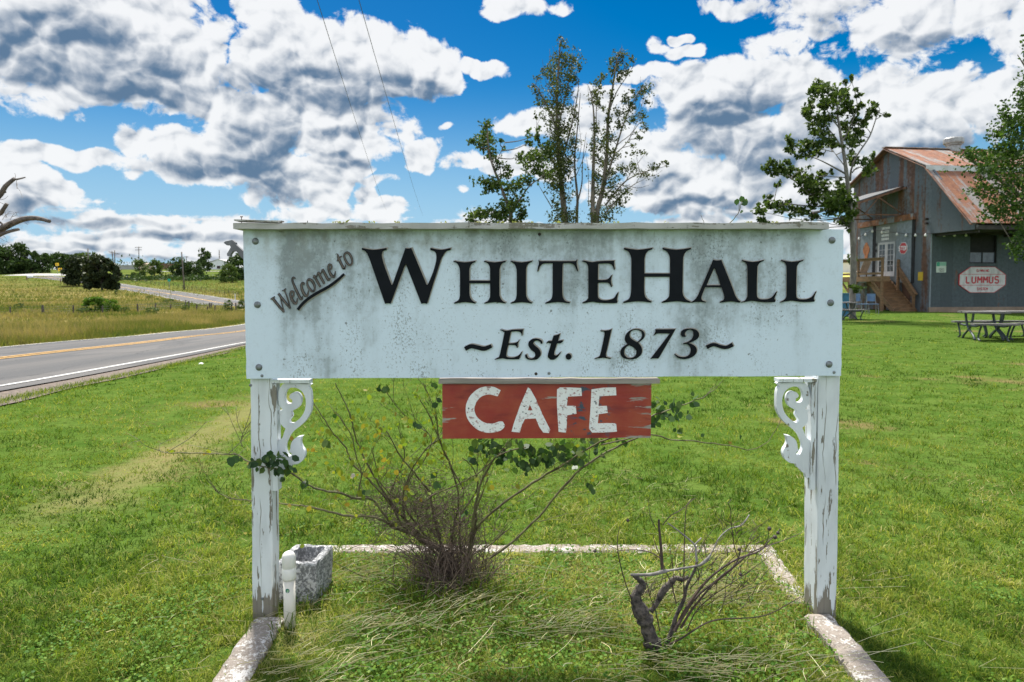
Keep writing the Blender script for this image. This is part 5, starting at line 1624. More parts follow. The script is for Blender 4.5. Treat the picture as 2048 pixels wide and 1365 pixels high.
g = G(1018, 672)
tree('broadleaf_tree', 'small broad leaved tree behind the sign, lowest and leftmost of the three there', (PT(1020, 600, 22).x, 22, 0),
     [([(430, 2090), (420, 1700), (415, 1320), (410, 1240), (380, 1160), (340, 1050), (300, 950), (270, 850), (255, 700), (262, 610)], .085, .012), ([(412, 1300), (430, 1230), (490, 1140), (550, 1060), (650, 990)], .045, .012), ([(300, 950), (340, 850), (375, 770)], .02, .006), ([(340, 1060), (280, 1060), (200, 1020)], .02, .006)],
     CA, *Z3, 22, .115, LEAF_A, .80, .02, group='trees rising behind the sign')
tree('slender_tree', 'tallest slender upright tree behind the sign, dense dark leaves along one stem', (PT(1130, 600, 24).x, 24, 0),
     [([(800, 2000), (790, 1600), (785, 1320), (770, 1150), (750, 950), (735, 700), (730, 450), (745, 200), (750, 75)], .15, .012), ([(735, 720), (700, 600), (650, 500), (595, 390), (560, 370)], .035, .008), ([(740, 650), (790, 450), (830, 250), (850, 160)], .03, .008), ([(738, 520), (700, 380), (690, 300), (680, 130)], .025, .006), ([(760, 900), (830, 650), (870, 450), (880, 330)], .035, .008), ([(870, 2000), (865, 1320), (870, 1150), (850, 900), (872, 650), (890, 430)], .07, .008), ([(870, 1180), (900, 1050), (905, 900), (930, 700)], .03, .006), ([(760, 1000), (690, 880), (620, 800), (600, 700)], .035, .008), ([(700, 1220), (640, 1120), (600, 1050)], .02, .005)],
     CB, *Z3, 24, .085, LEAF_B, .86, .014, group='trees rising behind the sign',
     extra=[([(745, 300), (720, 200), (700, 110)], .012, .004), ([(735, 500), (660, 380), (630, 200)], .012, .004), ([(830, 600), (850, 480), (890, 400)], .012, .004), ([(870, 900), (895, 800), (880, 640)], .014, .004), ([(860, 1000), (920, 850), (935, 760)], .014, .004)])
tree('forked_tree', 'open twiggy tree fanning out to the right behind the sign, sparse small leaves', (PT(1190, 600, 23).x, 23, 0),
     [([(980, 2000), (975, 1600), (975, 1320), (975, 1100), (980, 900), (985, 700), (975, 500), (945, 380)], .11, .008), ([(1010, 2000), (1000, 1320), (1040, 1100), (1070, 850), (1080, 600), (1110, 400), (1140, 200), (1175, 115)], .10, .008), ([(1040, 1100), (1120, 850), (1200, 600), (1290, 420), (1340, 390)], .04, .008), ([(1060, 1200), (1180, 1050), (1300, 980), (1480, 930)], .035, .006), ([(1060, 1250), (1150, 1150), (1250, 1060), (1330, 1020)], .03, .006), ([(1000, 700), (1000, 500), (1030, 320)], .02, .006), ([(1085, 560), (1140, 420), (1200, 330), (1270, 220)], .022, .005), ([(1120, 850), (1200, 780), (1290, 640), (1350, 640)], .02, .005), ([(1070, 900), (1150, 780), (1250, 690), (1320, 480)], .02, .005)],
     CC, *Z3, 23, .085, LEAF_B, .80, .013, group='trees rising behind the sign',
     extra=[([(1300, 980), (1380, 1000), (1450, 960)], .012, .004), ([(1180, 1060), (1290, 900), (1330, 850)], .013, .004), ([(1200, 1060), (1280, 1080), (1360, 1060)], .012, .004), ([(950, 500), (945, 440), (940, 370)], .01, .003), ([(1200, 610), (1290, 530), (1300, 320)], .01, .003), ([(1140, 230), (1170, 170), (1172, 100)], .01, .003), ([(945, 1200), (945, 1000), (930, 850)], .012, .004)])

Z4 = (4.266, 1480, 140)
CD = [(700, 140, 70, 40), (760, 190, 110, 60), (640, 180, 40, 40), (890, 110, 30, 25), (950, 90, 20, 30), (990, 170, 30, 20), (1010, 220, 40, 20), (900, 200, 50, 40), (740, 290, 80, 50), (900, 300, 60, 50), (620, 310, 30, 50), (550, 350, 40, 40), (590, 390, 50, 30), (660, 450, 60, 60), (740, 420, 70, 60), (650, 520, 40, 40), (870, 380, 30, 30), (960, 340, 40, 40), (1030, 310, 40, 30), (1130, 330, 50, 50), (1170, 300, 20, 20), (1240, 370, 30, 20), (1090, 390, 30, 30), (1060, 480, 30, 40), (980, 440, 50, 40), (900, 480, 40, 40), (1000, 540, 50, 50), (930, 560, 50, 50), (900, 640, 70, 30), (980, 610, 50, 30), (720, 580, 70, 40), (640, 640, 80, 40), (560, 640, 60, 40), (760, 640, 50, 40), (660, 710, 60, 30), (530, 710, 60, 40), (440, 620, 50, 30), (400, 580, 30, 30), (420, 690, 40, 30), (260, 810, 60, 40), (260, 870, 50, 30), (340, 850, 60, 40), (400, 790, 40, 25), (420, 890, 60, 40), (330, 970, 40, 25), (500, 870, 60, 40), (520, 940, 60, 40), (620, 900, 50, 50), (700, 900, 50, 30), (600, 1000, 80, 50), (680, 1000, 70, 50), (560, 1050, 40, 30), (640, 1080, 70, 40), (760, 1100, 100, 50), (850, 1050, 80, 40), (950, 1120, 60, 40), (820, 1150, 90, 50), (900, 1180, 80, 50), (760, 1200, 60, 40), (230, 1100, 40, 25), (270, 1150, 50, 30), (340, 1150, 50, 40), (350, 1200, 40, 30), (400, 1120, 30, 25), (450, 1200, 60, 40), (520, 1200, 50, 30), (600, 1260, 60, 30), (620, 1170, 40, 30), (940, 1230, 50, 40), (870, 1290, 60, 40), (930, 1330, 40, 50), (970, 770, 50, 50), (1050, 800, 40, 40), (1090, 870, 60, 40), (1120, 740, 25, 50), (840, 960, 30, 30), (780, 870, 20, 20), (880, 1000, 40, 30), (180, 1210, 40, 50), (210, 1280, 50, 30), (960, 1640, 40, 40), (985, 1860, 40, 25), (1000, 1880, 40, 20)]
Z_D = 30
tree('pale_trunk_tree', 'loose leaved tree with a pale thin trunk in front of the barn doors', (PT(1706, 600, Z_D).x, Z_D, 0),
     [([(958, 2190), (962, 1900), (968, 1600), (955, 1330), (930, 1080), (905, 850), (880, 680), (850, 500), (830, 330), (880, 200), (905, 140)], .15, .014), ([(905, 890), (780, 820), (680, 770), (610, 745)], .045, .012), ([(905, 920), (780, 912), (720, 900)], .03, .01), ([(940, 950), (950, 850), (1000, 730), (1100, 580), (1150, 450), (1180, 370), (1265, 405)], .05, .01), ([(930, 1080), (800, 1180), (640, 1100), (500, 980), (380, 880), (250, 810)], .06, .012), ([(800, 1170), (560, 1160), (330, 1130), (220, 1095)], .04, .01), ([(880, 680), (800, 560), (700, 450), (600, 380)], .04, .01), ([(850, 500), (760, 380), (700, 230)], .035, .01), ([(955, 880), (1010, 830), (1090, 860)], .03, .01), ([(870, 620), (940, 480), (1000, 300), (950, 90)], .035, .008), ([(900, 830), (830, 740), (800, 700)], .025, .008)],
     CD, *Z4, Z_D, .20, LEAF_A, .72, .022, bark='pale_bark')
CE = [(2052, 110, 8, 30), (2046, 200, 18, 45), (2016, 240, 20, 30), (2000, 268, 20, 18), (2035, 290, 30, 60), (1962, 312, 36, 15), (1995, 322, 48, 24), (1938, 312, 18, 12), (2030, 360, 30, 45), (1978, 342, 38, 22), (1968, 384, 28, 16), (2008, 400, 40, 34), (1990, 428, 30, 20), (2040, 440, 20, 36), (2040, 500, 20, 12), (2032, 482, 20, 16), (2046, 522, 10, 12), (2110, 300, 30, 60), (2120, 420, 30, 40), (2090, 510, 20, 30), (2170, 220, 50, 80), (2220, 350, 60, 90), (2062, 330, 18, 50), (2060, 415, 20, 30), (2010, 300, 26, 20), (2032, 245, 20, 26)]
CE = [(x, y, rx, ry) for x, y, rx, ry in CE]
tree('shade_tree', 'leafy green tree overhanging the barn roof at the right edge of the photo', (PT(2180, 600, 19).x, 19, 0),
     [([(2180, 675), (2178, 560), (2170, 450), (2160, 330), (2150, 150)], .22, .05), ([(2172, 470), (2100, 430), (2040, 390), (1975, 345), (1925, 312)], .07, .01), ([(2165, 380), (2100, 300), (2040, 240), (1995, 262)], .06, .01), ([(2160, 330), (2090, 200), (2035, 110)], .06, .01), ([(2172, 500), (2100, 490), (2030, 495)], .05, .01), ([(2165, 300), (2230, 250), (2260, 150)], .06, .02)],
     CE, 1, 0, 0, 19, .10, LEAF_OAK, .44, .02, depth=.45)

# bare dead tree reaching in at the left
Yd = 24
dt = thing('dead_tree', 'bare grey dead tree whose broken limbs reach in at the left edge', 'tree', (PT(-150, 600, Yd).x, Yd, H(PT(-150, 600, Yd).x, Yd)))
tb = MB()
PX = lambda pts, n=4, wob=.15: px_path(pts, 1, 0, 0, Yd, n, wob)
gy = 575 + (EYE - H(PT(-150, 600, Yd).x, Yd)) / Yd * F
limb(tb, PX([(-150, gy + 6), (-140, 600), (-110, 520), (-60, 470)]), .26, .17, 9)
limb(tb, PX([(-70, 480), (-30, 470), (0, 459), (25, 447), (50, 438), (75, 437), (99, 443)]), .15, .065, 8)
limb(tb, PX([(-20, 470), (5, 455), (20, 446), (40, 438), (54, 434)]), .06, .045, 7)
limb(tb, PX([(-50, 485), (-10, 474), (5, 468), (20, 463), (38, 459)]), .08, .05, 7)
limb(tb, PX([(-110, 520), (-70, 440), (-20, 405), (0, 390), (12, 372), (30, 357)]), .14, .06, 8)
limb(tb, PX([(26, 358), (34, 359), (51, 355)]), .045, .02, 6)
limb(tb, PX([(-10, 395), (2, 388), (12, 384)]), .05, .035, 6)
limb(tb, PX([(-60, 470), (-25, 440), (0, 428), (6, 420), (14, 408)]), .09, .06, 8)
limb(tb, PX([(-40, 440), (-5, 443), (8, 452)]), .05, .03, 6)
limb(tb, PX([(-110, 520), (-180, 420), (-200, 300), (-230, 220)]), .16, .04, 8)
fix_normals(part('trunk', tb, simple('dead_wood', (.15, .125, .105), (.075, .065, .06), 7, .85, stretch=(1, 1, 1), bmp=.5), dt, smooth=True))
tw = MB()
for st_ in ([(30, 357), (31, 351), (29, 347)], [(33, 362), (34, 375), (40, 382), (45, 396)], [(35, 368), (33, 378)], [(5, 440), (12, 430), (25, 428), (36, 432)], [(10, 436), (18, 424), (30, 426)], [(20, 440), (28, 428), (38, 424)], [(14, 436), (10, 426), (16, 420)], [(-5, 465), (10, 475), (14, 484)], [(-10, 470), (5, 480), (20, 487)], [(0, 400), (10, 398), (16, 392)], [(0, 405), (14, 412)], [(22, 452), (23, 458)], [(50, 446), (56, 450)], [(-20, 480), (0, 486), (14, 490)], [(6, 432), (2, 424), (8, 418)], [(24, 434), (34, 430), (30, 424)]):
    limb(tw, PX(st_, 3, .3), .009, .004, 4)
part('twigs', tw, MAT['bark'], dt)

# ------------------------------------------------------------------ rose bush behind the sign
rb = thing('rose_bush', 'tall straggly rose bush with bare twiggy base growing up behind the sign', 'bush', (PT(900, 700, 3.2).x, 3.2, 0))
MAT['cane'] = simple('rose_cane', (.125, .125, .045), (.060, .048, .025), 30, .7, stretch=(1, 1, .4))
MAT['deadcane'] = simple('dead_cane', (.145, .105, .078), (.060, .042, .032), 30, .85, stretch=(1, 1, .4))
ROSE = leaf_mat('rose_leaf', [(.022, .050, .018), (.032, .075, .024), (.048, .098, .028), (.10, .15, .03)], .28, .45, .22)
ROSE_Y = leaf_mat('young_rose_leaf', [(.12, .18, .03), (.18, .25, .03), (.22, .26, .03), (.27, .26, .04), (.24, .10, .035)], .45)
cn, dn = MB(), MB()
S5 = (2.926, 600, 760)
Yr = 3.12
tips = []


def cane(pts, r0, r1, ya, yb, s=S5, mb=None, thorns=True):
    """points from the tip down to the base or the other way; distance runs from ya to yb"""
    k = len(pts)
    w = [PT(s[1] + x / s[0], s[2] + y / s[0], ya + (yb - ya) * i / (k - 1) + random.uniform(-.015, .015)) for i, (x, y) in enumerate(pts)]
    p = catmull(w, 4)
    p = [q + Vector((random.gauss(0, .0012), random.gauss(0, .002), random.gauss(0, .0012))) for q in p]
    m = mb or cn
    limb(m, p, r0, r1, 6)
    for q, q2 in zip(p[:-1], p[1:]):
        if thorns and random.random() < .45:
            d = Vector((random.gauss(0, 1), random.gauss(0, 1), random.gauss(0, 1))).normalized()
            m.tube([q, q + d * .006], [.0016, .0003], 3, cap=False)
    tips.append(p)
    return p


cane([(1110, 1045), (1250, 940), (1400, 800), (1520, 650), (1650, 520), (1800, 420), (1970, 340), (2020, 310)], .0062, .0035, 3.15, 2.95)
cane([(1000, 930), (1040, 860), (1130, 770), (1250, 680), (1400, 580), (1520, 510), (1640, 430), (1760, 360), (1850, 330)], .0066, .0035, 3.15, 2.9)
cane([(900, 1050), (750, 940), (660, 900), (560, 870), (480, 820), (400, 800), (250, 795), (100, 750), (0, 735)], .0085, .004, 3.18, 3.05)
cane([(0, 735), (-120, 725), (-230, 715), (-320, 705), (-420, 690), (-490, 650), (-545, 580)], .004, .0018, 3.05, 3.0)
cane([(560, 870), (470, 760), (420, 700), (300, 690), (250, 665), (160, 650), (60, 620), (-30, 560), (-100, 530), (-200, 515)], .006, .003, 3.12, 2.745)
cane([(-200, 515), (-300, 480), (-360, 440), (-420, 436), (-560, 432), (-700, 425), (-740, 430), (-800, 425), (-832, 410)], .003, .0014, 2.735, 2.95)
cane([(-340, 390), (-345, 350), (-330, 300), (-315, 275)], .0022, .001, 2.9, 2.92)
cane([(75, 130), (150, 240), (200, 320), (270, 400), (300, 480), (380, 560), (470, 660), (560, 760), (700, 900), (800, 1020)], .0022, .006, 3.0, 3.2)
cane([(205, 20), (250, 110), (300, 230), (320, 320), (350, 400), (420, 540), (480, 640), (600, 800), (760, 960)], .0022, .006, 3.02, 3.2)
cane([(480, 60), (500, 65), (560, 150), (640, 230), (720, 290), (770, 340), (750, 420), (720, 480), (650, 560), (620, 640)], .0018, .003, 3.0, 3.1)
cane([(485, 270), (530, 340), (590, 450), (650, 520), (720, 610), (760, 660), (780, 780), (810, 900), (840, 1030)], .002, .0075, 3.05, 3.2)
cane([(570, 260), (600, 380), (610, 460), (560, 580), (530, 700), (600, 850), (720, 960)], .002, .005, 3.1, 3.25)
cane([(680, 85), (740, 180), (790, 290), (850, 430), (900, 560), (930, 700), (900, 860), (880, 1040)], .002, .0065, 3.02, 3.2)
cane([(720, 20), (740, 60), (790, 180), (800, 240), (820, 360), (880, 500), (960, 640)], .0016, .004, 3.0, 3.15)
cane([(420, 400), (440, 480), (470, 600), (540, 680), (620, 760), (740, 920)], .0016, .005, 3.05, 3.2)
cane([(1100, 570), (1060, 680), (1030, 760), (1020, 900), (990, 1040)], .003, .007, 3.1, 3.15)
cane([(1240, 380), (1150, 450), (1080, 560), (1035, 700), (1010, 860), (985, 1030)], .003, .007, 3.0, 3.15)
cane([(950, 460), (1000, 500), (1030, 560), (1030, 660), (940, 800), (940, 1000)], .002, .005, 3.05, 3.2)
cane([(1320, 395), (1170, 440), (1050, 540), (950, 600), (860, 640), (800, 665), (700, 720), (560, 690)], .0035, .0025, 2.95, 3.15)
cane([(1240, 860), (1200, 890), (1120, 960), (1040, 1010)], .0016, .004, 3.1, 3.15)
cane([(830, 340), (760, 380), (690, 470), (640, 560), (600, 700), (640, 860), (780, 1000)], .0018, .006, 2.98, 3.2)
cane([(330, 700), (360, 560), (330, 450), (300, 330), (240, 230), (190, 180)], .004, .0014, 3.1, 3.0)
cane([(1480, 740), (1560, 780), (1440, 820), (1380, 830)], .0012, .002, 3.1, 3.12)
cane([(1760, 380), (1900, 350), (2050, 318), (2170, 350), (2280, 355), (2420, 375), (2540, 388), (2640, 410), (2740, 360), (2800, 260), (2830, 200)], .0035, .0014, 2.93, 2.98)
cane([(1900, 310), (2020, 230), (2150, 180), (2260, 140), (2380, 90), (2450, 30), (2475, 5)], .0035, .0012, 2.95, 3.0)
cane([(2380, 90), (2400, 60), (2425, 40), (2440, 10)], .0016, .0008, 2.98, 3.0)
# sprig standing up behind the cap of the sign
cane([(1455, 452), (1466, 440), (1478, 424), (1482, 407), (1486, 400)], .002, .0012, 2.96, 2.98, (1, 0, 0), thorns=False)
cane([(1478, 424), (1477, 408), (1468, 403)], .0013, .0008, 2.97, 2.99, (1, 0, 0), thorns=False)
cane([(1410, 450), (1403, 435), (1402, 428)], .0012, .0006, 2.96, 2.98, (1, 0, 0), thorns=False)
# side shoots
for p in list(tips[:22]):
    for _ in range(6):
        i = random.randrange(3, len(p) - 2)
        b = p[i]; d = (p[i + 1] - p[i - 1]).normalized()
        if d.z < 0: d = -d
        d = (d + Vector((random.gauss(0, .7), random.gauss(0, .5), random.uniform(0, .6)))).normalized()
        L = random.uniform(.05, .2)
        q = [b, b + d * L * .5 + Vector((random.gauss(0, .008), random.gauss(0, .008), .004)), b + d * L + Vector((0, 0, .015))]
        limb(cn, catmull(q, 3), .0018, .0007, 4); tips.append(catmull(q, 3))
        for _ in range(random.choice((1, 2, 2, 3))):
            e = q[1].lerp(q[2], random.random()); d2 = (d + Vector((random.gauss(0, .8), random.gauss(0, .6), random.gauss(.1, .4)))).normalized() * random.uniform(.03, .09)
            limb(cn, [e, e + d2 * .5 + Vector((random.gauss(0, .005), 0, .004)), e + d2], .0012, .0005, 3)
# dead tangle about the base
for k in range(420):
    bx, by = random.gauss(897, 40), random.gauss(3.18, .10)
    b = Vector((PT(bx, 700, by).x, by, random.uniform(-.01, .02)))
    az_ = random.gauss(0, .85) - .08
    L = abs(random.gauss(.0, .17)) + .05
    lean = random.uniform(-.45, .45)
    d = Vector((sin(az_), lean * .5, cos(az_))).normalized()
    q = [b, b + d * L * .5 + Vector((random.gauss(0, .02), random.gauss(0, .02), 0)), b + d * L + Vector((random.gauss(-.01, .035), random.gauss(0, .03), random.gauss(0, .02)))]
    limb(dn, catmull(q, 3), random.uniform(.0012, .0032), .0007, 4)
for k in range(850):     # twigs lying across, halfway up
    x, y = random.gauss(740, 170), random.gauss(800, 110)
    b = PT(600 + x / 2.926, 760 + y / 2.926, random.gauss(3.16, .06))
    d = Vector((random.gauss(-.3, 1), random.gauss(0, .5), random.gauss(.35, .6))).normalized()
    L = random.uniform(.05, .17)
    q = [b, b + d * L * .5 + Vector((random.gauss(0, .012), 0, random.gauss(0, .015))), b + d * L + Vector((0, 0, random.gauss(-.01, .02)))]
    limb(dn, catmull(q, 3), random.uniform(.0009, .0021), .0005, 4)
for k in range(170):     # drooping skirt
    a = random.uniform(0, 2 * pi); r_ = random.uniform(.02, .14)
    c = Vector((PT(900, 700, 3.18).x + random.gauss(0, .035), 3.17 + random.gauss(0, .02), random.uniform(.05, .17)))
    q = [c, c + Vector((cos(a) * r_, sin(a) * r_, .02)), Vector((c.x + cos(a) * r_ * 1.5 + random.gauss(0, .02), c.y + sin(a) * r_ * 1.5, random.uniform(.0, .05)))]
    limb(dn, catmull(q, 3), .0016, .0008, 4)
limb(dn, [PT(600 + x / 2.926, 760 + y / 2.926, 3.16) for x, y in ((900, 1060), (840, 1010), (760, 955), (700, 930))], .013, .008, 7)
limb(dn, [Vector((PT(905, 700, 3.2).x, 3.2, 0)), Vector((PT(890, 700, 3.2).x, 3.19, .08)), Vector((PT(880, 700, 3.2).x, 3.19, .17))], .02, .012, 8)
part('canes', cn, MAT['cane'], rb)
part('dead_twigs', dn, MAT['deadcane'], rb)


def leaves_px(name, cl, s, ox, oy, Y, size, m, par, per=None, flat=0.2):
    P, S_ = [], []
    for (x, y, rx, ry, n) in cl:
        for _ in range(n):
            P.append(PT(ox + (x + random.gauss(0, .5) * rx) / s, oy + (y + random.gauss(0, .5) * ry) / s, Y + random.gauss(0, .03)))
            S_.append(size * random.uniform(.6, 1.25))
    # broad rounded leaflets: six-cornered, slightly cupped, hanging
    n = len(P); c = np.array([tuple(p) for p in P])
    a = np.stack([rng.normal(0, .5, n), rng.normal(0, .4, n), rng.normal(-.55, .4, n)], 1); a /= np.linalg.norm(a, axis=1, keepdims=True)
    nrm = np.stack([rng.normal(0, .5, n), rng.normal(-.7, .4, n), rng.normal(.45, .4, n)], 1)
    b = np.cross(a, nrm); b /= np.linalg.norm(b, axis=1, keepdims=True)
    u = np.cross(a, b)
    s_ = np.array(S_).reshape(-1, 1)
    ring_ = [(-.5, 0, 0), (-.22, .34, .08), (.16, .34, .08), (.5, 0, -.05), (.16, -.34, .08), (-.22, -.34, .08)]
    v = np.stack([c + a * s_ * p + b * s_ * q + u * s_ * r for p, q, r in ring_], 1).reshape(-1, 3)
    v = (np.c_[v, np.ones(len(v))] @ np.array(world_matrix(par).inverted()).T)[:, :3]
    o = np_mesh(name, v, np.arange(6 * n).reshape(n, 6), m, tone=rng.random(n))
    o.parent = par
    return o


leaves_px('leaves', [(1300, 440, 330, 90, 40), (1560, 440, 200, 80, 24), (1120, 400, 120, 50, 14), (1030, 380, 70, 40, 9), (1110, 410, 60, 50, 9), (1190, 450, 60, 60, 10), (1280, 400, 80, 60, 8), (1280, 510, 50, 40, 4), (1350, 420, 70, 60, 10), (1350, 510, 60, 60, 9), (1400, 460, 60, 60, 9), (1440, 450, 60, 60, 9), (1500, 400, 70, 60, 10), (1520, 480, 70, 60, 9), (1600, 490, 70, 60, 9), (1570, 400, 70, 60, 8), (1700, 380, 60, 40, 7), (1750, 400, 60, 40, 5), (1850, 360, 60, 20, 4), (1690, 620, 30, 30, 2), (1715, 645, 20, 20, 2), (1020, 470, 50, 40, 4),
                     (795, 600, 30, 30, 3), (690, 270, 30, 20, 2), (200, 215, 15, 15, 1), (160, 370, 25, 25, 4), (800, 140, 20, 20, 2), (790, 40, 30, 20, 4), (470, 55, 30, 15, 4), (515, 60, 20, 20, 3), (400, 655, 30, 20, 2), (970, 780, 30, 30, 2)], *S5, 3.0, .036, ROSE, rb)
leaves_px('leaves', [(1330, 815, 26, 16, 9), (1350, 820, 26, 18, 8), (1368, 812, 24, 16, 9), (1310, 805, 10, 16, 4), (1345, 840, 40, 14, 8), (1392, 795, 14, 10, 3), (1360, 866, 12, 10, 3), (1400, 872, 8, 8, 1), (1484, 877, 6, 6, 1), (1306, 845, 10, 14, 3), (1485, 404, 5, 4, 2), (1492, 402, 5, 3, 1), (1483, 425, 3, 3, 1), (1470, 402, 5, 3, 1)], 1, 0, 0, 2.97, .036, ROSE, rb)
leaves_px('leaves', [(545, 925, 22, 20, 10), (560, 935, 20, 18, 9), (535, 928, 16, 16, 7), (565, 918, 18, 12, 6), (552, 915, 20, 10, 5), (500, 925, 10, 12, 4), (513, 930, 12, 10, 4), (565, 958, 6, 6, 2), (590, 945, 16, 12, 4), (600, 970, 8, 8, 3), (610, 966, 8, 8, 2), (470, 925, 18, 10, 4), (580, 935, 12, 12, 3)], 1, 0, 0, 2.73, .036, ROSE, rb)
yl = [(500 + random.gauss(0, 300), 420 + random.gauss(0, 190), 40, 30, 1) for _ in range(260)]
yl += [(840, 250, 50, 30, 4), (700, 95, 40, 20, 5), (690, 60, 40, 20, 4), (820, 480, 60, 20, 4), (760, 490, 40, 20, 3), (1090, 620, 60, 40, 8), (990, 440, 40, 20, 4), (1650, 450, 50, 50, 6), (1720, 570, 30, 30, 3), (450, 530, 40, 30, 4), (380, 380, 40, 30, 4), (600, 260, 40, 30, 3), (210, 690, 40, 20, 5), (100, 120, 40, 20, 5), (120, 290, 50, 30, 6), (-780, 420, 30, 10, 4), (-560, 428, 30, 8, 4), (-320, 285, 30, 20, 3), (2220, 345, 40, 30, 3), (2520, 375, 40, 20, 3), (1620, 690, 60, 20, 3), (250, 310, 80, 60, 4), (340, 300, 60, 60, 4)]
leaves_px('young_leaves', yl, *S5, 3.05, .026, ROSE_Y, rb)
m_ = MB(); p = PT(706, 952, 3.05)
for k in range(9):
    a = random.uniform(0, 6.3); d = Vector((cos(a), random.gauss(0, .4), sin(a) + .2)).normalized()
    e = Vector((-sin(a), .3, cos(a)))
    m_.add([p, p + d * .008 + e * .004, p + d * .013, p + d * .008 - e * .004], [[0, 1, 2, 3]])
part('flower', m_, simple('pale_pink_petal', (.62, .50, .50), (.70, .64, .62), 60, .6), rb)

# ------------------------------------------------------------------ small half-dead shrub in the bed
S7 = (3.303, 1180, 960)
Ys = 2.56
ds = thing('dead_shrub', 'low leafless shrub with a knobbly grey stump in the planting bed before the right post', 'shrub', (PT(1310, 700, Ys).x, Ys, 0))
tb, gb_, sb = MB(), MB(), MB()
q7 = lambda pts, ya=Ys, yb=Ys, n=5: catmull([PT(S7[1] + x / S7[0], S7[2] + y / S7[0], ya + (yb - ya) * i / (len(pts) - 1)) for i, (x, y) in enumerate(pts)], n)
wpx = Ys / F / S7[0] / 2


def thick(mb, pts, ya=Ys, yb=Ys, n=8, rough_=.0):
    P = q7([(a, c) for a, c, w in pts], ya, yb)
    R_ = [v.x * wpx for v in catmull([(w, 0, 0) for a, c, w in pts], 5)]
    R_ = [r * random.uniform(1 - rough_, 1 + rough_) for r in R_]
    mb.tube(P, R_, n)


thick(tb, [(425, 1120, 100), (405, 1060, 112), (385, 1000, 92), (362, 920, 104), (325, 850, 92), (303, 775, 70), (335, 715, 60), (352, 690, 46), (320, 655, 34), (285, 628, 24)], rough_=.2, n=12)
thick(tb, [(480, 1150, 34), (540, 1000, 30), (570, 900, 27), (620, 790, 24), (640, 700, 20), (690, 600, 19), (706, 540, 18)], Ys + .02, Ys + .03, rough_=.1)
thick(tb, [(400, 870, 40), (440, 820, 34), (480, 740, 52), (525, 690, 46), (565, 650, 36), (610, 660, 30), (650, 640, 22)], Ys + .03, Ys + .05, rough_=.14)
fix_normals(part('trunk', tb, simple('knobbly_bark', (.11, .092, .078), (.028, .024, .022), 55, .9, bmp=.9), ds, smooth=True))
thick(gb_, [(268, 628, 18), (400, 626, 22), (490, 605, 26), (520, 600, 15), (570, 592, 15), (640, 580, 14), (720, 565, 16), (770, 530, 24), (800, 490, 10)], Ys - .01, Ys)
thick(gb_, [(706, 540, 18), (700, 490, 14), (690, 430, 13), (600, 350, 11), (512, 285, 8)], Ys, Ys + .04)
thick(gb_, [(690, 430, 10), (720, 400, 12), (735, 385, 10)], Ys, Ys + .02)
thick(gb_, [(1052, 232, 9), (1000, 300, 10), (920, 325, 9), (850, 390, 9), (800, 490, 8), (740, 560, 8)], Ys + .12, Ys + .02)
fix_normals(part('dead_branches', gb_, simple('bleached_wood', (.25, .235, .22), (.13, .12, .11), 40, .85), ds, smooth=True))
for pts, dy in (([(560, 1000, 26), (620, 880, 22), (680, 780, 20), (800, 640, 16), (960, 530, 15), (1120, 470, 12), (1185, 400, 8), (1225, 372, 6)], .10), ([(580, 960, 22), (660, 830, 20), (740, 740, 16), (900, 620, 14), (1050, 490, 12), (1140, 450, 9), (1280, 400, 6), (1400, 350, 4)], .16), ([(600, 980, 18), (680, 850, 15), (840, 660, 13), (960, 560, 12), (1000, 440, 7)], .06), ([(480, 1150, 18), (520, 1090, 15), (600, 1050, 13), (760, 950, 11), (880, 920, 10), (1080, 910, 8), (1200, 880, 7), (1310, 820, 6), (1390, 775, 4)], -.08),
                ([(478, 600, 20), (476, 560, 24), (468, 430, 19), (458, 330, 17), (455, 262, 15)], .03), ([(620, 800, 10), (622, 520, 9), (625, 380, 8), (640, 170, 6), (700, 118, 3)], .08), ([(480, 300, 7), (530, 240, 7), (600, 200, 6), (660, 150, 4), (695, 120, 2)], .05), ([(910, 150, 5), (930, 200, 6), (930, 260, 6), (945, 380, 7), (955, 450, 7), (980, 520, 6)], .10), ([(915, 155, 3), (935, 128, 2)], .1), ([(185, 470, 7), (180, 400, 6), (198, 300, 3)], .04), ([(300, 900, 8), (270, 780, 8), (240, 700, 8), (210, 600, 8), (182, 470, 6)], -.03),
                ([(570, 820, 9), (540, 700, 8), (500, 600, 7), (440, 450, 6), (415, 360, 4)], .05), ([(466, 520, 9), (400, 480, 8), (300, 462, 7), (190, 468, 5)], .04), ([(440, 330, 6), (405, 260, 5), (388, 170, 4), (390, 110, 2)], .05), ([(460, 1000, 8), (430, 850, 8), (400, 780, 7), (365, 640, 5)], .0), ([(1180, 330, 4), (1178, 380, 5), (1150, 440, 5)], .12), ([(850, 900, 5), (890, 790, 5), (895, 700, 3)], .04), ([(180, 460, 4), (120, 430, 3), (60, 370, 2)], .04), ([(125, 440, 3), (150, 400, 2)], .04), ([(640, 1000, 9), (700, 870, 8), (820, 760, 6), (1000, 640, 5), (1220, 480, 3)], .02), ([(700, 560, 8), (720, 640, 7), (660, 720, 7)], .02), ([(560, 700, 6), (540, 540, 5), (525, 420, 3)], .06), ([(870, 200, 2), (850, 280, 3), (760, 400, 4), (700, 520, 5)], .1), ([(600, 640, 5), (560, 520, 4), (600, 400, 3)], .04)):
    thick(sb, pts, Ys, Ys + dy, 5)
for _ in range(300):      # fine side twigs with nodes
    x, y = random.uniform(250, 1150), random.uniform(300, 900)
    if abs((y - 950) + (x - 480) * .75) > 330: continue
    d = (random.gauss(30, 60), -random.uniform(30, 110))
    thick(sb, [(x, y, 5), (x + d[0] * .5 + random.gauss(0, 8), y + d[1] * .5, 4), (x + d[0], y + d[1], 2)], Ys + random.uniform(0, .1), Ys + random.uniform(0, .12), 4)
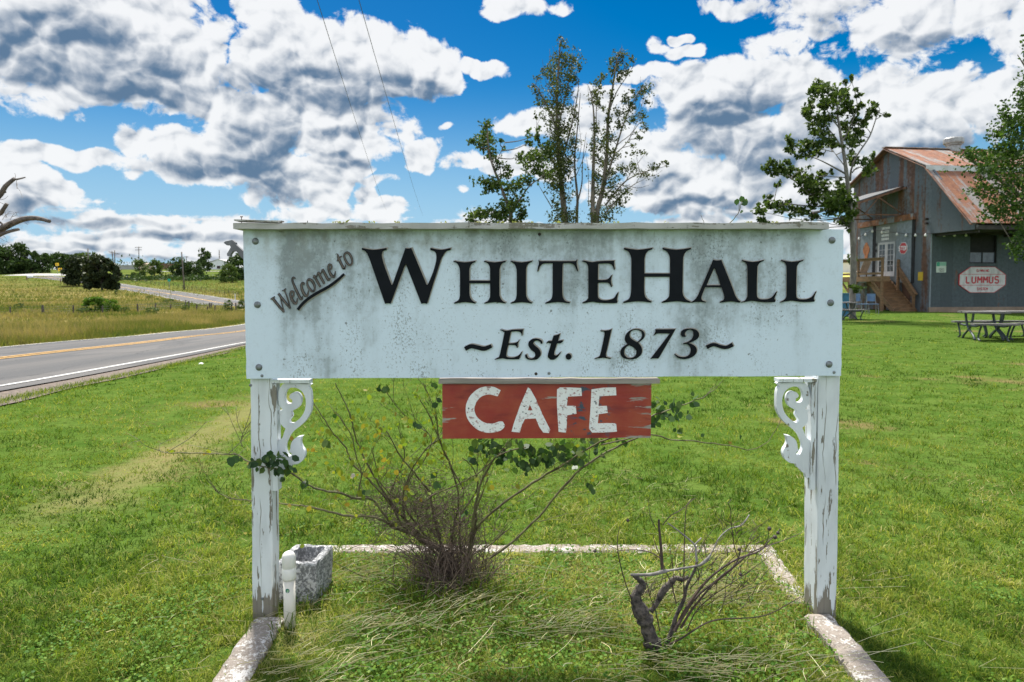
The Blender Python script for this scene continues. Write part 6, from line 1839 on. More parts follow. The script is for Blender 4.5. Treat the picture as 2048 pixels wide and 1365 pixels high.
part('twigs', sb, simple('reddish_twig', (.075, .045, .032), (.035, .025, .02), 60, .75), ds)
hd = MB()
for (x, y, r, dy) in ((1185, 322, 15, .12), (1242, 350, 13, .16), (1222, 378, 16, .12), (985, 460, 12, .06), (250, 268, 12, .05), (33, 470, 12, .08), (995, 625, 13, .05), (1255, 330, 7, .16)):
    p = PT(S7[1] + x / S7[0], S7[2] + y / S7[0], Ys + dy); k = r * wpx * 2
    hd.lathe((p.x, p.y, p.z - k), [(k * .3, 0), (k * .95, k * .55), (k, k), (k * .8, k * 1.5), (k * .3, k * 1.8)], 9)
    for _ in range(4):
        a = random.uniform(0, 6.3)
        hd.tube([p + Vector((0, 0, k * .6)), p + Vector((cos(a) * k * .9, sin(a) * k * .9, k * 1.4))], [.0008, .0003], 3)
part('seed_head', hd, simple('dried_hip', (.03, .024, .024), (.06, .04, .035), 60, .7), ds)


# ================================================================== the country beyond the road
MAT['dark_bark'] = simple('dark_bark', (.05, .042, .035), (.03, .025, .02), 9, .9)
FAR = leaf_mat('far_foliage', [(.020, .038, .012), (.034, .062, .018), (.052, .088, .024), (.078, .115, .033)], .22)
FAR2 = leaf_mat('far_bright_foliage', [(.036, .062, .016), (.060, .098, .022), (.088, .130, .030), (.12, .16, .045)], .25)
CEDAR = leaf_mat('cedar_foliage', [(.012, .022, .010), (.022, .034, .014), (.036, .050, .019), (.058, .066, .028)], .10)
BRIGHT = leaf_mat('vine_foliage', [(.040, .085, .012), (.065, .13, .015), (.10, .18, .022), (.13, .21, .03)], .3)


def crown_points(n, rx, ry, rz, cz, lobes, low=.25, spire=False):
    """points through a crown made of many overlapping lobes"""
    out = []
    L_ = []
    for _ in range(lobes):
        a = random.uniform(0, 2 * pi); t = random.random()
        if spire:
            z = t ** 1.2; r = (1 - z) ** .8
        else:
            z = t; r = sqrt(max(0.0, 1 - (2 * z - .85) ** 2 * .75)) if z > .4 else .85 + z * .2
        k = random.uniform(.45, .95) * r
        L_.append((cos(a) * k * rx, sin(a) * k * ry, cz + (z - .5) * 2 * rz, random.uniform(.22, .42)))
    for _ in range(n):
        x, y, z, s = random.choice(L_)
        d = Vector((random.gauss(0, 1), random.gauss(0, 1), random.gauss(0, 1))).normalized() * (random.random() ** .4)
        out.append((x + d.x * rx * s, y + d.y * ry * s, z + d.z * rz * s * .8))
    return out


def far_tree(name, label, px, basepx, toppx, hw, foliage=None, group=None, n=900, trunk=True, spire=False, lift=0.0, cat='tree', dist=None, low=-.03):
    g = G(px, basepx) if dist is None else PT(px, basepx, dist)
    k = g.y / F
    h = (basepx - toppx) * k; r = hw * k
    t = thing(name, label, cat, g, random.uniform(0, 6.3), group)
    cz = h * (1 + low) / 2; rz = h * (1 - low) / 2 * .86
    if trunk:
        m = MB()
        limb(m, catmull([(0, 0, -.3), (.02 * h, 0, h * .3), (-.01 * h, .02 * h, h * .7)], 3), h * .035, h * .01, 6)
        for _ in range(5):
            a = random.uniform(0, 6.3)
            limb(m, catmull([(0, 0, h * random.uniform(.2, .5)), (cos(a) * r * .3, sin(a) * r * .3, h * .6), (cos(a) * r * .7, sin(a) * r * .7, h * .75)], 2), h * .014, h * .004, 4)
        m.build('trunk', MAT['dark_bark'], t)
    n = int(n * 1.7)
    P = crown_points(n, r * 1.12, r * 1.12, rz, cz, 44, spire=spire)
    leaf_cloud('crown', P, rng.uniform(.6, 1.3, len(P)) * (r + rz) * .105, foliage or FAR, t, .8)
    return t


grp = 'trees along the far hedge line'
for px, b, tp, hw, lab, fo in (
        (-20, 548, 492, 34, 'dark spreading tree cut by the left edge at the far hedge', FAR), (12, 548, 493, 26, 'rounded bushy tree behind the dead tree limbs at the far hedge', FAR), (38, 547, 487, 20, 'tallest upright tree of the far left hedge', FAR), (62, 547, 500, 18, 'narrow double topped tree in the far left hedge', FAR),
        (86, 546, 506, 17, 'low green tree at the right end of the far left hedge', FAR), (118, 541, 506, 18, 'round green tree behind the yellow road signs', FAR), (140, 540, 508, 17, 'dull green tree just left of the dark cedars on the skyline', FAR), (170, 540, 503, 26, 'bright topped tree looming behind the dark cedars', FAR2), (205, 540, 512, 20, 'low tree on the skyline behind the right cedar', FAR)):
    far_tree('hedge_tree', lab, px, b, tp, hw, fo, grp, 1100)
far_tree('cedar', 'broad dark cedar with a ragged top, left one of the pair above the pasture', 158, 572, 514, 27, CEDAR, 'dark cedars in the pasture', 2600, spire=False, low=.05)
far_tree('cedar', 'larger dark cedar spreading to the ground, right one of the pair beside the road bend', 205, 582, 510, 28, CEDAR, 'dark cedars in the pasture', 3200, spire=False, low=.03)
grp = 'young trees in the far paddock'
for px, b, tp, hw, lab, fo in ((279, 551, 519, 13, 'small rounded tree left of the pale gap in the paddock', FAR2), (309, 553, 519, 14, 'small upright tree right of the pale gap in the paddock', FAR2), (357, 557, 515, 20, 'dark rounded tree behind the leaning roadside pole', FAR), (388, 557, 522, 18, 'dark low tree right of the leaning roadside pole', FAR),
                               (458, 565, 528, 17, 'bright round bush tree in front of the white house', FAR2), (478, 560, 508, 24, 'dark tree beside the left end of the sign', FAR), (409, 543, 497, 14, 'open thin topped tree left of the white house', FAR), (438, 538, 508, 20, 'dull brownish tree behind the white house roof', FAR), (288, 537, 512, 14, 'pale green tree top below the crossarm pole', FAR2), (330, 536, 520, 7, 'small dark tree on the skyline', FAR), (255, 537, 521, 20, 'low dark tree on the skyline right of the cedars', FAR), (232, 537, 524, 14, 'faint low tree just right of the cedars', FAR)):
    far_tree('paddock_tree', lab, px, b, tp, hw, fo, grp, 900)
far_tree('vine_bush', 'bright green leafy bush smothered in vines on the pasture fence', 192, 625, 593, 22, BRIGHT, None, 1500, trunk=False, cat='bush', low=-.05)
far_tree('vine_bush', 'smaller bush with reddish patches joined to the bright vine bush', 226, 626, 600, 14, BRIGHT, None, 700, trunk=False, cat='bush', low=-.05)
grp = 'low bushes along the pasture fence'
for px, b, tp, hw, lab in ((38, 618, 606, 8, 'lone dull bush in the pasture at the far left'), (165, 628, 615, 12, 'low weed clump at the left foot of the vine bush'), (250, 626, 614, 10, 'low weed clump at the right foot of the vine bush'), (305, 628, 614, 13, 'low green clump along the fence below the road bend'), (372, 622, 610, 8, 'small green clump by two leaning fence posts'), (458, 622, 600, 10, 'rounded green clump near the sign by the fence'), (484, 624, 598, 9, 'green clump touching the left edge of the sign'), (299, 597, 592, 8, 'flat green patch of weeds in the pasture'), (338, 606, 598, 12, 'pale green weedy mound in the pasture'), (233, 590, 580, 4, 'tiny bush at the edge of the far road')):
    far_tree('fence_bush', lab, px, b, tp, hw, FAR2, grp, 420, trunk=False, cat='bush', low=-.1)
hb = []
for k in range(40):
    px = 245 + k * 6.2
    g = G(px, 560 + random.uniform(-2, 2)); r = g.y / F
    for _ in range(70): hb.append((g.x + random.gauss(0, 5 * r), g.y + random.gauss(0, 3), g.z + abs(random.gauss(0, 4)) * r))
o = leaf_cloud('hedgerow', hb, rng.uniform(.5, 1.1, len(hb)) * .8, FAR)
tag(o, kind='stuff')
hb = []
for k in range(130):
    px = -380 + k * 21; g = PT(px, 545, 430); g.z = H(g.x, 430)
    s = random.uniform(.6, 1.5)
    for _ in range(60): hb.append((g.x + random.gauss(0, 5), g.y + random.gauss(0, 6), g.z + abs(random.gauss(0, 2.6)) * s))
tag(leaf_cloud('distant_woods', hb, rng.uniform(.8, 1.6, len(hb)) * 1.3, FAR), kind='stuff')

# ------------------------------------------------------------------ poles, wires, signs, fences, houses
MAT['pole'] = simple('pole_wood', (.16, .135, .115), (.10, .085, .075), 3, .9, stretch=(1, 1, .2))


def pole(label, px, base, top, arms=(), r=.14, lean=0.0, dist=None, extra=None):
    g = G(px, base) if dist is None else Vector((PT(px, base, dist).x, dist, H(PT(px, base, dist).x, dist)))
    k = g.y / F
    h = (575 - top) * k + EYE - g.z
    t = thing('utility_pole', label, 'pole', g, 0, 'utility poles')
    m = MB(); m.tube([(0, 0, -.3), (lean * h, 0, h)], [r * 1.1, r * .75], 8)
    fix_normals(m.build('pole', MAT['pole'], t, smooth=True))
    for (z, w, ang, off_) in arms:
        m = MB()
        zz = h - z * k
        x = lean * zz
        m.beam((x - w / 2 * k + off_ * k, -r, zz - ang * w / 2 * k), (x + w / 2 * k + off_ * k, -r, zz + ang * w / 2 * k), .16, .16)
        for q in (-.45, -.2, .2, .45):
            m.tube([(x + q * w * k + off_ * k, -r, zz + q * ang * w * k), (x + q * w * k + off_ * k, -r, zz + q * ang * w * k + 1.2 * k)], .09, 5)
        fix_normals(m.build('crossarm', MAT['pole'], t))
    return t


pole('thin leaning bare pole beside the far road', 369, 580, 505, r=.15, lean=-.055)
pole('utility pole with two level crossarms on the far skyline', 278, 520, 494, ((2, 14, 0, 0), (7, 13, .03, 0)), r=.22, dist=330)
pole('utility pole of a crooked pair, crossarm tilted to the right', 229.5, 530, 501.5, ((7, 10, -.12, 5),), r=.2, lean=.012, dist=250)
pole('utility pole of a crooked pair, leaning left with a short crossarm', 228.5, 530, 503, ((3, 11, -.2, 0),), r=.2, lean=-.10, dist=252)
pole('short plain pole rising from the trees behind the cedars', 177, 540, 498, r=.22, dist=240)
pole('tiny far pole with one crossarm between the dark trees', 373, 530, 513, ((2, 8, 0, 0),), r=.2, dist=360)
pole('grey pole above the roof of the white house', 439, 530, 501, r=.25, dist=345)
# two wires overhead
MAT['wire'] = simple('wire', (.09, .09, .095), (.07, .07, .075), 4, .6)
for (a, b, lab) in (((628, -20, 14), (772, 420, 95), 'thin dark power line crossing the clouds, left of the two'), ((712, -20, 14), (846, 432, 95), 'thin dark power line crossing the clouds, right of the two')):
    A_, B_ = PT(*a), PT(*b)
    n_ = 40; pts = []
    D_ = B_ - A_
    for i in range(-6, n_ + 1):
        t = i / n_
        # straight in picture, gentle sag
        p = A_ + D_ * t; p.z -= 1.2 * 4 * max(t, 0) * (1 - t) * .25
        pts.append(p)
    o = MB().tube(pts, .0075, 5).build('power_line', MAT['wire'])
    tag(o, lab, 'power line', 'power lines overhead')


def road_sign(name, label, px, base, py, w, h, c1, dist=None, diamond=True, txt=None):
    g = G(px, base)
    k = g.y / F
    t = thing(name, label, 'road sign', g, 0)
    zc = (575 - py) * k + EYE - g.z
    m = MB(); m.tube([(0, .03, -.2), (0, .03, zc + h * k * .3)], .05, 6); m.build('post', MAT['grey_metal'], t)
    W_, H_ = w * k / 2, h * k / 2
    lp = [(-W_, 0), (0, -H_), (W_, 0), (0, H_)] if diamond else [(-W_, -H_), (W_, -H_), (W_, H_), (-W_, H_)]
    m = MB(); m.prism([lp], lambda p: Vector((p[0], -.03, zc + p[1])), lambda p: Vector((p[0], -.005, zc + p[1])))
    fix_normals(m.build('plate', c1, t))
    if txt:
        m = MB()
        for (a, b, c, d) in txt: m.box(a * W_, c * W_, -.04, -.0305, zc + b * H_, zc + d * H_)
        m.build('marking', MAT['black'], t)


sy_ = simple('warning_yellow', (.78, .50, .015), (.70, .44, .015), 3, .5)
road_sign('yellow_sign', 'higher yellow warning sign on a post by the far junction', 115, 550, 529.5, 7, 5.5, sy_, diamond=False, txt=[(-.5, -.5, -.2, .5), (.15, -.3, .6, .2)])
road_sign('yellow_sign', 'lower yellow arrow sign touching the left side of the dark cedars', 120.5, 550, 539.5, 8, 5.5, sy_, diamond=False, txt=[(-.55, -.2, .2, .25), (.2, -.5, .45, .5)])
road_sign('green_sign', 'small green road sign on a thin post beside the far road', 338.5, 578, 561, 5.5, 5.5, simple('road_sign_green', (.02, .38, .27), (.02, .33, .24), 3, .5), diamond=False, txt=None)

# fence posts standing in the pasture: wires and posts of one fence
fence = thing('wire_fence', 'old wire fence of uneven dark wooden posts along the pasture', 'fence', G(300, 625))
FM = world_matrix(fence)
MAT['fpost'] = simple('fence_post_wood', (.11, .095, .08), (.06, .05, .045), 5, .95, stretch=(1, 1, .3))
tops = []
fp_ = [(-60, 633, 615), (20, 628, 614), (85, 629, 612), (89, 628, 610), (147, 628, 610.5), (205, 628, 612), (276, 626, 608), (310, 623, 607), (340, 621, 609), (371, 615, 601), (378, 619, 602), (392, 622, 609), (414, 624, 613), (420, 618, 606), (423, 618, 606), (430, 624, 611), (462, 622, 606), (472, 622, 606)]
for i, (px, b, tp) in enumerate(fp_):
    g = G(px, b); k = g.y / F
    m = MB(); top = g + Vector((random.gauss(0, .07), 0, (b - tp) * k))
    m.tube([g - Vector((0, 0, .3)), top], [.075, .062], 7)
    fix_normals(part('post', m, MAT['fpost'], fence)); tops.append((g, top))
ws = MB(); srt = sorted(tops, key=lambda t: t[0].x)
for f_ in (.35, .62, .9):
    pts = [a.lerp(b, f_) for a, b in srt]
    ws.tube(pts, .006, 4)
part('wire', ws, MAT['wire'], fence)
f2 = thing('roadside_fence', 'faint line of thin fence posts along the field above the far road', 'fence', G(380, 580))
tops = []
for k in range(26):
    px = 246 + k * 9.2
    b = 561 + (px - 246) * .135 + 1.2 * sin(k)
    g = G(px, b); r = g.y / F
    m = MB(); top = g + Vector((0, 0, 7.0 * r)); m.tube([g - Vector((0, 0, .2)), top], .045, 5)
    part('post', m, MAT['fpost'], f2); tops.append((g, top))
ws = MB()
for f_ in (.4, .9): ws.tube([a.lerp(b, f_) for a, b in tops], .01, 4)
part('wire', ws, MAT['wire'], f2)
f3 = thing('corral_fence', 'three brown posts of a broken fence left of the dark cedars', 'fence', G(126, 564))
tops = []
for px, b, tp in ((121, 566, 559), (127.5, 568, 559.5), (131, 568.5, 563), (53.5, 560, 553)):
    g = G(px, b); r = g.y / F
    m = MB(); top = g + Vector((0, 0, (b - tp) * r)); m.tube([g - Vector((0, 0, .2)), top], .11, 6); part('post', m, simple('brown_post', (.17, .11, .075), (.11, .07, .05), 3, .9), f3); tops.append((g, top))
ws = MB(); srt = sorted(tops, key=lambda t: t[0].x); ws.tube([a.lerp(b, .8) for a, b in srt], .012, 4); part('wire', ws, MAT['wire'], f3)
g = G(470.5, 604)
m = MB(); m.tube([(0, 0, -.1), (0, 0, 1.0)], .05, 8); m.tube([(0, 0, 1.0), (0, 0, 1.03)], [.05, .03], 8)
o = fix_normals(m.build('marker_post', MAT['white'])); o.location = g
tag(o, 'short white marker post beside the far road near the sign', 'marker post')
# scrap of white litter on the lawn
g = G(402, 732)
m = MB()
vs = [(random.gauss(0, .05), random.gauss(0, .04), abs(random.gauss(.03, .02))) for _ in range(9)]
m.add([(-.07, -.03, .01), (.0, -.05, .045), (.07, -.02, .02), (.06, .04, .05), (0, .05, .03), (-.06, .03, .05), (0, 0, .07)], [[0, 1, 6], [1, 2, 6], [2, 3, 6], [3, 4, 6], [4, 5, 6], [5, 0, 6], [0, 5, 4, 3, 2, 1]])
o = fix_normals(m.build('paper_scrap', MAT['white'])); o.location = g + Vector((0, 0, .02)); o.scale = (.6, .6, .6)
tag(o, 'crumpled white scrap of litter lying on the lawn near the road', 'litter')


def house(name, label, px0, px1, base, wall_top, ridge, wallc, roofc, dist, depth=9.0, cat='house', gable=True, openings=()):
    xa, xb = PT(px0, base, dist).x, PT(px1, base, dist).x
    gz_ = H((xa + xb) / 2, dist)
    t = thing(name, label, cat, ((xa + xb) / 2, dist, gz_), 0)
    k = dist / F
    w = (xb - xa) / 2
    zt_ = (575 - wall_top) * k + EYE - gz_; zr = (575 - ridge) * k + EYE - gz_
    m = MB(); m.prism([[(-w, -1), (w, -1), (w, zt_), (-w * .1 if gable else 0, zr if gable else zt_ + .001), (-w, zt_)]], lambda p: Vector((p[0], 0, p[1])), lambda p: Vector((p[0], depth, p[1])))
    fix_normals(m.build('wall', wallc, t))
    m = MB()
    if gable:
        m.beam((-w * 1.08, depth / 2, zt_ + .02), (-w * .1, depth / 2, zr + .15), depth + .8, .15, up=(0, 0, 1)); m.beam((w * 1.08, depth / 2, zt_ + .02), (-w * .1, depth / 2, zr + .15), depth + .8, .15)
    else:
        m.box(-w - .3, w + .3, -.3, depth + .3, zt_, zt_ + .25)
    fix_normals(m.build('roof', roofc, t))
    for (u, z, ww, hh_) in openings:
        m = MB(); m.box(u * w - ww / 2, u * w + ww / 2, -.06, -.01, z, z + hh_); m.build('window', MAT['dark_metal'], t)


house('white_house', 'white house with a low pitched pale roof among the far trees', 417, 462, 541, 527, 519.5, simple('far_white_wall', (.72, .74, .76), (.64, .66, .68), .3, .8), simple('far_pale_roof', (.50, .49, .50), (.42, .41, .42), .3, .7), 338, openings=((-.1, .4, 1.6, 1.4), (.35, .4, 1.4, 1.4)))
house('brown_shed', 'low brown wooden shed between the far paddock trees', 318, 341, 535, 528, 527, simple('brown_boards', (.20, .12, .08), (.14, .09, .06), .5, .9), simple('brown_roof', (.16, .11, .09), (.12, .08, .07), .5, .9), 345, gable=False, cat='shed')
g = G(293, 541)
m = MB(); m.lathe((0, 0, 0), [(3.2, -.2), (3.0, 1.2), (2.2, 2.4), (1.0, 3.0), (.2, 3.1)], 14)
o = fix_normals(m.build('earth_mound', simple('pale_earth', (.42, .33, .25), (.34, .26, .20), .6, .95), smooth=True)); o.location = g
tag(o, 'pale heap of earth between two small paddock trees', 'heap')
house('long_shed', 'long low pale grey shed far off on the skyline', 236, 272, 536, 532, 531.5, simple('far_grey_wall', (.36, .37, .36), (.30, .31, .30), .3, .8), simple('far_grey_roof', (.40, .42, .43), (.34, .36, .37), .3, .7), 350, gable=False, cat='shed')
g = G(60, 557)
m = MB(); m.lathe((0, 0, 0), [(.35, .0), (.5, .15), (.5, .75), (.42, .85), (.1, .88)], 12)
o = fix_normals(m.build('water_trough', MAT['white'])); o.location = g; o.scale = (1.9, 1, .8)
tag(o, 'small white trough beside a post in the far pasture', 'trough')
# yellow field far behind the barn and a pale trailer beyond it
a, b_ = G(1660, 552), G(1760, 552)
ribbon('far_field', [(a.x - 10 + (b_.x - a.x + 40) * t / 8, a.y) for t in range(9)], -18, 32, .08, simple('yellow_field', (.40, .36, .05), (.30, .30, .06), .1, .95))
house('white_trailer', 'pale trailer glimpsed between the sign post and the pale trunk', 1682, 1712, 543, 526, 525, simple('trailer_white', (.62, .60, .62), (.56, .54, .57), .4, .6), simple('trailer_roof', (.66, .66, .66), (.6, .6, .6), .4, .6), G(1697, 546).y, 3.0, 'trailer', False)


# ================================================================== grass and weeds
def blades(name, xy, hgt_, wid, material, tone, lean=.5, seg=1, zoff=-.004):
    """grass blades: tapered faces bending over; xy (n,2)"""
    n = len(xy)
    z = hgt(xy[:, 0], xy[:, 1]) + zoff
    base = np.c_[xy, z]
    a = rng.uniform(0, 2 * pi, n)
    side = np.stack([np.cos(a), np.sin(a), np.zeros(n)], 1)
    b = rng.uniform(0, 2 * pi, n)
    ln = np.abs(rng.normal(lean, lean * .5, n))
    dirv = np.stack([np.cos(b) * ln, np.sin(b) * ln, np.ones(n)], 1)
    dirv /= np.linalg.norm(dirv, axis=1, keepdims=True)
    h = hgt_.reshape(-1, 1); w = wid.reshape(-1, 1)
    if seg == 1:
        v = np.stack([base - side * w * .5, base + side * w * .5, base + dirv * h], 1).reshape(-1, 3)
        f = np.arange(3 * n).reshape(n, 3)
        return np_mesh(name, v, f, material, tone=tone)
    mid = base + dirv * h * .55 + np.array([0, 0, .08]) * h
    tip = base + dirv * h + np.stack([np.cos(b), np.sin(b), np.zeros(n) - .6], 1) * h * .28
    v = np.stack([base - side * w * .5, base + side * w * .5, mid + side * w * .42, mid - side * w * .42, tip], 1).reshape(-1, 3)
    i = np.arange(n) * 5
    f = np.concatenate([np.stack([i, i + 1, i + 2], 1), np.stack([i, i + 2, i + 3], 1), np.stack([i + 3, i + 2, i + 4], 1)], 0)
    return np_mesh(name, v, f, material, tone=np.concatenate([tone] * 3))


def vnoise(x, y, s, seed):
    """smooth value noise for patchiness"""
    r = np.random.default_rng(seed); T = r.random((64, 64))
    u, v = x / s, y / s
    i, j = np.floor(u).astype(int), np.floor(v).astype(int)
    fu, fv = u - i, v - j
    fu, fv = fu * fu * (3 - 2 * fu), fv * fv * (3 - 2 * fv)
    g_ = lambda a, b: T[a % 64, b % 64]
    return (g_(i, j) * (1 - fu) + g_(i + 1, j) * fu) * (1 - fv) + (g_(i, j + 1) * (1 - fu) + g_(i + 1, j + 1) * fu) * fv


def fbm(x, y, s, seed):
    return (vnoise(x, y, s, seed) + .5 * vnoise(x, y, s / 2.1, seed + 1) + .25 * vnoise(x, y, s / 4.3, seed + 2)) / 1.75


def scatter(n, y0, y1, pad=1.2, slope=.80, power=2.0):
    """points in the wedge the photograph could see, denser near the camera"""
    u = rng.random(n)
    k = 1 - power
    y = (y0 ** k + u * (y1 ** k - y0 ** k)) ** (1 / k) if abs(k) > 1e-6 else y0 * (y1 / y0) ** u
    x = (rng.random(n) * 2 - 1) * (slope * y + pad)
    return x, y


def in_bed(x, y):
    return (x > -.97) & (x < 1.27) & (y < 3.53)


def on_kerb(x, y):
    l = (np.abs(x - (-.925 - .0513 * (y - 1.2))) < .05 + .016 * np.sin(y * 23)) & (y < 2.78)
    b = (np.abs(y - 3.565) < .058 * np.clip(fbm(x, y * 0 + 3.5, .5, 55) * 3.2 - 1.0, 0, 1)) & (x > -1.06) & (x < 1.36)
    r1 = (np.abs(x - (1.225 + .0316 * (y - 1.2))) < .046 + .014 * np.sin(y * 19)) & (y < 2.8)
    r2 = (np.abs(x - (1.27 + .112 * (y - 2.92))) < .05 * np.clip(fbm(y, x * 0, .3, 57) * 3.2 - 1.0, 0, 1)) & (y > 2.9) & (y < 3.55)
    return l | b | r1 | r2


def lawn_mask(x, y):
    return (x > -5.42 - .109 * y) & ~on_kerb(x, y)


TRACK = lambda x, y: np.abs(x + 2.75 + (y - 4) * .05 + .5 * (fbm(x, y, 1.1, 5) - .5))
LAWN = leaf_mat('lawn_blade', [(.022, .054, .008), (.074, .136, .016), (.172, .222, .030), (.30, .31, .072), (.47, .42, .20)], .42, .6, .06)


def lawn_tone(x, y):
    """patches of greener and drier grass"""
    p = fbm(x, y, 1.6, 3) * .6 + fbm(x, y, .35, 9) * .4
    p2 = fbm(x, y * 1.6 + x * .25, 3.1, 17)                # broad bands left by the mower
    t = (p - .34) * 1.5 + (p2 - .5) * .55
    dry = np.clip(1 - TRACK(x, y) / .42, 0, 1) * np.clip((fbm(x, y, 2.4, 21) - .30) * 4, 0, 1)
    t = t + dry * .50
    brown = np.clip((fbm(x, y, .55, 83) - .56) * 6, 0, 1)
    t = t + np.where(in_bed(x, y), .17, 0) + brown * np.where(in_bed(x, y), .55, np.where(y < 6, .32, .16))
    t = np.where((x > 3) & (y > 7), t - .05, t)
    return t


def turf(n):
    """blades grow in tufts; tufts get wider and sparser with distance"""
    per = 9
    cx_, cy_ = scatter(n // per, 1.15, 46.0, power=2.0)
    sc = cy_ / 2.8
    rep_ = lambda a: np.repeat(a, per)
    r = .016 * sc ** .9
    x = rep_(cx_) + rng.normal(0, 1, len(cx_) * per) * rep_(r)
    y = rep_(cy_) + rng.normal(0, 1, len(cx_) * per) * rep_(r)
    tone = rep_(lawn_tone(cx_, cy_) + rng.normal(0, .15, len(cx_))) + rng.normal(0, .12, len(x))
    tone = np.where(rng.random(len(x)) < .05, rng.uniform(.7, 1.0, len(x)), tone)
    dryt = rep_(rng.random(len(cx_)) < np.where(in_bed(cx_, cy_), .20, .13))
    tone = np.where(dryt, tone + .34, tone)
    clump = .45 + 1.1 * fbm(cx_, cy_, .30, 31)
    clump *= rng.uniform(.6, 1.35, len(cx_))
    h = rep_(clump) * rng.uniform(.5, 1.3, len(x)) * .046
    h *= np.where(in_bed(x, y), .8, 1)
    h *= 1 - .5 * np.clip(1 - TRACK(x, y) / .42, 0, 1)
    w = .0034 * (np.maximum(y, 1.5) / 2.8) ** .92 * rng.uniform(.6, 1.35, len(x))
    m = lawn_mask(x, y) & (y > 1.1)
    return x[m], y[m], h[m], w[m], np.clip(tone[m], 0, 1)


x, y, h, w, t = turf(640000)
near = y + rng.normal(0, .5, len(y)) < 4.6
for sel, seg in ((near, 2), (~near, 1)):
    o = blades('lawn_grass', np.c_[x, y][sel], h[sel], w[sel], LAWN, t[sel], .80, seg)
    tag(o, kind='stuff')

# broad-leaved weeds creeping through the bed and about the left post
WEED = leaf_mat('weed_leaf', [(.035, .10, .010), (.065, .155, .016), (.11, .21, .024), (.19, .27, .04)], .34, .55, .12)
n = 90000
x, y = scatter(n, 1.2, 4.2, power=1.6)
f = fbm(x, y, .45, 41) + .35 * fbm(x, y, .12, 47)
bed = in_bed(x, y)
keep = ~on_kerb(x, y) & ((bed & (f > .60)) | (~bed & (x < -.4) & (x > -3.2) & (y < 3.9) & (f > .76 + .05 * np.clip(y - 2.6, 0, 2))) | (~bed & (x > 1.1) & (f > .90)))
x, y = x[keep], y[keep]
k = min(len(x), 34000); x, y = x[:k], y[:k]; k = len(x)
c = np.c_[x, y, hgt(x, y) + rng.uniform(.012, .045, k)]
s = rng.uniform(.006, .016, k).reshape(-1, 1)
nrm = np.stack([rng.normal(0, .38, k), rng.normal(-.15, .38, k), np.ones(k)], 1); nrm /= np.linalg.norm(nrm, axis=1, keepdims=True)
a = np.cross(nrm, rng.normal(size=(k, 3))); a /= np.linalg.norm(a, axis=1, keepdims=True)
b = np.cross(nrm, a)
rg = [(-.5, 0, -.05), (-.25, .36, .06), (.15, .40, .06), (.5, .12, 0), (.42, 0, -.03), (.5, -.12, 0), (.15, -.40, .06), (-.25, -.36, .06)]
v = np.stack([c + a * s * p + b * s * q + nrm * s * r for p, q, r in rg], 1).reshape(-1, 3)
tag(np_mesh('bed_weeds', v, np.arange(8 * k).reshape(k, 8), WEED, tone=rng.random(k)), kind='stuff')

# dead thatch: short pale blades lying flat among the green
n = 150000
x, y = scatter(n, 1.15, 14.0, power=2.0)
f = fbm(x, y, .42, 91) + .4 * fbm(x, y, .13, 95) + np.where(in_bed(x, y), .18, 0) - np.where(y > 5, .14, 0)
m = lawn_mask(x, y) & (f > .74) & (rng.random(n) < np.clip((f - .72) * 6, 0, 1))
x, y = x[m], y[m]; k = len(x)
DEAD = leaf_mat('dead_thatch', [(.10, .075, .030), (.20, .155, .060), (.33, .27, .12), (.46, .41, .24)], .2, .8, .05)
tag(blades('dead_thatch', np.c_[x, y], rng.uniform(.02, .06, k), rng.uniform(.0018, .0034, k) * (y / 2.8) ** .9, DEAD, rng.random(k), 2.2, 1, zoff=.008), kind='stuff')

# cut straw lying about in the bed
STRAW = leaf_mat('straw', [(.44, .38, .17), (.56, .50, .26), (.60, .57, .36), (.34, .27, .12)], .1, .7, .2)
sb_ = MB()
mats_ = [(random.uniform(-.85, 1.1), random.uniform(2.1, 3.2), random.gauss(.4, .35)) for _ in range(16)]
for i_ in range(1700):
    yy = random.uniform(1.7, 3.45) if random.random() < .8 else random.uniform(3.6, 5)
    xx = random.uniform(-1.9, 1.7) if random.random() < .35 else random.uniform(-.9, 1.2)
    mz = None
    if i_ % 2:
        mx_, my_, mz = random.choice(mats_)
        xx, yy = mx_ + random.gauss(0, .12), my_ + random.gauss(0, .07)
    az_ = random.gauss(.35, .55) if mz is None else random.gauss(mz, .18)
    L = random.uniform(.03, .13) if random.random() < .88 else random.uniform(.14, .36)
    d = Vector((cos(az_), sin(az_), 0)); z = random.uniform(.028, .055)
    a, e = Vector((xx, yy, z)), Vector((xx, yy, 0)) + d * L + Vector((0, 0, random.uniform(.025, .06)))
    mid = a.lerp(e, .5) + Vector((random.gauss(0, .008), random.gauss(0, .008), .004))
    sb_.tube(catmull([a, mid, e], 3), random.uniform(.0006, .0012), 3, cap=False, tone=random.random())
tag(sb_.build('cut_straw', STRAW, tone=True), kind='stuff')
# tall stalks of grass round the bush and posts
x = np.concatenate([rng.normal(PT(1000, 700, 3.1).x, .10, 150), rng.normal(PT(860, 700, 3.0).x, .16, 160), rng.normal(-1.0, .10, 160), rng.normal(1.27, .09, 90), rng.normal(-.86, .05, 70)])
y = np.concatenate([rng.normal(3.02, .08, 150), rng.normal(2.98, .10, 160), rng.normal(2.72, .05, 160), rng.normal(2.74, .06, 90), rng.normal(2.93, .05, 70)])
m = ~on_kerb(x, y) & ~((np.abs(x + 1.01) < .06) & (y > 2.76) & (y < 2.9)); x, y = x[m], y[m]
tag(blades('tall_grass', np.c_[x, y], rng.uniform(.05, .14, len(x)), rng.uniform(.002, .004, len(x)), LAWN, rng.uniform(0, .55, len(x)), .35, 2), kind='stuff')

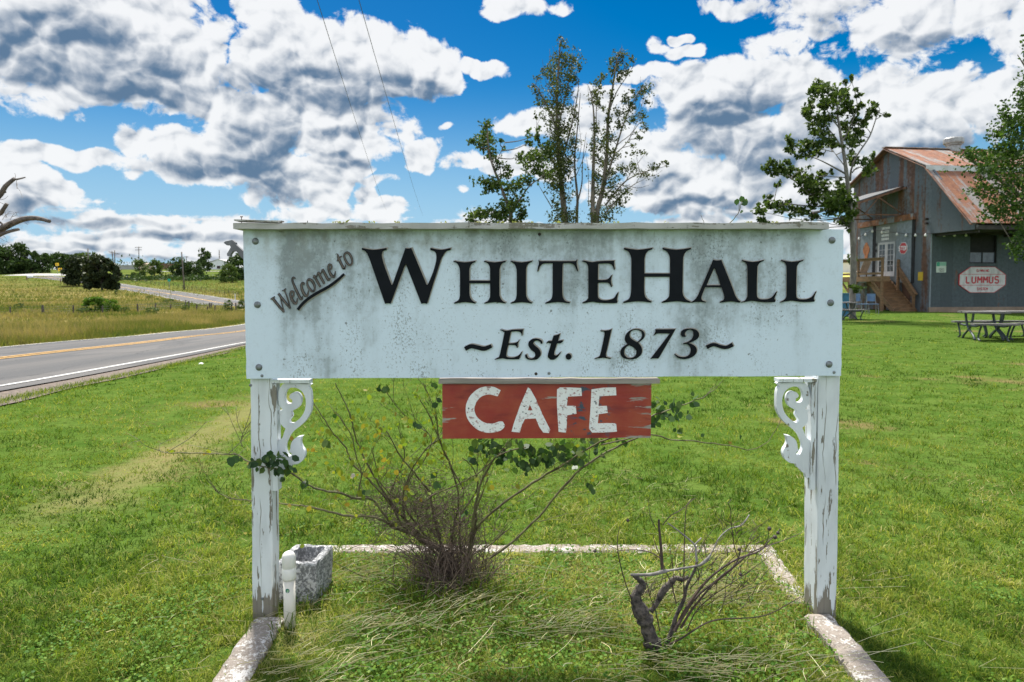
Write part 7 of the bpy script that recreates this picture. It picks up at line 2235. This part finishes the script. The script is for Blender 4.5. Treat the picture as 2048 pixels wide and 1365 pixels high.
# rank dry grass on the far side of the road
DRY = leaf_mat('dry_grass', [(.075, .120, .020), (.15, .160, .040), (.25, .205, .080), (.32, .255, .115), (.37, .29, .14)], .3, .7, .15)


def rough_grass(n, d0, d1, y0, y1, hh, ww, sel=None, tb=0.0):
    y = y0 + (y1 - y0) * rng.random(n) ** 1.5
    d = d0 + (d1 - d0) * rng.random(n) ** 1.2
    x = -7.41 - .109 * (y - 9.87) - d
    t = np.clip((fbm(x, y, 3.2, 61) - .3) * 1.6 + rng.normal(0, .15, n) + tb, 0, 1)
    t = np.where(d < d0 + 1.3, t * .35, t)
    # nothing grows on the carriageway
    pa = np.array(path); c_ = pa + np.stack([-np.gradient(pa[:, 1]), np.gradient(pa[:, 0])], 1)[:, [0, 1]] * 0
    dx_, dy_ = np.gradient(pa[:, 0]), np.gradient(pa[:, 1]); ln_ = np.hypot(dx_, dy_)
    c_ = pa + np.stack([-dy_ / ln_, dx_ / ln_], 1) * 2.9
    dm = np.full(n, 1e9)
    for q in c_[::2]: dm = np.minimum(dm, (x - q[0]) ** 2 + (y - q[1]) ** 2)
    ok = dm > (3.75 + .3 * rng.random(n)) ** 2 + 0.0
    x, y, d, t = x[ok], y[ok], d[ok], t[ok]; n = len(x)
    h = hh * rng.uniform(.5, 1.3, n) * (.55 + .9 * fbm(x, y, 2.0, 71))
    h = np.where(d < d0 + 1.3, h * .6, h)
    tag(blades('rough_grass', np.c_[x, y], h, ww * rng.uniform(.6, 1.4, n), DRY, t, .45, 1), kind='stuff')


rough_grass(70000, 6.35, 16, 10, 62, .48, .030, tb=.15)
rough_grass(60000, 14, 60, 14, 95, .32, .06)
rough_grass(50000, 20, 150, 55, 190, .34, .16, tb=-.02)
# green verge beside the near shoulder
n = 22000
y = 5 + 45 * rng.random(n) ** 1.6
d = rng.normal(-1.12, .12, n)
x = -7.41 - .109 * (y - 9.87) - d
tag(blades('verge_grass', np.c_[x, y], rng.uniform(.03, .09, n), rng.uniform(.006, .016, n), LAWN, np.clip(rng.normal(.4, .25, n), 0, 1), .7, 1), kind='stuff')
